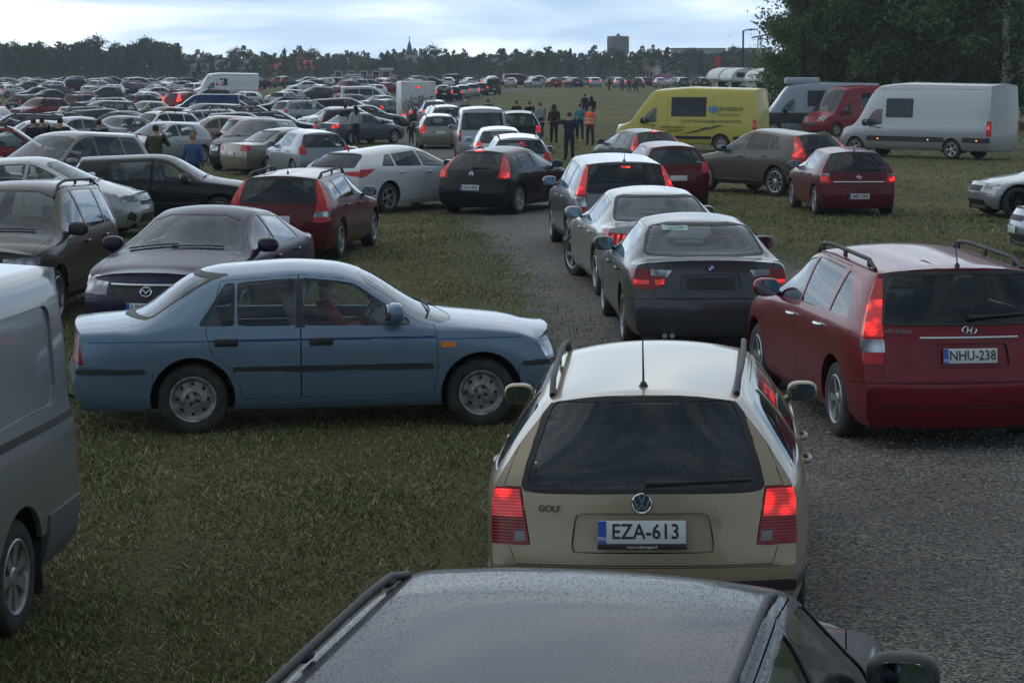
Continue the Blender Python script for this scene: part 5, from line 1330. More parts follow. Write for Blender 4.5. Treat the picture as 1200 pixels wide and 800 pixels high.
    mg = n('ShaderNodeMixRGB'); l(sm_.outputs[0], mg.inputs[0]); l(mm.outputs[0], mg.inputs[1]); l(soil.outputs[0], mg.inputs[2])
    l(mg.outputs[0], bs.inputs['Base Color'])
    sl_ = n('ShaderNodeMapRange'); sl_.inputs[3].default_value = 0.28; sl_.inputs[4].default_value = 0.05; l(sm_.outputs[0], sl_.inputs[0]); l(sl_.outputs[0], bs.inputs['Specular IOR Level'])
    rg = ramp(nz(0.55, 5).outputs['Fac'], (0.75, 0.75, 0.75), (0.95, 0.95, 0.95), 0.38, 0.62); l(rg.outputs[0], bs.inputs['Roughness'])
    bp = n('ShaderNodeBump'); bp.inputs['Strength'].default_value = 0.35; bp.inputs['Distance'].default_value = 0.012; l(vo.outputs['Distance'], bp.inputs['Height']); bp.invert = True
    l(bp.outputs[0], bs.inputs['Normal'])
    rme = b.mesh('gravel_road', [m], 60); at_ = rme.attributes.new('verge', 'FLOAT', 'POINT'); at_.data.foreach_set('value', ef); o = link('gravel_road', rme); tag(o, kind='structure')
    # loose stones lying on the road, nearest stretch
    n_ = 50000; base_v = np.array([(1, 0, 0), (0, 1, 0), (-1, 0, 0), (0, -1, 0), (0, 0, 1), (0, 0, -1)], float); base_f = [(0, 1, 4), (1, 2, 4), (2, 3, 4), (3, 0, 4), (1, 0, 5), (2, 1, 5), (3, 2, 5), (0, 3, 5)]
    y = 6.5 + rng.random(n_) ** 1.3 * 20; c = np.interp(y, [r[0] for r in ROAD], [r[1] for r in ROAD]); hw = np.interp(y, [r[0] for r in ROAD], [r[2] for r in ROAD])
    x = c + hw * np.clip(rng.normal(0.2, 0.65, n_), -1.12, 1.3)
    s_ = (0.0032 + 0.009 * rng.random(n_) ** 4) * (1 + y / 40)
    P = base_v[None] * (0.65 + 0.7 * rng.random((n_, 6, 1))) * s_[:, None, None] * np.array([1, 1, 0.65])
    an = rng.random(n_) * 6.28; ca, sa = np.cos(an)[:, None], np.sin(an)[:, None]
    Q = np.stack([P[:, :, 0] * ca - P[:, :, 1] * sa + x[:, None], P[:, :, 0] * sa + P[:, :, 1] * ca + y[:, None], P[:, :, 2] + 0.009 + 0.1 * s_[:, None]], -1)
    V = Q.reshape(-1, 3); F = (np.array(base_f)[None] + (np.arange(n_) * 6)[:, None, None]).reshape(-1, 3)
    o = big_mesh('gravel_stones', V, F, noise_mix(mat('loose_stone', (0.15, 0.15, 0.14), 0.6), (0.10, 0.094, 0.085), (0.44, 0.415, 0.38), 60, 2, 0.3, 0.75))
    tag(o, 'loose grey stones scattered on the wet gravel road', 'gravel', kind='stuff')
def big_mesh(name, V, F, m, extra=None):
    me = bpy.data.meshes.new(name); nv, nf = len(V), len(F); k = F.shape[1]
    me.vertices.add(nv); me.vertices.foreach_set('co', np.asarray(V, np.float32).ravel())
    me.loops.add(nf * k); me.loops.foreach_set('vertex_index', F.astype(np.int32).ravel())
    me.polygons.add(nf); me.polygons.foreach_set('loop_start', (np.arange(nf) * k).astype(np.int32)); me.polygons.foreach_set('loop_total', np.full(nf, k, np.int32))
    me.update(calc_edges=True); me.materials.append(m)
    if extra is not None:
        at = me.color_attributes.new('tint', 'FLOAT_COLOR', 'CORNER')
        at.data.foreach_set('color', np.repeat(np.concatenate([extra, np.ones((nf, 1))], 1), k, axis=0).astype(np.float32).ravel())
    return link(name, me)
def build_grass():
    rng = np.random.default_rng(11)
    def scatter(n_, y0, y1, p):
        y = y0 + rng.random(n_) ** p * (y1 - y0); hw = y * 0.262 + 1.2
        x = (rng.random(n_) * 2 - 1) * hw
        c = np.interp(y, [r[0] for r in ROAD], [r[1] for r in ROAD]); w_ = np.interp(y, [r[0] for r in ROAD], [r[2] for r in ROAD])
        edge = np.abs(x - c - np.where((y < 20) & (x > c), 0.4, 0.0)) - w_
        keep = edge > rng.normal(0.05, 0.34, n_)
        return x[keep], y[keep]
    xs, ys, hs = [], [], []
    for n_, y0, y1, p, h in ((420000, 6.5, 22, 1.25, 0.032), (130000, 20, 45, 1.2, 0.042), (70000, 42, 110, 1.3, 0.06)):
        x, y = scatter(n_, y0, y1, p); xs.append(x); ys.append(y); hs.append(np.full(len(x), h) * (0.45 + 0.9 * rng.random(len(x)) ** 2) * (1 + 0.0 * y))
    x, y, h = np.concatenate(xs), np.concatenate(ys), np.concatenate(hs)
    worn = np.sin(x * 0.75 + 1.7 * np.sin(y * 0.33)) * np.sin(y * 0.42 + 1.3 * np.sin(x * 0.61)) + 0.35 * np.sin(x * 2.9 + y * 1.1)
    kp = rng.random(len(x)) > np.clip(0.6 * worn, 0, 0.6); x, y, h = x[kp], y[kp], h[kp]
    # clumps: blades are taller and greener in patches
    cl = 0.5 + 0.5 * np.sin(x * 1.7 + 1.3 * np.sin(y * 0.9)) * np.sin(y * 1.3 + 1.1 * np.sin(x * 1.9))
    h = h * (0.55 + 0.9 * cl)
    # flattened wheel tracks left by cars crossing the grass
    tr_ = np.full(len(x), 9.0)
    for cx, k1, k2 in ((0.1, -0.19, 0.0045), (-1.35, -0.19, 0.0045), (4.2, 0.11, 0.0), (5.6, 0.11, 0.0)): tr_ = np.minimum(tr_, np.abs(x - (cx + k1 * y + k2 * y * y * 0.1 + 0.15 * np.sin(y * 0.5))))
    flat = tr_ < 0.11 + 0.04 * np.sin(x * 7.0 + y * 5.0); h = np.where(flat, h * 0.55, h); kp = ~(flat & (rng.random(len(x)) < 0.22)); x, y, h, cl = x[kp], y[kp], h[kp], np.where(flat, cl * 0.2, cl)[kp]
    n_ = len(x); an = rng.random(n_) * 6.28; wd = (0.0022 + 0.0022 * rng.random(n_)) * (1 + y / 16)
    lean = rng.normal(0, 1.3, n_) * h; la = rng.random(n_) * 6.28
    z = np.array([gz(0, q) for q in y]) if False else np.zeros(n_)
    V = np.stack([np.stack([x - np.cos(an) * wd, y - np.sin(an) * wd, z - 0.005], -1), np.stack([x + np.cos(an) * wd, y + np.sin(an) * wd, z - 0.005], -1),
                  np.stack([x + np.cos(la) * lean, y + np.sin(la) * lean, z + h], -1)], 1).reshape(-1, 3)
    F = np.arange(n_ * 3).reshape(-1, 3)
    dryp = rng.random(n_) < (0.25 + 0.35 * (1 - cl)); g = rng.random((n_, 1))
    col = np.where(dryp[:, None], np.array([0.32, 0.275, 0.16]) * (0.5 + 0.7 * g), np.array([0.100, 0.128, 0.038]) * (0.6 + 0.9 * g))
    m = mat('grass_blade', (0.06, 0.08, 0.03), 0.7, spec=0.25); t, n, l, bs = nodes(m)
    va = n('ShaderNodeVertexColor'); va.layer_name = 'tint'; l(va.outputs[0], bs.inputs['Base Color'])
    o = big_mesh('grass', V, F, m, col); tag(o, 'short trampled grass with dry straw patches covering the field', 'grass', kind='stuff')
build_ground(); build_grass()
# ------------------------------------------------------------ vehicles placed one by one
def local(proto, ref):
    S = proto['S']; L = S['L']; xra = L - S['fo'] - S['wb']; xfa = L - S['fo']; yw = S['W'] / 2 - 0.14
    return {'rl': (xra - L / 2, yw, 0), 'rr': (xra - L / 2, -yw, 0), 'fl': (xfa - L / 2, yw, 0), 'fr': (xfa - L / 2, -yw, 0), 'c': (0, 0, 0), 'r': (-L / 2, 0, 0), 'f': (L / 2, 0, 0)}[ref]
PLACED = []
def put(mod, name, label, px, py, head, color, ref='c', z=0.0, loc=None, cat='car', group=None, relight=None, skip=(), dist=None, roll=0.0):
    p = model(mod); lx, ly, lz = loc if loc else local(p, ref)
    a = R(head); off = Vector((lx * math.cos(a) - ly * math.sin(a), lx * math.sin(a) + ly * math.cos(a)))
    if dist: w_ = Vector(((px - 600) / FPX * dist, dist, 0))
    else: w_ = spot(px, py, lz if loc else z)
    x, y = w_.x - off.x, w_.y - off.y
    PLACED.append((x, y, p['L'] / 2))
    return place_car(p, name, label, x, y, head, color, cat, group, relight, skip, roll=roll)
OFF = {'tail_lamp_lit': RED, 'high_brake_lamp': RED_D}
SILVER = (0.40, 0.41, 0.42); WHITE_C = (0.62, 0.63, 0.64); BLACKC = (0.008, 0.008, 0.010); GREY = (0.10, 0.105, 0.11); DGREY = (0.035, 0.037, 0.042); REDC = (0.17, 0.005, 0.011, 0.45); DRED = (0.10, 0.004, 0.008, 0.35); BLUE = (0.012, 0.03, 0.12); BEIGE = (0.33, 0.28, 0.20)
QUEUE = 'cars queuing on the gravel road'
put('near_estate', 'estate_car', 'dark grey estate with rain-beaded roof and black roof rails behind the champagne estate', 489, 678, 77, (0.022, 0.022, 0.026, 0.12), loc=(2.30 - 2.275, 0.52, 1.45))
put('golf', 'estate_car', 'champagne gold estate with plate EZA-613 and lit tail lamps on the gravel', 756, 625, 84, (0.35, 0.285, 0.19, 0.65), loc=(-2.20, 0, 0.69), group=QUEUE, roll=-1.4)
put('sunny', 'sedan_car', 'faded blue older sedan with steel wheels and a red-jacketed driver', 227, 507, 9, (0.145, 0.215, 0.285, 0.6), 'rr')
put('i30', 'estate_car', 'dark red estate with roof rails and plate NHU-238', 1140, 418, 97, REDC, loc=(-2.2375, 0, 0.775), group=QUEUE)
put('bmw', 'sedan_car', 'dark grey sedan with empty plate holder behind the silver sedan', 740, 403, 92, (0.065, 0.065, 0.07, 0.6), 'rl', group=QUEUE)
put('p508', 'sedan_car', 'silver sedan with claw tail lamps and front wheels turned left', 706, 346, 95, (0.36, 0.355, 0.34), 'rl', group=QUEUE)
put('crv', 'suv_car', 'grey SUV with tall lit tail lamps and a lit brake lamp in its rear screen', 672, 298, 95, (0.16, 0.165, 0.185), 'rl', group=QUEUE)
put('hatch', 'hatchback_car', 'dark red hatchback half hidden beside the grey SUV', 822, 240, 97, DRED, 'rr', relight={'tail_lamp': RED})
put('c4', 'hatchback_car', 'black curved hatchback sedan in front of the yellow van', 745, 206, 107, DGREY, 'c', skip=('number_plate', 'emblem'))
put('c4', 'hatchback_car', 'black hatchback with chevron emblem, plate IHX-809 and lit brake lamps', 604, 251, 66, BLACKC, 'rr', group=QUEUE)
put('i40', 'estate_car', 'white estate with sharp red tail lamps and five-spoke wheels', 452, 250, 52, WHITE_C, 'rr', relight=OFF)
put('hatch', 'hatchback_car', 'small silver-blue hatchback between the beige sedan and the white estate', 347, 212, 113, (0.24, 0.27, 0.31), 'rl')
put('sedan', 'sedan_car', 'beige-grey sedan with its tail toward the black older hatchback', 317, 205, 38, (0.27, 0.24, 0.20), 'rr')
put('mpv', 'mpv_car', 'dark compact people carrier with chromed grille, nose toward the black older hatchback', 268, 201, 254, (0.02, 0.02, 0.025), 'f')
put('sedan', 'sedan_car', 'grey sedan with lit tail lamps beside the standing couple', 461, 168, 48, (0.085, 0.095, 0.11), 'fr', relight={'tail_lamp': LIT})
put('scout', 'suv_car', 'dark bronze SUV with roof rails beside the dark purple sedan', 60, 379, 267, (0.055, 0.045, 0.038), 'fl')
put('mazda6', 'sedan_car', 'dark purple sedan with winged emblem and plate UYA facing the blue sedan', 170, 362, 262, (0.020, 0.013, 0.040, 0.0), loc=(2.36, 0, 0.44))
put('v50', 'estate_car', 'dark red estate with tall tail lamps and black roof rails behind the purple sedan', 393, 303, 82, DRED, 'rr')
put('corsa', 'hatchback_car', 'silver hatchback with big swept headlamps beside the bronze SUV', 112, 279, -7, (0.38, 0.385, 0.39), 'fr')
put('golf3', 'hatchback_car', 'black older boxy hatchback parked across behind the silver hatchback', 196, 262, 1, BLACKC, 'c')
put('minivan', 'minivan', 'grey-brown minivan with dark side windows', 84, 153, 243, (0.15, 0.14, 0.125), loc=(-0.3, 0, 1.75))
put('transporter', 'van', 'silver panel van with black side rail and wheel covers next to the blue sedan', 3, 743, 264.5, (0.30, 0.315, 0.33), 'rl', cat='van')
put('astra', 'hatchback_car', 'dark red hatchback with tow bar and plate IMY-799 on the grass', 959, 252, 93, (0.115, 0.008, 0.018), 'rl')
put('xc60', 'suv_car', 'brown SUV with curved tall tail lamps in front of the silver long van', 911, 230, 124, (0.085, 0.07, 0.058), 'rl')
put('sprinter', 'van', 'long silver high-roof van with amber marker lamps under the trees', 1116, 187, 134, (0.33, 0.335, 0.34), 'rl', cat='van')
yv = put('ducato', 'van', 'yellow high-roof van with black lettering and dark side window', 845, 178, 156, (0.56, 0.47, 0.10), 'rl', cat='van')
put('ducato', 'van', 'red high-roof van between the silver long van and the camper', 1003, 159, 212, (0.26, 0.012, 0.02), 'c', cat='van', skip=('side_window', 'window_seal'))
put('saloon', 'sedan_car', 'silver saloon nose with dark multi-spoke wheel beyond the red estate', 1191, 256, 188, SILVER, 'fl')
put('hatch', 'hatchback_car', 'silver hatchback nose beside the dark-wheeled saloon', 1256, 304, 183, (0.32, 0.35, 0.40), 'fl')
# the queue further up the road
put('estate', 'estate_car', 'silver estate roof with rails right behind the black chevron hatchback', 610, 0, 93, SILVER, 'r', dist=54, group=QUEUE)
put('hatch', 'hatchback_car', 'white hatchback with lit tail lamp ahead of the silver railed estate', 587, 0, 93, WHITE_C, 'r', dist=63, relight={'tail_lamp': LIT, 'high_brake_lamp': LITB}, group=QUEUE)
put('microvan', 'van', 'silver passenger van with broad rear screen in the queue', 566, 0, 93, SILVER, 'r', dist=73, cat='van', group=QUEUE)
put('suv', 'suv_car', 'black SUV beside the silver passenger van', 608, 0, 91, BLACKC, 'r', dist=80, relight={'tail_lamp': LIT}, group=QUEUE)
put('estate', 'estate_car', 'champagne estate left of the silver passenger van', 516, 0, 95, (0.30, 0.27, 0.22), 'r', dist=86, relight={'tail_lamp': LIT}, group=QUEUE)
put('suv', 'suv_car', 'silver SUV ahead of the champagne estate in the queue', 525, 0, 96, SILVER, 'r', dist=98, group=QUEUE)
put('estate', 'estate_car', 'grey estate second ahead of the champagne estate in the queue', 522, 0, 96, GREY, 'r', dist=106, relight={'tail_lamp': LIT}, group=QUEUE)
put('estate', 'estate_car', 'white estate right ahead of the grey queue estate', 517, 0, 96, WHITE_C, 'r', dist=114, relight={'tail_lamp': LIT}, group=QUEUE)
put('suv', 'suv_car', 'white SUV with lit lamps just behind the caravan', 511, 0, 96, WHITE_C, 'r', dist=122, relight={'tail_lamp': LITB}, group=QUEUE)
put('hatch', 'hatchback_car', 'dark hatchback between the caravan and the white SUV', 496, 0, 96, DGREY, 'r', dist=127, relight={'tail_lamp': LIT}, group=QUEUE)
put('suv', 'suv_car', 'black SUV with lit lamps past the caravan on the road', 521, 0, 94, BLACKC, 'r', dist=205, relight={'tail_lamp': LITB}, group=QUEUE)
# first rows of the field
FIELD = 'cars parked in the near field rows'
put('suv', 'suv_car', 'red SUV beside the grey-brown minivan', 6, 0, 20, (0.22, 0.012, 0.015), 'c', dist=56, group=FIELD)
put('hatch', 'hatchback_car', 'silver hatchback with one headlamp lit beside the man in olive', 188, 192, 236, (0.38, 0.39, 0.40), 'c', group=FIELD)
put('hatch', 'hatchback_car', 'sand beige hatchback behind the silver one with a lit headlamp', 250, 178, 195, BEIGE, 'c', group=FIELD)
put('sedan', 'sedan_car', 'pale silver sedan behind the men in black jackets', 84, 178, 215, (0.36, 0.37, 0.38), 'c', group=FIELD)
put('sedan', 'sedan_car', 'black sedan nose toward the blue van', 152, 165, -25, BLACKC, 'c', group=FIELD)
put('sedan', 'sedan_car', 'dark grey sedan in the row ahead of the men in black', 140, 176, 235, (0.10, 0.105, 0.11), 'c', group=FIELD)
put('hatch', 'hatchback_car', 'dark red hatchback next to the blue panel van', 190, 158, 228, DRED, 'c', group=FIELD)
put('mpv', 'mpv_car', 'plum grey people carrier in front of the blue panel van', 236, 158, 225, (0.045, 0.04, 0.055), 'c', group=FIELD)
put('hatch', 'hatchback_car', 'red hatchback roof behind the dark people carrier', 318, 181, 25, (0.2, 0.012, 0.018), 'c', group=FIELD)
put('estate', 'estate_car', 'navy blue estate side-on behind the silver-blue hatchback', 325, 168, 8, (0.012, 0.02, 0.07), 'c', group=FIELD)
put('estate', 'estate_car', 'silver-white estate with dark windows behind the plum people carrier', 265, 162, 12, SILVER, 'c', group=FIELD)
put('hatch', 'hatchback_car', 'plum hatchback side-on behind the grey lit sedan', 418, 160, 12, (0.035, 0.018, 0.03), 'c', group=FIELD)
put('sedan', 'sedan_car', 'slate grey sedan behind the plum hatchback', 432, 152, 15, (0.09, 0.10, 0.105), 'c', group=FIELD)
put('suv', 'suv_car', 'silver SUV with tall tail lamps beside the maroon minivan', 361, 150, 40, SILVER, 'c', group=FIELD)
put('minivan', 'minivan', 'maroon minivan with dark windows behind the silver SUV', 408, 147, 14, (0.05, 0.02, 0.022), 'c', group=FIELD)
put('transporter', 'van', 'blue panel van standing among the parked cars', 240, 145, 186, BLUE, 'c', cat='van')
put('sprinter', 'van', 'white high-roof van behind the blue panel van', 266, 0, 200, WHITE_C, 'c', dist=215, cat='van', skip=('side_window', 'sliding_door_window', 'side_moulding', 'marker_lamp'))
put('microvan', 'van', 'silver minibus with dark windows among the far rows by the caravan', 430, 126, 10, SILVER, 'c', cat='van', relight={'tail_lamp_lit': LIT})
put('hatch', 'hatchback_car', 'grey hatchback with red tail lamp close to the caravan', 455, 140, 60, GREY, 'c', relight={'tail_lamp': LIT}, group=FIELD)
put('sedan', 'sedan_car', 'silver sedan beside the grey hatchback near the caravan', 452, 132, 28, (0.33, 0.34, 0.36), 'c', group=FIELD)
put('estate', 'estate_car', 'black estate with pale rails behind the silver-white estate', 300, 155, 10, BLACKC, 'c', group=FIELD)
put('hatch', 'hatchback_car', 'black hatchback between the navy and the silver estates', 290, 170, 10, DGREY, 'c', group=FIELD)
put('sedan', 'sedan_car', 'silver sedan roof in front of the four men in black', 40, 186, 200, SILVER, 'c', group=FIELD)
put('estate', 'estate_car', 'dark estate between the red SUV and the silver sedans', 20, 172, 190, (0.03, 0.032, 0.036), 'c', group=FIELD)
put('mpv', 'mpv_car', 'grey people carrier beyond the black sedan', 118, 150, 215, (0.08, 0.085, 0.09), 'c', group=FIELD)
# ------------------------------------------------------------ people
PM = {}
def person_mesh(pose, bulk=1.0, skirt=False):
    key = (pose, bulk)
    if key in PM: return PM[key]
    V = []; Rr = []; E = []; B = []
    def v(p, r_): V.append(Vector(p)); Rr.append(r_); return len(V) - 1
    def e_(a, b, bone): E.append((a, b)); B.append(bone)
    sit = pose == 'drive'
    pel = v((0, 0, 0.96), 0.145 * bulk); wa = v((0.0, 0, 1.08), 0.135 * bulk); ch = v((0.01, 0, 1.28), 0.165 * bulk); nb = v((0, 0, 1.46), 0.085); nk = v((0.0, 0, 1.52), 0.058)
    hd0 = v((0.015, 0, 1.575), 0.075); hd1 = v((0.02, 0, 1.645), 0.098); hd2 = v((0.01, 0, 1.715), 0.085); hd3 = v((0.0, 0, 1.745), 0.05)
    e_(pel, wa, 'torso'); e_(wa, ch, 'torso'); e_(ch, nb, 'torso'); e_(nb, nk, 'neck'); e_(nk, hd0, 'head'); e_(hd0, hd1, 'head'); e_(hd1, hd2, 'head'); e_(hd2, hd3, 'head')
    for s_ in (1, -1):
        sh = v((0, s_ * 0.185 * bulk, 1.41), 0.082 * bulk); e_(ch, sh, 'torso')
        if pose == 'point' and s_ > 0: el, wr, fd = (0.02, 0.47, 1.36), (0.03, 0.72, 1.36), Vector((0.05, 1, 0.05))
        elif pose == 'phone' and s_ < 0: el, wr, fd = (0.10, -0.34, 1.20), (0.16, -0.16, 1.50), Vector((0.1, 0.5, 0.8))
        elif pose == 'drive': el, wr, fd = (0.20, s_ * 0.25, 1.16), (0.44, s_ * 0.16, 1.22), Vector((1, 0, 0.2))
        elif pose == 'walk': el, wr, fd = (-0.10 * s_, s_ * 0.25, 1.13), (0.04 - 0.10 * s_, s_ * 0.25, 0.90), Vector((0.25, 0, -1))
        else: el, wr, fd = (-0.03, s_ * 0.25 * bulk, 1.13), (0.06, s_ * 0.24 * bulk, 0.89), Vector((0.25, 0, -1))
        a = v(el, 0.056 * bulk); b = v(wr, 0.036); e_(sh, a, 'torso'); e_(a, b, 'torso')
        fd = fd.normalized(); pm = v(Vector(wr) + fd * 0.07, 0.030); e_(b, pm, 'hand')
        side = fd.cross(Vector((0, 0, 1)) if abs(fd.z) < 0.9 else Vector((0, 1, 0))).normalized()
        for k_ in range(4):
            q = Vector(wr) + fd * (0.085) + side * (k_ - 1.5) * 0.019
            f1 = v(q + fd * 0.04, 0.009); f2 = v(q + fd * (0.085 - 0.008 * abs(k_ - 1.3)) - side.cross(fd) * 0.015, 0.008)
            e_(pm, f1, 'hand'); e_(f1, f2, 'hand')
        t1 = v(Vector(wr) + fd * 0.05 + side * 0.045, 0.010); t2 = v(Vector(wr) + fd * 0.085 + side * 0.055, 0.008); e_(pm, t1, 'hand'); e_(t1, t2, 'hand')
        if sit: hp, kn, an, to = (0.02, s_ * 0.10, 0.93), (0.46, s_ * 0.14, 0.98), (0.70, s_ * 0.13, 0.62), (0.82, s_ * 0.13, 0.62)
        elif pose == 'walk': hp, kn, an, to = (0, s_ * 0.095, 0.90), (0.10 * s_ + 0.05, s_ * 0.10, 0.50), (0.26 * s_ - 0.04, s_ * 0.10, 0.09 + (0.03 if s_ < 0 else 0)), (0.26 * s_ + 0.13, s_ * 0.11, 0.035)
        else: hp, kn, an, to = (0, s_ * 0.095, 0.90), (0.02, s_ * 0.115, 0.50), (-0.02, s_ * 0.125, 0.09), (0.15, s_ * 0.15, 0.04)
        h = v(hp, 0.112 * bulk); k2 = v(kn, 0.082); a2 = v(an, 0.062); t = v(to, 0.038)
        e_(pel, h, 'leg'); e_(h, k2, 'leg'); e_(k2, a2, 'leg'); e_(a2, t, 'foot')
    me = bpy.data.meshes.new('body'); me.from_pydata([tuple(p) for p in V], E, []); me.update()
    o = bpy.data.objects.new('body', me); COL.objects.link(o)
    md = o.modifiers.new('k', 'SKIN'); md.use_smooth_shade = True
    sv = me.skin_vertices[0].data
    for i, r_ in enumerate(Rr): sv[i].radius = (r_ * (0.80 if i in (pel, wa, ch) else 1.0), r_ * (1.12 if i in (pel, wa, ch) else 1.0)); sv[i].use_root = (i == pel)
    sb = o.modifiers.new('s', 'SUBSURF'); sb.levels = 1; sb.render_levels = 1
    dg = bpy.context.evaluated_depsgraph_get(); dg.update()
    m2 = bpy.data.meshes.new_from_object(o.evaluated_get(dg)); bpy.data.objects.remove(o); bpy.data.meshes.remove(me)
    for q in ('top', 'legs', 'shoes', 'skin', 'hair'): m2.materials.append(SKIN)
    segs = [(V[a], V[b], bn) for (a, b), bn in zip(E, B)]
    for f in m2.polygons:
        c = f.center; best = (9, '')
        for a, b, bn in segs:
            ab = b - a; t = max(0, min(1, (c - a).dot(ab) / max(ab.length_squared, 1e-9))); d = (c - a - ab * t).length
            if d < best[0]: best = (d, bn)
        bn = best[1]
        mi = {'torso': 0, 'leg': 1, 'foot': 2, 'hand': 3, 'neck': 3, 'head': 3}[bn]
        if bn == 'torso' and c.z < 0.93: mi = 1
        if bn in ('head',) and (c.z > 1.69 or (c.x < 0.0 and c.z > 1.58)): mi = 4
        f.material_index = mi; f.use_smooth = True
    for vv in m2.vertices:      # nose and chin
        if vv.co.x > 0.085 and abs(vv.co.y) < 0.03 and 1.60 < vv.co.z < 1.66: vv.co.x += 0.022
    PM[key] = m2
    return m2
CLOTH = {}
def cloth(c):
    k = tuple(c)
    if k not in CLOTH: CLOTH[k] = noise_mix(mat('cloth_%d' % len(CLOTH), c, 0.9), tuple(q * 0.8 for q in c), tuple(min(1, q * 1.15) for q in c), 14)
    return CLOTH[k]
def person(label, px, py, head, pose='stand', top=(0.02, 0.02, 0.022), legs=(0.02, 0.022, 0.03), hair=(0.03, 0.02, 0.015), h=1.76, bulk=1.0, group=None, dist=None, vest=False, pack=None, longhair=False, hood=False, at=None):
    if at is None:
        w_ = Vector(((px - 600) / FPX * dist, dist, gz(0, dist))) if dist else spot(px, py)
    else: w_ = Vector(at)
    me = person_mesh(pose, bulk)
    root = bpy.data.objects.new('person', None); COL.objects.link(root); root.location = w_; root.rotation_euler = (0, 0, R(head)); k = h / 1.76; root.scale = (k, k, k)
    tag(root, label, 'person', group)
    o = link('body', me, root)
    for i, m_ in enumerate((cloth(top), cloth(legs), cloth((0.015, 0.014, 0.013)), SKIN, cloth(hair))):
        o.material_slots[i].link = 'OBJECT'; o.material_slots[i].material = m_
    for s_ in (1, -1):
        if ('eye', s_) not in CACHE: b = MB(); b.ell((0.105, s_ * 0.033, 1.665), (0.008, 0.014, 0.008), 6, 4); CACHE[('eye', s_)] = b.mesh('eye', [mat('eye_dark', (0.02, 0.015, 0.012), 0.3)], 60)
        link('eye', CACHE[('eye', s_)], root)
    if longhair:
        b = MB(); b.tube([(-0.02, 0, 1.74), (-0.075, 0, 1.66), (-0.085, 0, 1.52), (-0.10, 0, 1.36)], [0.07, 0.105, 0.10, 0.06], 10, flat=0.7); link('hair', b.mesh('hair', [cloth(hair)], 60), root)
    if hood:
        b = MB(); b.ell((-0.02, 0, 1.64), (0.125, 0.125, 0.15), 12, 8); b.tube([(-0.04, 0, 1.58), (-0.05, 0, 1.45)], [0.11, 0.15], 10); b.v = [(min(p[0], 0.05), p[1], p[2]) for p in b.v]
        link('hood', b.mesh('hood', [cloth(top)], 60), root)
    if vest:
        b = MB(); q = []
        for (z, rx, ry) in ((0.93, 0.150, 0.205), (1.05, 0.145, 0.20), (1.2, 0.160, 0.215), (1.33, 0.170, 0.225), (1.44, 0.125, 0.215), (1.49, 0.085, 0.13)): q.append((z, rx * bulk, ry * bulk))
        def band(z0, z1, grow, mi):
            zz = [z0] + [z for z, _, _ in q if z0 < z < z1] + [z1]; n = 18; vs = []
            for z in zz:
                rx = np.interp(z, [a[0] for a in q], [a[1] for a in q]) + grow; ry = np.interp(z, [a[0] for a in q], [a[2] for a in q]) + grow
                for j in range(n): t = 2 * math.pi * j / n; vs.append((rx * math.cos(t) + 0.005, ry * math.sin(t), z))
            b.add(vs, [(i * n + j, i * n + (j + 1) % n, (i + 1) * n + (j + 1) % n, (i + 1) * n + j) for i in range(len(zz) - 1) for j in range(n)], mi)
        band(0.93, 1.49, 0.0, 0); band(1.02, 1.07, 0.004, 1); band(1.16, 1.21, 0.004, 1)
        link('safety_vest', b.mesh('safety_vest', [mat('vest_orange', (0.85, 0.13, 0.02), 0.7), mat('vest_band', (0.6, 0.6, 0.55), 0.4)], 60), root)
    if pack:
        b = MB(); b.box((-0.21, 0, 1.24), (0.17, 0.30, 0.42), bev=0.05); link('backpack', b.mesh('backpack', [cloth(pack)], 50), root)
    return root
BK = (0.012, 0.012, 0.014)
WALK = 'people walking away across the field'
person('grey-haired man in dark jacket left of the silver passenger van', 546, 0, 90, 'walk', (0.03, 0.03, 0.028), hair=(0.35, 0.34, 0.32), dist=118, group=WALK)
person('dark-haired man in brown jacket behind the silver passenger van', 572, 0, 88, 'walk', (0.035, 0.03, 0.026), dist=119, group=WALK)
person('man in black jacket above the black SUV roof', 605, 0, 92, 'walk', BK, dist=112, group=WALK)
person('man in black jacket beside another, right of the black SUV', 620.5, 0, 95, 'walk', BK, dist=110, group=WALK)
person('man in pale grey jacket walking beside the black SUV', 633, 161, 92, 'walk', (0.30, 0.29, 0.27), BK, (0.06, 0.05, 0.045), group=WALK)
person('hooded walker with red and black backpack', 649, 168, 92, 'walk', (0.035, 0.035, 0.04), BK, pack=(0.05, 0.006, 0.01), hood=True, group=WALK)
person('man in black with hands at his front, far out on the grass', 685, 138, 85, 'stand', BK, group=WALK)
person('hooded man in black jacket walking far right on the grass', 693, 145, 88, 'walk', BK, hood=True, bulk=1.12, group=WALK)
person('person in turquoise jacket behind the orange vest', 679.5, 164, 80, 'stand', (0.09, 0.21, 0.22), (0.02, 0.025, 0.035), (0.10, 0.06, 0.04), group=WALK)
person('steward in orange safety vest and sunglasses facing the queue', 691.5, 171, 255, 'stand', (0.34, 0.33, 0.30), (0.03, 0.03, 0.04), (0.12, 0.09, 0.07), vest=True)
person('man in dark blue jacket pointing with outstretched left arm', 667, 188, 92, 'point', (0.022, 0.026, 0.05), (0.02, 0.022, 0.03), (0.07, 0.05, 0.035), bulk=1.12)
person('man in black beside the grey lit sedan', 405, 169, 80, 'stand', BK, h=1.82)
person('woman with long dark hair in a white top by the grey lit sedan', 417, 171, 120, 'stand', (0.42, 0.42, 0.43), (0.02, 0.025, 0.05), (0.02, 0.014, 0.01), longhair=True)
person('small child in dark suit with green hat on the grass verge', 482, 169, 90, 'stand', (0.03, 0.012, 0.014), (0.03, 0.02, 0.03), (0.02, 0.15, 0.04), h=0.98, bulk=1.2)
MEN = 'men in black jackets behind the minivan'
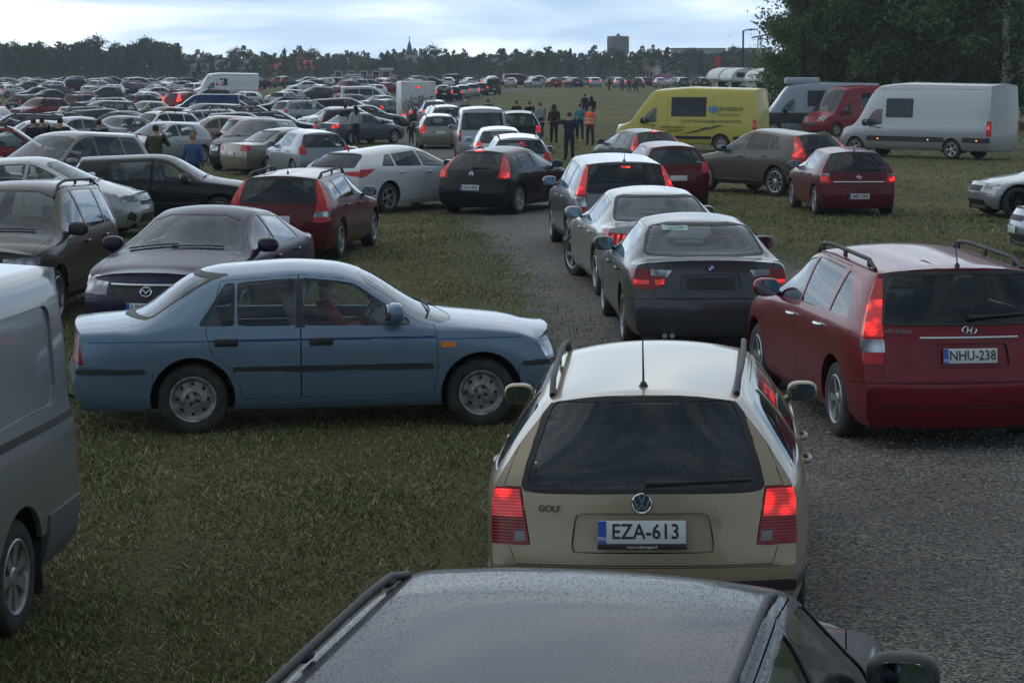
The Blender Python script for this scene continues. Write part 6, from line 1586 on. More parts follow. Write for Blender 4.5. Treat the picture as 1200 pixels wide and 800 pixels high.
person('man in black, leftmost of three heads close together behind the minivan', 42, 0, 95, 'stand', BK, dist=62.5, group=MEN)
person('man in black cap holding a phone to his ear behind the minivan', 52, 0, 80, 'phone', BK, dist=64, group=MEN)
person('broad man in black standing alone above the minivan roof', 73, 0, 95, 'stand', BK, dist=61, h=1.82, bulk=1.1, group=MEN)
person('man in black above the rear of the minivan roof', 118.5, 0, 95, 'stand', BK, dist=61, bulk=1.1, group=MEN)
person('man in olive jacket raising his hand beside the silver hatchback', 184, 0, 80, 'phone', (0.05, 0.052, 0.028), dist=53, h=1.78)
person('woman with ginger hair in blue denim jacket beside the dark people carrier', 227, 0, 85, 'stand', (0.04, 0.09, 0.20), (0.02, 0.03, 0.06), (0.28, 0.12, 0.05), dist=50, h=1.64)
for i, (px, d, tp, ps) in enumerate(((728, 262, (0.10, 0.10, 0.11), 'stand'), (736.5, 255, (0.30, 0.02, 0.06), 'walk'), (744.5, 252, BK, 'walk'), (713, 268, BK, 'stand'))):
    person(['person in grey standing by the far car row', 'person in pink-red jacket by the far car row', 'person in black carrying a bag beside the pink-red jacket', 'person in black close to the far parked row'][i], px, 0, 95 + 20 * i, ps, tp, dist=d, group='people by the far car row')
# driver of the blue sedan
p = model('sunny'); sr = [o for o in COL.objects if o.get('label', '').startswith('faded blue older sedan')][0]
bpy.context.view_layer.update()
a = R(9); lx, ly = (4.28 - 2.33 + 0.28) - 2.14, 0.36
drv = person('driver in red jacket at the wheel of the blue sedan', 0, 0, 9, 'drive', (0.42, 0.02, 0.03), (0.03, 0.03, 0.04), (0.05, 0.035, 0.025), h=1.70, at=(sr.location.x + lx * math.cos(a) - ly * math.sin(a), sr.location.y + lx * math.sin(a) + ly * math.cos(a), -0.42))
# ------------------------------------------------------------ caravan, motorhomes, camper, bicycles
def box_mesh(name, c, d, m, bev=0.0):
    b = MB(); b.box(c, d, bev=bev); return b.mesh(name, [m], 40)
CWHITE = noise_mix(mat('caravan_white', (0.6, 0.6, 0.58), 0.4), (0.52, 0.52, 0.50), (0.64, 0.64, 0.62), 3)
def wheel_pair(root, x, y, r=0.32):
    ty, ri = wheel_meshes(r, 'steel')
    for s_ in (1, -1):
        w_ = link('wheel', ty, root, (x, s_ * y, r), (0, 0, 0 if s_ > 0 else math.pi)); link('rim', ri, w_)
def caravan(px, d, head):
    root = link('caravan', None); root.location = ((px - 600) / FPX * d, d, gz(0, d)); root.rotation_euler = (0, 0, R(head))
    tag(root, 'white caravan with lit red lamps and bicycles on its back in the queue', 'caravan')
    link('body', box_mesh('body', (2.9, 0, 1.60), (5.8, 2.20, 2.35), CWHITE, 0.12), root)
    link('chassis', box_mesh('chassis', (2.9, 0, 0.40), (5.4, 1.6, 0.14), UNDER), root)
    link('bumper', box_mesh('bumper', (-0.03, 0, 0.58), (0.14, 2.15, 0.26), mat('bumper_grey', (0.35, 0.35, 0.35), 0.5), 0.05), root)
    link('roof_hatch', box_mesh('roof_hatch', (2.2, 0, 2.83), (0.7, 0.7, 0.14), CWHITE, 0.03), root)
    for s_ in (1, -1):
        link('tail_lamp', box_mesh('tail_lamp', (-0.12, s_ * 0.92, 0.66), (0.04, 0.22, 0.20), LITB, 0.02), root)
        link('marker_lamp', box_mesh('marker_lamp', (-0.01, s_ * 0.95, 2.66), (0.04, 0.12, 0.05), LIT, 0.01), root)
    link('high_brake_lamp', box_mesh('high_brake_lamp', (-0.015, 0.0, 2.42), (0.04, 0.30, 0.09), LITB, 0.01), root)
    b = MB()
    for s_ in (1, -1): b.tube([(0.0, s_ * 0.4 - 0.1, 0.85), (-0.32, s_ * 0.4 - 0.1, 0.85), (-0.32, s_ * 0.4 - 0.1, 0.95)], 0.02, 6); b.tube([(0.0, s_ * 0.4 - 0.1, 1.75), (-0.1, s_ * 0.4 - 0.1, 1.75)], 0.02, 6)
    b.tube([(-0.30, -0.9, 0.86), (-0.30, 0.6, 0.86)], 0.02, 6)
    link('bicycle_rack', b.mesh('bicycle_rack', [CHROME], 60), root)
    wheel_pair(root, 2.7, 0.95)
    return root
def bicycle_mesh():
    fr = MB(); wl = MB()
    for x in (-0.52, 0.52):
        wl.lathe([(0.33 + 0.018 * math.cos(t), 0.018 * math.sin(t)) for t in [2 * math.pi * i / 6 for i in range(6)]], 24, axis='y', c=(x, 0, 0.34), closed=True)
        for k_ in range(8):
            a_ = k_ * math.pi / 8; wl.tube([(x - 0.32 * math.cos(a_), 0, 0.34 - 0.32 * math.sin(a_)), (x + 0.32 * math.cos(a_), 0, 0.34 + 0.32 * math.sin(a_))], 0.004, 4)
    for a_, b_ in (((-0.52, 0, 0.34), (-0.08, 0, 0.30)), ((-0.52, 0, 0.34), (-0.18, 0, 0.82)), ((-0.08, 0, 0.30), (-0.20, 0, 0.92)), ((-0.08, 0, 0.30), (0.38, 0, 0.76)), ((-0.18, 0, 0.82), (0.36, 0, 0.84)), ((0.34, 0, 0.98), (0.52, 0, 0.34))): fr.tube([a_, b_], 0.018, 6)
    fr.box((-0.22, 0, 0.95), (0.26, 0.12, 0.05), bev=0.02); fr.tube([(0.30, -0.28, 1.02), (0.34, 0, 1.0), (0.30, 0.28, 1.02)], 0.014, 6)
    fr.lathe([(0.09, -0.01), (0.09, 0.01)], 14, axis='y', c=(-0.08, 0.03, 0.30))
    return fr.mesh('frame', [BLACK], 60), wl.mesh('wheels', [RUBBER], 60)
cv = caravan(491, 129, 96)
fm, wm = bicycle_mesh()
for i, (dy, dx, rz) in enumerate(((0.12, -0.24, 92), (-0.62, -0.14, 178))):
    r_ = link('bicycle', None); tag(r_, ['black bicycle fixed side-on to the back of the caravan', 'black bicycle seen end-on at the back of the caravan'][i], 'bicycle')
    a_ = R(96); r_.location = (cv.location.x + dx * math.cos(a_) - dy * math.sin(a_), cv.location.y + dx * math.sin(a_) + dy * math.cos(a_), cv.location.z + 0.88); r_.rotation_euler = (0, 0, a_ + R(90) if i == 0 else a_ + R(75))
    link('frame', fm, r_)
    for x in (-0.52, 0.52):
        wl = MB(); wl.lathe([(0.33 + 0.018 * math.cos(t), 0.018 * math.sin(t)) for t in [2 * math.pi * q / 6 for q in range(6)]], 24, axis='y', closed=True)
        for k_ in range(8):
            an = k_ * math.pi / 8; wl.tube([(-0.32 * math.cos(an), 0, -0.32 * math.sin(an)), (0.32 * math.cos(an), 0, 0.32 * math.sin(an))], 0.004, 4)
        link('wheel', wl.mesh('wheel', [RUBBER], 60), r_, (x, 0, 0.34))
def profile_mesh(name, prof, w_, m, bev=0.06):
    bm = bmesh.new(); vs = [bm.verts.new((x, -w_ / 2, z)) for x, z in prof]; f = bm.faces.new(vs)
    ex = bmesh.ops.extrude_face_region(bm, geom=[f]); bmesh.ops.translate(bm, vec=(0, w_, 0), verts=[q for q in ex['geom'] if isinstance(q, bmesh.types.BMVert)])
    bmesh.ops.recalc_face_normals(bm, faces=bm.faces[:])
    if bev: bmesh.ops.bevel(bm, geom=[e for e in bm.edges if e.calc_face_angle(0) > 0.35], offset=bev, segments=2, affect='EDGES')
    me = bpy.data.meshes.new(name); bm.to_mesh(me); bm.free(); me.materials.append(m); me.shade_smooth(); me.set_sharp_from_angle(angle=R(50)); return me
def motorhome(label, px, d, head):
    root = link('motorhome', None); root.location = ((px - 600) / FPX * d, d, gz(0, d)); root.rotation_euler = (0, 0, R(head)); tag(root, label, 'motorhome', 'motorhomes parked in a row'); root.scale = (1.1, 1.1, 1.17)
    link('living_body', profile_mesh('living_body', [(0, 0.5), (0, 2.85), (0.1, 2.98), (4.9, 3.05), (5.6, 2.92), (6.0, 2.55), (6.05, 2.25), (5.85, 2.12), (4.85, 2.05), (4.6, 0.5)], 2.25, CWHITE), root)
    link('cab', profile_mesh('cab', [(4.62, 0.45), (4.62, 2.0), (5.05, 2.02), (5.75, 1.30), (6.5, 1.05), (6.62, 0.75), (6.62, 0.42)], 1.95, CWHITE), root)
    b = MB(); b.add([(5.10, -0.85, 2.02), (5.76, -0.88, 1.34), (5.76, 0.88, 1.34), (5.10, 0.85, 2.02), (5.05, -0.85, 1.98), (5.71, -0.88, 1.30), (5.71, 0.88, 1.30), (5.05, 0.85, 1.98)], [(0, 1, 2, 3), (0, 4, 5, 1), (1, 5, 6, 2), (2, 6, 7, 3), (3, 7, 4, 0)])
    link('windscreen', b.mesh('windscreen', [GLASS_O], 0), root)
    for s_ in (1, -1):
        link('cab_window', box_mesh('cab_window', (5.12, s_ * 0.972, 1.55), (0.62, 0.02, 0.42), GLASS_O, 0.008), root)
        link('alcove_window', box_mesh('alcove_window', (5.3, s_ * 1.122, 2.55), (0.7, 0.02, 0.34), GLASS_O, 0.008), root)
        link('body_window', box_mesh('body_window', (2.8, s_ * 1.122, 1.85), (1.0, 0.02, 0.55), GLASS_O, 0.008), root)
        link('head_lamp', box_mesh('head_lamp', (6.55, s_ * 0.7, 0.90), (0.14, 0.32, 0.2), CLEAR, 0.03), root)
        link('tail_lamp', box_mesh('tail_lamp', (-0.01, s_ * 0.95, 0.9), (0.03, 0.16, 0.3), RED, 0.008), root)
    link('stripe', box_mesh('stripe', (2.4, 1.118, 1.3), (4.0, 0.02, 0.12), mat('stripe_grey', (0.2, 0.22, 0.25), 0.5)), root)
    wheel_pair(root, 1.5, 0.92, 0.34); wheel_pair(root, 5.75, 0.85, 0.34)
motorhome('white alcove motorhome whose rounded nose shows past the yellow van roof', 912, 182, 200)
motorhome('white alcove motorhome between its two rounded neighbours', 930, 176, 200)
motorhome('white alcove motorhome with grey stripes next to the leafy trees', 962, 170, 200)
cm = put('ducato', 'camper_van', 'pale blue-grey high-roof camper behind the brown SUV', 955, 158, 178, (0.30, 0.35, 0.40), 'c', cat='van', skip=('side_moulding',))
cm.scale = (1.05, 1.0, 1.06)
link('roof_box', box_mesh('roof_box', (0.7, 0, 2.66), (1.7, 1.3, 0.34), cloth((0.33, 0.37, 0.41)), 0.12), cm)
link('lower_band', box_mesh('lower_band', (0, 1.025, 0.85), (5.2, 0.02, 0.5), BLACK, 0.005), cm)
# yellow van print, on its left side (local +y)
INKV = mat('van_black_print', (0.03, 0.03, 0.03), 0.5); BLUEV = mat('van_blue_print', (0.05, 0.25, 0.55), 0.5)
def van_text(t, x, z, size, m, sx=1.0, nm='lettering'):
    L = 6.3; pv = PROTO['ducato']
    o = link(nm, text_mesh(t, size, 0.002, m, 0.0, sx), yv, (x - L / 2, 1.032, z), (R(90), 0, math.pi)); return o
van_text('kivitalot', 1.05, 1.74, 0.30, INKV); van_text('PUH. 0400 858 277', 1.15, 1.48, 0.11, INKV)
van_text('LUOTETTAVAA RAKENNUSURAKOINTIA', 1.95, 1.22, 0.155, INKV, 0.92); van_text('RAKENNUSLIIKE OY', 3.55, 0.98, 0.12, INKV); van_text('0400 858 277', 3.45, 0.84, 0.12, INKV)
for k_ in range(3):
    link('logo_bar', box_mesh('logo_bar', (1.70 + 0.13 * k_ - 3.15, 1.03, 1.74), (0.10, 0.004, 0.20 - 0.02 * k_), BLUEV), yv)
link('logo_base', box_mesh('logo_base', (1.83 - 3.15, 1.03, 1.60), (0.42, 0.004, 0.04), BLUEV), yv)
b = MB()
for (x0, z0, x1, z1, x2, z2) in ((1.35, 1.05, 1.75, 1.0, 2.2, 0.86), (1.75, 0.96, 2.2, 0.92, 2.75, 0.76), (2.2, 0.86, 2.6, 0.80, 3.2, 0.70)):
    for dz in (0,):
        b.add([(x0 - 3.15, 1.034, z0 + 0.03), (x1 - 3.15, 1.034, z1 - 0.02), (x2 - 3.15, 1.034, z2), (x1 - 3.15, 1.034, z1 + 0.05)], [(0, 1, 2, 3)])
link('swoosh_print', b.mesh('swoosh_print', [INKV], 0), yv)
# ------------------------------------------------------------ packed far rows
def far_mesh(mod):
    k_ = ('far', mod)
    if k_ in CACHE: return CACHE[k_]
    pr = model(mod); V = []; F = []; MI = []; mats = []; worlds = []
    for (nm, me, par, loc, rot) in pr['parts']:
        M_ = Matrix.Translation(loc) @ Matrix.Rotation(rot[2], 4, 'Z') @ Matrix.Rotation(rot[1], 4, 'Y') @ Matrix.Rotation(rot[0], 4, 'X')
        if par >= 0: M_ = worlds[par] @ M_
        worlds.append(M_)
        if nm in ('cabin_lining', 'front_seat', 'rear_seat', 'steering_wheel', 'dashboard', 'windscreen_wiper', 'lettering', 'door_handle', 'mirror_glass', 'aerial', 'emblem'): continue
        o = len(V); V += [tuple(M_ @ v.co + Vector((-pr['L'] / 2, 0, 0))) for v in me.vertices]
        for p_ in me.polygons:
            mm_ = me.materials[p_.material_index]
            if 'glass' in mm_.name: mm_ = GLASS_O
            if mm_ not in mats: mats.append(mm_)
            F.append([o + i for i in p_.vertices]); MI.append(mats.index(mm_))
    me = bpy.data.meshes.new(mod + '_far'); me.from_pydata(V, [], F); me.update()
    for m_ in mats: me.materials.append(m_)
    me.polygons.foreach_set('material_index', MI); me.shade_smooth(); me.set_sharp_from_angle(angle=R(38))
    CACHE[k_] = me; return me
FARCOL = [('silver', (0.38, 0.39, 0.40), 6), ('white', (0.60, 0.61, 0.62), 4), ('black', (0.010, 0.010, 0.012), 4), ('dark grey', (0.06, 0.062, 0.068), 4), ('grey', (0.16, 0.165, 0.17), 4), ('red', (0.22, 0.012, 0.016), 3), ('dark blue', (0.012, 0.025, 0.085), 3), ('maroon', (0.06, 0.008, 0.012), 1), ('green', (0.02, 0.06, 0.04), 1), ('beige', (0.30, 0.26, 0.19), 1)]
FARMOD = [('hatch', 'hatchback', 5), ('estate', 'estate', 5), ('sedan', 'sedan', 4), ('suv', 'SUV', 2), ('mpv', 'people carrier', 2), ('microvan', 'minibus', 0.5), ('c4', 'curved hatchback', 2), ('astra', 'rounded hatchback', 2), ('corsa', 'short hatchback', 2), ('golf3', 'boxy hatchback', 1.5), ('i40', 'sloping estate', 1.5), ('minivan', 'long minivan', 1), ('xc60', 'high SUV', 1)]
NFAR = [0]
def far_car(x, y, head, rng, where, lit=False, mod=None, colr=None):
    cw = [c[2] for c in FARCOL]; mw = [m_[2] for m_ in FARMOD]
    c = FARCOL[rng.choice(len(FARCOL), p=np.array(cw) / sum(cw))] if colr is None else next(q for q in FARCOL if q[0] == colr)
    m_ = FARMOD[rng.choice(len(FARMOD), p=np.array(mw) / sum(mw))] if mod is None else next(q for q in FARMOD if q[0] == mod)
    nm = {'estate': 'estate_car', 'i40': 'estate_car', 'sedan': 'sedan_car', 'suv': 'suv_car', 'xc60': 'suv_car', 'mpv': 'mpv_car', 'minivan': 'minivan', 'microvan': 'minibus'}.get(m_[0], 'hatchback_car')
    o = link(nm, far_mesh(m_[0])); o.location = (x, y, gz(x, y)); o.rotation_euler = (0, 0, R(head)); o.color = paint_rgba(c[1])
    tag(o, '%s %s %s%s' % (c[0], m_[1], where[0], ' with lit tail lamps' if lit else ''), 'car', where[1])
    if lit:
        for i, s_ in enumerate(o.material_slots):
            if s_.material in (RED, RED_D, LIT): s_.link = 'OBJECT'; s_.material = LITB
    NFAR[0] += 1
def far_rows():
    rng = np.random.default_rng(21)
    y = 84.0; row = 0
    while y < 335:
        xr_ = float(road_at(min(y, 215))[0]) - 4.5
        if y > 215: xr_ = -12 - (y - 215) * 0.02
        xl = -0.262 * y - 1.0
        base_h = (60, 240, 25, 205)[row % 4]; x = xl + rng.random() * 2; where = ('among the tightly packed middle rows of the field', 'cars in the middle rows of the field') if y < 170 else ('in the far rows below the dark wood', 'cars in the far rows of the field')
        while x < xr_:
            h = base_h + rng.normal(0, 7) + (180 if rng.random() < 0.3 else 0)
            free = all((x - q[0]) ** 2 + (y - q[1]) ** 2 > (2.0 + q[2] * 0.8) ** 2 for q in PLACED)
            if free and rng.random() < 0.90 and not (488 < 600 + x / y * FPX < 505 and 95 < y < 150): far_car(x, y + rng.normal(0, 0.4), h, rng, where, lit=rng.random() < 0.06)
            x += 3.1 + rng.random() * (1.1 if y < 170 else 2.8) + (2.6 if abs(math.sin(R(base_h))) < 0.5 else 0)
        y += (9.5 if y < 150 else 13.0) + rng.random() * 1.5; row += 1
    # rows right of the road, beyond the open grass
    x = -9.0
    while x < 52:
        far_car(x, 296 + 0.10 * x + rng.normal(0, 0.6), 92 + rng.normal(0, 8), rng, ('in the far row across the open grass', 'cars in the far row across the grass'), lit=rng.random() < 0.42); x += 2.7 + rng.random() * 0.7
    x = -12.0
    while x < 60:
        far_car(x, 318 + rng.normal(0, 0.8), 30 + rng.normal(0, 25), rng, ('behind the far row across the open grass', 'cars behind the far row across the grass'), lit=rng.random() < 0.1); x += 3.4 + rng.random() * 2.0
    for i, (px, d, cl, md) in enumerate(((530.5, 212, 'dark blue', 'hatch'), (541, 222, 'silver', 'hatch'), (551, 230, 'silver', 'estate'), (562, 238, 'dark grey', 'hatch'), (575, 242, 'green', 'microvan'))):
        far_car((px - 600) / FPX * d, d, 100, rng, ('queuing where the road bends past the caravan', 'cars where the road bends'), lit=i != 4, mod=md, colr=cl)
far_rows()
print('far cars', NFAR[0])
# ------------------------------------------------------------ trees
def leaf_mat(name, tr=0.25):
    m = mat(name, (0.05, 0.07, 0.03), 0.75, spec=0.2); t, n, l, bs = nodes(m)
    va = n('ShaderNodeVertexColor'); va.layer_name = 'tint'; l(va.outputs[0], bs.inputs['Base Color'])
    tl = n('ShaderNodeBsdfTranslucent'); l(va.outputs[0], tl.inputs[0]); mx_ = n('ShaderNodeMixShader'); mx_.inputs[0].default_value = tr
    l(bs.outputs[0], mx_.inputs[1]); l(tl.outputs[0], mx_.inputs[2]); l(mx_.outputs[0], t.nodes['Material Output'].inputs[0])
    return m
LEAF = leaf_mat('leaf', 0.4); NEEDLE = leaf_mat('needle', 0.25)
BARK = noise_mix(mat('bark', (0.05, 0.042, 0.035), 0.9), (0.03, 0.025, 0.02), (0.09, 0.08, 0.07), 12)
BIRCH = noise_mix(mat('birch_bark', (0.4, 0.4, 0.38), 0.8), (0.05, 0.045, 0.04), (0.36, 0.35, 0.33), 5, 4, 0.35, 0.5)
def leaves(P, size, rng, c0, c1, flat=0.0):
    n_ = len(P); d = rng.normal(size=(n_, 3)); d /= np.linalg.norm(d, axis=1)[:, None]
    a = np.cross(d, rng.normal(size=(n_, 3))); a /= np.linalg.norm(a, axis=1)[:, None]; b_ = np.cross(d, a)
    s_ = size * (0.6 + 0.8 * rng.random((n_, 1)))
    V = np.stack([P - a * s_ * 0.5, P - b_ * s_ * 0.32, P + a * s_ * 0.5, P + b_ * s_ * 0.32], 1).reshape(-1, 3)
    F = np.arange(n_ * 4).reshape(-1, 4)
    t = rng.random((n_, 1)); col = np.array(c0) * (1 - t) + np.array(c1) * t
    return V, F, col
def mesh_np(name, V, F, m, col):
    o = big_mesh(name, V, F, m, col); me = o.data; bpy.data.objects.remove(o); return me
def broad_tree(seed, h, spread, nl, leaf, c0, c1, birch=False, low=0.18):
    rng = np.random.default_rng(seed); b = MB()
    lean = rng.normal(0, 0.25, 2); top = Vector((lean[0], lean[1], h * 0.92)); tr_ = 0.018 * h
    trunk = [Vector((lean[0] * t * t, lean[1] * t * t, h * 0.92 * t)) for t in np.linspace(0, 1, 8)]
    trunk[0].z = -0.3
    b.tube(trunk, [tr_ * (1 - 0.9 * i / 7) for i in range(8)], 8)
    tips = []
    nb_ = 16
    for i in range(nb_):
        t = low + (0.95 - low) * (i + rng.random() * 0.6) / nb_; p0 = Vector((lean[0] * t * t, lean[1] * t * t, h * 0.92 * t))
        a_ = i * 2.4 + rng.random(); ln = spread * (1.0 - 0.75 * t ** 1.6) * (0.7 + 0.5 * rng.random()) + 0.3
        up = 0.35 + 0.7 * t; dirv = Vector((math.cos(a_), math.sin(a_), up)).normalized()
        p1 = p0 + dirv * ln * 0.6; p2 = p0 + dirv * ln + Vector((0, 0, -0.12 * ln if birch else 0.05 * ln))
        b.tube([p0, p1, p2], [tr_ * 0.42 * (1 - t * 0.6), tr_ * 0.25 * (1 - t * 0.6), 0.02], 5)
        tips += [(p0 + (p2 - p0) * q, ln * (0.16 + 0.22 * q)) for q in (0.4, 0.6, 0.8, 1.0)]
        for k_ in range(3):
            q = 0.4 + 0.5 * rng.random(); s0 = p0 + (p2 - p0) * q; dv = Vector(rng.normal(size=3)).normalized() * ln * 0.38; dv.z = abs(dv.z) * 0.4
            b.tube([s0, s0 + dv], [0.03, 0.01], 4); tips.append((s0 + dv, ln * 0.26)); tips.append((s0 + dv * 0.6, ln * 0.22))
    C = np.array([tuple(p) for p, r_ in tips]); Rd = np.array([max(0.35, r_) for p, r_ in tips])
    k_ = rng.integers(0, len(C), nl); g = rng.normal(size=(nl, 3)) * 0.55
    P = C[k_] + g * Rd[k_][:, None] * np.array([1, 1, 0.75])
    if birch: P[:, 2] -= np.abs(rng.normal(0, 0.35, nl)) * Rd[k_]
    tint = 0.45 + 1.1 * rng.random(len(C)); V, F, col = leaves(P, leaf, rng, c0, c1); col = col * tint[k_][:, None]
    return b.mesh('trunk', [BIRCH if birch else BARK], 60), mesh_np('crown', V, F, LEAF, col)
def conifer(seed, h, rad, nl, leaf, c0, c1):
    rng = np.random.default_rng(seed); b = MB(); b.tube([(0, 0, -0.3), (0, 0, h * 0.5), (0, 0, h)], [0.016 * h, 0.010 * h, 0.01], 6)
    t = rng.random(nl) ** 0.75; z = h * (0.10 + 0.90 * t); tier = 0.75 + 0.25 * np.sin(z * 5.0 + rng.random() * 6)
    rr = rad * (1 - t) ** 0.85 * tier * (0.35 + 0.65 * rng.random(nl) ** 0.5) + 0.08; a_ = rng.random(nl) * 6.283
    br = np.floor(a_ / 0.5) * 0.5; a_ = br + (a_ - br) * 0.65
    P = np.stack([rr * np.cos(a_), rr * np.sin(a_), z - rr * 0.30], -1); V, F, col = leaves(P, leaf, rng, c0, c1)
    return b.mesh('trunk', [BARK], 60), mesh_np('crown', V, F, NEEDLE, col)
def pine(seed, h, rad, nl, leaf, c0, c1):
    rng = np.random.default_rng(seed); b = MB(); b.tube([(0, 0, -0.3), (0.1, 0, h * 0.5), (0, 0.1, h * 0.95)], [0.017 * h, 0.012 * h, 0.02], 6)
    cl = [(Vector((rng.normal(0, rad * 0.45), rng.normal(0, rad * 0.45), h * (0.50 + 0.48 * rng.random()))), rad * (0.30 + 0.25 * rng.random())) for _ in range(11)]
    for c, r_ in cl: b.tube([(0, 0, c.z - r_), c], [0.05, 0.02], 4)
    k_ = rng.integers(0, len(cl), nl); C = np.array([tuple(c) for c, _ in cl]); Rd = np.array([r_ for _, r_ in cl])
    P = C[k_] + rng.normal(size=(nl, 3)) * 0.6 * Rd[k_][:, None] * np.array([1, 1, 0.6]); V, F, col = leaves(P, leaf, rng, c0, c1); col *= (0.75 + 0.5 * rng.random(len(cl)))[k_][:, None]
    return b.mesh('trunk', [BARK], 60), mesh_np('crown', V, F, NEEDLE, col)
def plant(kind, meshes, x, y, rz, s_, label, group=None, sz=1.0):
    r_ = link(kind, None); r_.location = (x, y, gz(x, y)); r_.rotation_euler = (0, 0, rz); r_.scale = (s_, s_, s_ * sz); tag(r_, label, 'tree', group)
    link('trunk', meshes[0], r_); link('crown', meshes[1], r_)
def build_trees():
    rng = np.random.default_rng(3)
    D0, D1 = (0.070, 0.105, 0.040), (0.140, 0.190, 0.070)
    nb = [broad_tree(101, 11.5, 3.2, 15000, 0.20, D0, D1), broad_tree(102, 12.5, 3.0, 15000, 0.19, D0, (0.14, 0.185, 0.07)), broad_tree(103, 13, 2.7, 14000, 0.17, (0.07, 0.10, 0.04), (0.14, 0.185, 0.07), birch=True), broad_tree(104, 9.0, 2.8, 12000, 0.20, D0, D1, low=0.05)]
    spots = [(938, 122, 0, 1.0), (962, 127, 2, 1.1), (992, 121, 1, 1.15), (1016, 130, 0, 1.2), (1046, 122, 2, 1.15), (1066, 134, 1, 0.80), (1108, 120, 0, 1.3), (1142, 125, 1, 1.25), (1174, 118, 2, 1.25), (1205, 122, 0, 1.3), (1236, 126, 1, 1.3)]
    where = ['at the left end of the grove above the camper', 'second from the left end of the grove', 'rising behind the red van', 'behind the nose of the long silver van', 'left of the gap of sky in the grove', 'low in the gap of sky of the grove', 'just right of the gap of sky in the grove', 'behind the middle of the long silver van', 'behind the tail of the long silver van', 'right of the tail of the long silver van', 'farthest right in the grove']
    for i, (px, d, k_, s_) in enumerate(spots):
        plant('birch_tree' if k_ == 2 else 'leafy_tree', nb[k_], (px - 600) / FPX * d, d, rng.random() * 6, s_, '%s %s' % ('pale-stemmed birch' if k_ == 2 else 'dense dark green leafy tree', where[i]), 'trees of the roadside grove')
    for i in range(14):
        px = 935 + i * 22 + rng.normal(0, 5); d = 128 + rng.random() * 14
        plant('undergrowth_tree', nb[3], (px - 600) / FPX * d, d, rng.random() * 6, 0.7 + 0.4 * rng.random(), 'low bushy tree filling the grove behind the vans', 'bushes of the roadside grove')
    # far tree line
    F0, F1 = (0.045, 0.065, 0.03), (0.095, 0.125, 0.055); S0, S1 = (0.035, 0.052, 0.028), (0.075, 0.098, 0.05)
    kinds = [('spruce_tree', conifer(201, 11, 2.1, 1500, 0.55, S0, S1), 'dark pointed spruce'), ('spruce_tree', conifer(202, 9, 2.2, 1300, 0.55, S0, S1), 'dark broad spruce'), ('pine_tree', pine(203, 11, 2.6, 1500, 0.5, S0, (0.08, 0.10, 0.05)), 'open-crowned pine'), ('leafy_tree', broad_tree(204, 8.5, 3.0, 1700, 0.48, F0, F1, low=0.1), 'round green leafy tree'), ('leafy_tree', broad_tree(205, 10.5, 2.4, 1700, 0.48, F0, F1, birch=True, low=0.12), 'tall loose leafy tree')]
    def line(x0, x1, step, d0, d1, ps, s0, s1, where, grp):
        px = x0
        while px < x1:
            d = d0 + rng.random() * (d1 - d0); k_ = rng.choice(5, p=ps); kd = kinds[k_]
            plant(kd[0], kd[1], (px - 600) / FPX * d, d, rng.random() * 6, s0 + (s1 - s0) * rng.random(), '%s %s' % (kd[2], where), grp, 0.9 + 0.25 * rng.random())
            px += step * (0.6 + 0.8 * rng.random())
    W1 = ('in the front of the dark wood beyond the left field', 'trees of the dark wood')
    line(-12, 214, 6.0, 440, 475, [0.0, 0.20, 0.32, 0.24, 0.24], 0.60, 0.92, *W1)
    line(205, 345, 8.5, 450, 500, [0.0, 0.10, 0.24, 0.40, 0.26], 0.46, 0.74, 'in the broken tree line beyond the field', 'trees of the broken tree line')
    line(340, 500, 7.5, 470, 540, [0.0, 0.10, 0.26, 0.38, 0.26], 0.48, 0.72, 'in front of the red-roofed houses', 'trees by the red-roofed houses')
    line(500, 900, 6.8, 440, 520, [0.0, 0.12, 0.24, 0.38, 0.26], 0.48, 0.80, 'in the tree line behind the far car row', 'trees behind the far car row')
    # solid wood mass behind the first trees
    P = []
    for px in np.arange(-30, 216, 1.6):
        d = 490 + rng.random() * 60; h = (7.4 + 0.6 * math.sin(px * 0.08) + rng.normal(0, 0.9)) * d / 470; x = (px - 600) / FPX * d
        q = rng.random((150, 3)); P.append(np.stack([x + (q[:, 0] - 0.5) * 5 * (1.1 - q[:, 2]), d + (q[:, 1] - 0.5) * 5, gz(x, d) + q[:, 2] ** 0.8 * h], -1))
    for px in np.arange(216, 920, 2.4):
        d = 545 + rng.random() * 60; h = (5.6 + 0.6 * math.sin(px * 0.11) + rng.normal(0, 0.8)) * d / 470; x = (px - 600) / FPX * d
        q = rng.random((150, 3)); P.append(np.stack([x + (q[:, 0] - 0.5) * 6 * (1.1 - q[:, 2]), d + (q[:, 1] - 0.5) * 5, gz(x, d) + q[:, 2] ** 0.8 * h], -1))
    V, F, col = leaves(np.concatenate(P), 0.9, rng, S0, S1)
    o = big_mesh('distant_wood', V, F, NEEDLE, col); tag(o, 'continuous dark far wood closing off the field', 'wood', kind='stuff')
build_trees()
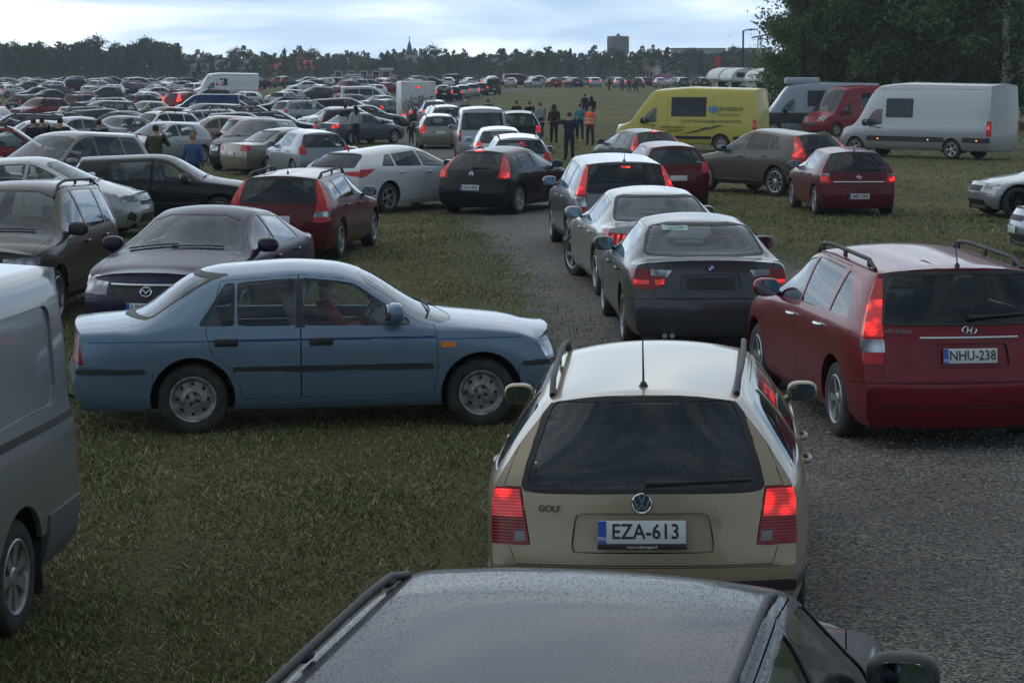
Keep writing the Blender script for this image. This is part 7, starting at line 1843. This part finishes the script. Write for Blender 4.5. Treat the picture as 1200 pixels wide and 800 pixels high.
# ------------------------------------------------------------ town behind the trees
def house(name, label, px, d, w_, dp, h, roofh, wall, roof, rows, cols, rz=0.0, flat=False, cat='house', base_z=0.0, group=None):
    r_ = link(name, None); x = (px - 600) / FPX * d; r_.location = (x, d, gz(x, d) + base_z); r_.rotation_euler = (0, 0, rz); tag(r_, label, cat, group)
    link('wall', box_mesh('wall', (0, 0, h / 2 - 0.5), (w_, dp, h + 1.0), cloth(wall)), r_)
    if flat: link('roof', box_mesh('roof', (0, 0, h + 0.2), (w_ + 0.6, dp + 0.6, 0.4), cloth(roof)), r_)
    else:
        b = MB(); o_ = 0.5; X, Y = w_ / 2 + o_, dp / 2 + o_
        b.add([(-X, -Y, h - 0.1), (X, -Y, h - 0.1), (X, Y, h - 0.1), (-X, Y, h - 0.1), (-X, 0, h + roofh), (X, 0, h + roofh)], [(0, 1, 5, 4), (2, 3, 4, 5), (0, 4, 3), (1, 2, 5), (3, 2, 1, 0)])
        rf = link('roof', b.mesh('roof', [cloth(roof)], 20), r_); link('chimney', box_mesh('chimney', (w_ * 0.2, 0.5, h + roofh), (0.8, 0.8, 1.6), cloth((0.2, 0.15, 0.12))), rf)
    wm_ = box_mesh('window', (0, 0, 0), (1.3, 0.08, 1.5), GLASS_O); fm_ = MB()
    for (cx, cz, sx, sz_) in ((0, 0.8, 1.5, 0.1), (0, -0.8, 1.5, 0.1), (0.7, 0, 0.1, 1.6), (-0.7, 0, 0.1, 1.6)): fm_.box((cx, -0.03, cz), (sx, 0.1, sz_))
    fmm = fm_.mesh('frame', [WHITE], 0)
    for i in range(rows):
        for j in range(cols):
            wn = link('window', wm_, r_, (-w_ / 2 + (j + 0.5) * w_ / cols, -dp / 2 - 0.03, 1.6 + i * 2.9)); link('frame', fmm, wn)
BR = (0.22, 0.06, 0.045); CRM = (0.36, 0.31, 0.22); GRY = (0.16, 0.16, 0.17)
house('house', 'long cream house with bright red roof among the trees', 342, 545, 11.5, 8, 3.0, 2.4, CRM, (0.42, 0.06, 0.06), 1, 5)
house('house', 'small house with pinkish red roof right of the long red-roofed house', 422, 560, 5.5, 7, 3.4, 2.2, CRM, (0.40, 0.07, 0.07), 1, 2)
house('house', 'cream apartment block with grey roof below the church spire', 489, 560, 9.5, 8, 4.2, 2.6, (0.30, 0.25, 0.15), GRY, 2, 4)
house('house', 'brick red building row right of the church spire', 530, 640, 18, 9, 7.0, 2.4, BR, (0.18, 0.06, 0.05), 2, 8, base_z=-3.0)
house('house', 'grey-roofed house at the edge of the dark wood', 233, 520, 7, 7, 3.2, 2.6, (0.30, 0.30, 0.29), GRY, 1, 3)
house('house', 'dark barn with grey roof left of the long red-roofed house', 276, 530, 8, 7, 3.0, 2.4, (0.12, 0.09, 0.07), GRY, 1, 3)
house('house', 'white gabled house right of the water tower', 781, 470, 3.6, 6, 4.0, 2.0, (0.55, 0.55, 0.53), GRY, 2, 2, rz=R(70))
house('house', 'low brown house with red roof behind the far car row', 745, 480, 9, 7, 2.6, 2.2, (0.20, 0.12, 0.09), (0.14, 0.08, 0.07), 1, 4)
house('house', 'cream house half hidden by trees behind the far car row', 586, 500, 6, 6, 3.4, 2.2, CRM, GRY, 1, 3)
house('apartment_block', 'pale flat-roofed apartment block right of the water tower', 815, 640, 16, 10, 9.2, 0, (0.34, 0.34, 0.34), GRY, 3, 6, flat=True, cat='building')
house('apartment_block', 'long low pale block at the foot of the water tower', 748, 700, 26, 10, 9.0, 0, (0.38, 0.39, 0.40), GRY, 2, 8, flat=True, cat='building', base_z=-2.6)
house('apartment_block', 'pale flat-roofed block near the street lamp', 876, 620, 12, 10, 9.0, 0, (0.36, 0.36, 0.36), GRY, 3, 5, flat=True, cat='building')
house('apartment_block', 'grey flat block on the skyline right of the church spire', 514, 720, 13, 10, 11.5, 0, (0.22, 0.23, 0.22), GRY, 2, 5, flat=True, cat='building', base_z=-4.0)
house('kiosk', 'small red and white kiosk beyond the parked rows', 454, 380, 1.9, 2, 2.6, 0, (0.45, 0.05, 0.05), (0.6, 0.6, 0.6), 1, 1, flat=True, cat='kiosk')
house('barrier_shed', 'long low rusty red shed left of the kiosk', 428, 430, 13, 3, 1.4, 0.3, (0.16, 0.045, 0.04), (0.2, 0.07, 0.06), 1, 5, cat='shed')
def church():
    d = 760; x = (481 - 600) / FPX * d; r_ = link('church_tower', None); r_.location = (x, d, gz(x, d) - 3.2); tag(r_, 'church tower with dark pointed spire on the skyline', 'church')
    link('tower', box_mesh('tower', (0, 0, 5.2), (3.4, 3.4, 10.6), cloth((0.16, 0.08, 0.06))), r_)
    b = MB(); b.lathe([(2.7, 10.0), (1.9, 11.2), (1.2, 13.0), (0.7, 15.0), (0.08, 17.2)], 8, axis='z'); sp_ = link('spire', b.mesh('spire', [cloth((0.035, 0.04, 0.045))], 30), r_)
    b = MB(); b.tube([(0, 0, 17.0), (0, 0, 18.6)], 0.09, 5); b.tube([(-0.5, 0, 18.0), (0.5, 0, 18.0)], 0.09, 5); link('cross', b.mesh('cross', [cloth((0.05, 0.05, 0.05))], 30), sp_)
    for xx in (-0.8, 0.8): link('belfry_window', box_mesh('belfry_window', (xx, -1.72, 8.4), (0.9, 0.06, 1.8), GLASS_O), r_)
    link('nave', box_mesh('nave', (7, 0, 3), (12, 6, 6.5), cloth((0.18, 0.08, 0.06))), r_)
church()
def water_tower():
    d = 800; x = (723 - 600) / FPX * d; r_ = link('water_tower', None); r_.location = (x, d, gz(x, d) - 2.0); tag(r_, 'round grey water tower on pale pillars above the trees', 'water tower')
    b = MB(); b.lathe([(4.1, 11.2), (4.1, 11.6), (4.1, 17.8), (3.9, 18.0), (0, 18.2)], 32, axis='z'); link('tank', b.mesh('tank', [cloth((0.085, 0.08, 0.085))], 30), r_)
    for i in range(16):
        a_ = i * math.pi / 8; link('tank_rib', CACHE.setdefault('rib', box_mesh('tank_rib', (0, 0, 0), (0.18, 0.18, 6.5), cloth((0.25, 0.25, 0.26)))), r_, (4.15 * math.cos(a_), 4.15 * math.sin(a_), 14.6))
    for i in range(12):
        a_ = i * math.pi / 6; link('pillar', CACHE.setdefault('pil', box_mesh('pillar', (0, 0, 0), (0.7, 0.7, 11.4), cloth((0.42, 0.42, 0.42)))), r_, (3.5 * math.cos(a_), 3.5 * math.sin(a_), 5.6))
    link('stair_core', box_mesh('stair_core', (0, 0, 5.6), (2.2, 2.2, 11.6), cloth((0.36, 0.36, 0.36))), r_); link('roof_hut', box_mesh('roof_hut', (0, 0, 18.5), (1.2, 1.2, 0.9), cloth((0.1, 0.1, 0.1))), r_)
water_tower()
def street_lamp():
    d = 190; x = (868 - 600) / FPX * d; r_ = link('street_lamp', None); r_.location = (x, d, gz(x, d)); tag(r_, 'tall dark street lamp with a single arm beside the grove', 'street lamp')
    b = MB(); b.tube([(0, 0, -0.2), (0, 0, 6.9)], [0.12, 0.08], 10); b.tube([(0, 0, 6.8), (0.25, 0, 6.95), (0.75, 0, 7.0)], 0.05, 8); link('pole', b.mesh('pole', [cloth((0.04, 0.04, 0.045))], 60), r_)
    link('lamp_head', box_mesh('lamp_head', (0.85, 0, 7.0), (0.6, 0.2, 0.13), cloth((0.12, 0.12, 0.12)), 0.04), r_)
street_lamp()
def mast():
    d = 520; x = (887 - 600) / FPX * d; r_ = link('lattice_mast', None); r_.location = (x, d, gz(x, d)); tag(r_, 'pale lattice mast with a red cross arm at the edge of the grove', 'mast')
    b = MB()
    for sx in (-0.4, 0.4):
        for sy in (-0.4, 0.4): b.tube([(sx, sy, 0), (sx, sy, 11.2)], 0.09, 5)
    for k_ in range(12): b.tube([(-0.4, -0.4, k_ * 0.95), (0.4, -0.4, (k_ + 1) * 0.95)], 0.05, 4)
    link('lattice', b.mesh('lattice', [cloth((0.42, 0.38, 0.38))], 30), r_); b = MB(); b.tube([(-2.0, 0, 10.8), (2.0, 0, 11.6)], 0.22, 5); link('cross_arm', b.mesh('cross_arm', [cloth((0.35, 0.12, 0.10))], 30), r_)
mast()
def fence():
    for i, (x0, x1, y0, y1, lab) in enumerate(((-118, -20, 425, 425, 'grey wire fence running along the foot of the dark wood'), (-18, 60, 428, 380, 'grey wire fence behind the far car row'))):
        r_ = link('wire_fence', None); r_.location = (x0, y0, gz(x0, y0)); tag(r_, lab, 'fence'); n_ = 22
        pm_ = CACHE.setdefault('fpost', box_mesh('post', (0, 0, 0.75), (0.12, 0.12, 1.7), cloth((0.16, 0.16, 0.16))))
        pts = [(x0 + (x1 - x0) * t / n_, y0 + (y1 - y0) * t / n_) for t in range(n_ + 1)]
        for q in pts: link('post', pm_, r_, (q[0] - x0, q[1] - y0, gz(*q) - gz(x0, y0)))
        for hh in (0.5, 1.0, 1.5):
            b = MB(); b.tube([(q[0] - x0, q[1] - y0, gz(*q) - gz(x0, y0) + hh) for q in pts], 0.03, 4); link('wire', b.mesh('wire', [cloth((0.2, 0.2, 0.2))], 30), r_)
fence()
bn = link('banner', box_mesh('banner', (0, 0, 1.0), (3.4, 0.08, 1.5), cloth((0.42, 0.14, 0.26)))); bn.location = ((776 - 600) / FPX * 400, 400, gz(0, 400)); tag(bn, 'pink banner standing behind the far car row', 'banner')
fl = link('banner', box_mesh('banner', (0, 0, 3.6), (0.9, 0.08, 2.2), cloth((0.5, 0.04, 0.03)))); fl.location = ((839 - 600) / FPX * 330, 330, gz(0, 330)); tag(fl, 'upright red banner above the motorhomes', 'banner')
# ------------------------------------------------------------ damp evening air
hb = MB(); hb.box((0, 500, 24), (2600, 1120, 50)); hm_ = bpy.data.materials.new('haze_air'); hm_.use_nodes = True; ht = hm_.node_tree; ht.nodes.clear()
ho = ht.nodes.new('ShaderNodeOutputMaterial'); hv = ht.nodes.new('ShaderNodeVolumePrincipled'); hv.inputs['Color'].default_value = (0.84, 0.93, 1.0, 1); hv.inputs['Density'].default_value = 0.0003; hv.inputs['Anisotropy'].default_value = 0.2
ht.links.new(hv.outputs[0], ho.inputs['Volume'])
hz_ = link('haze', hb.mesh('haze', [hm_], 0)); tag(hz_, kind='stuff')
sc.cycles.volume_bounces = 0
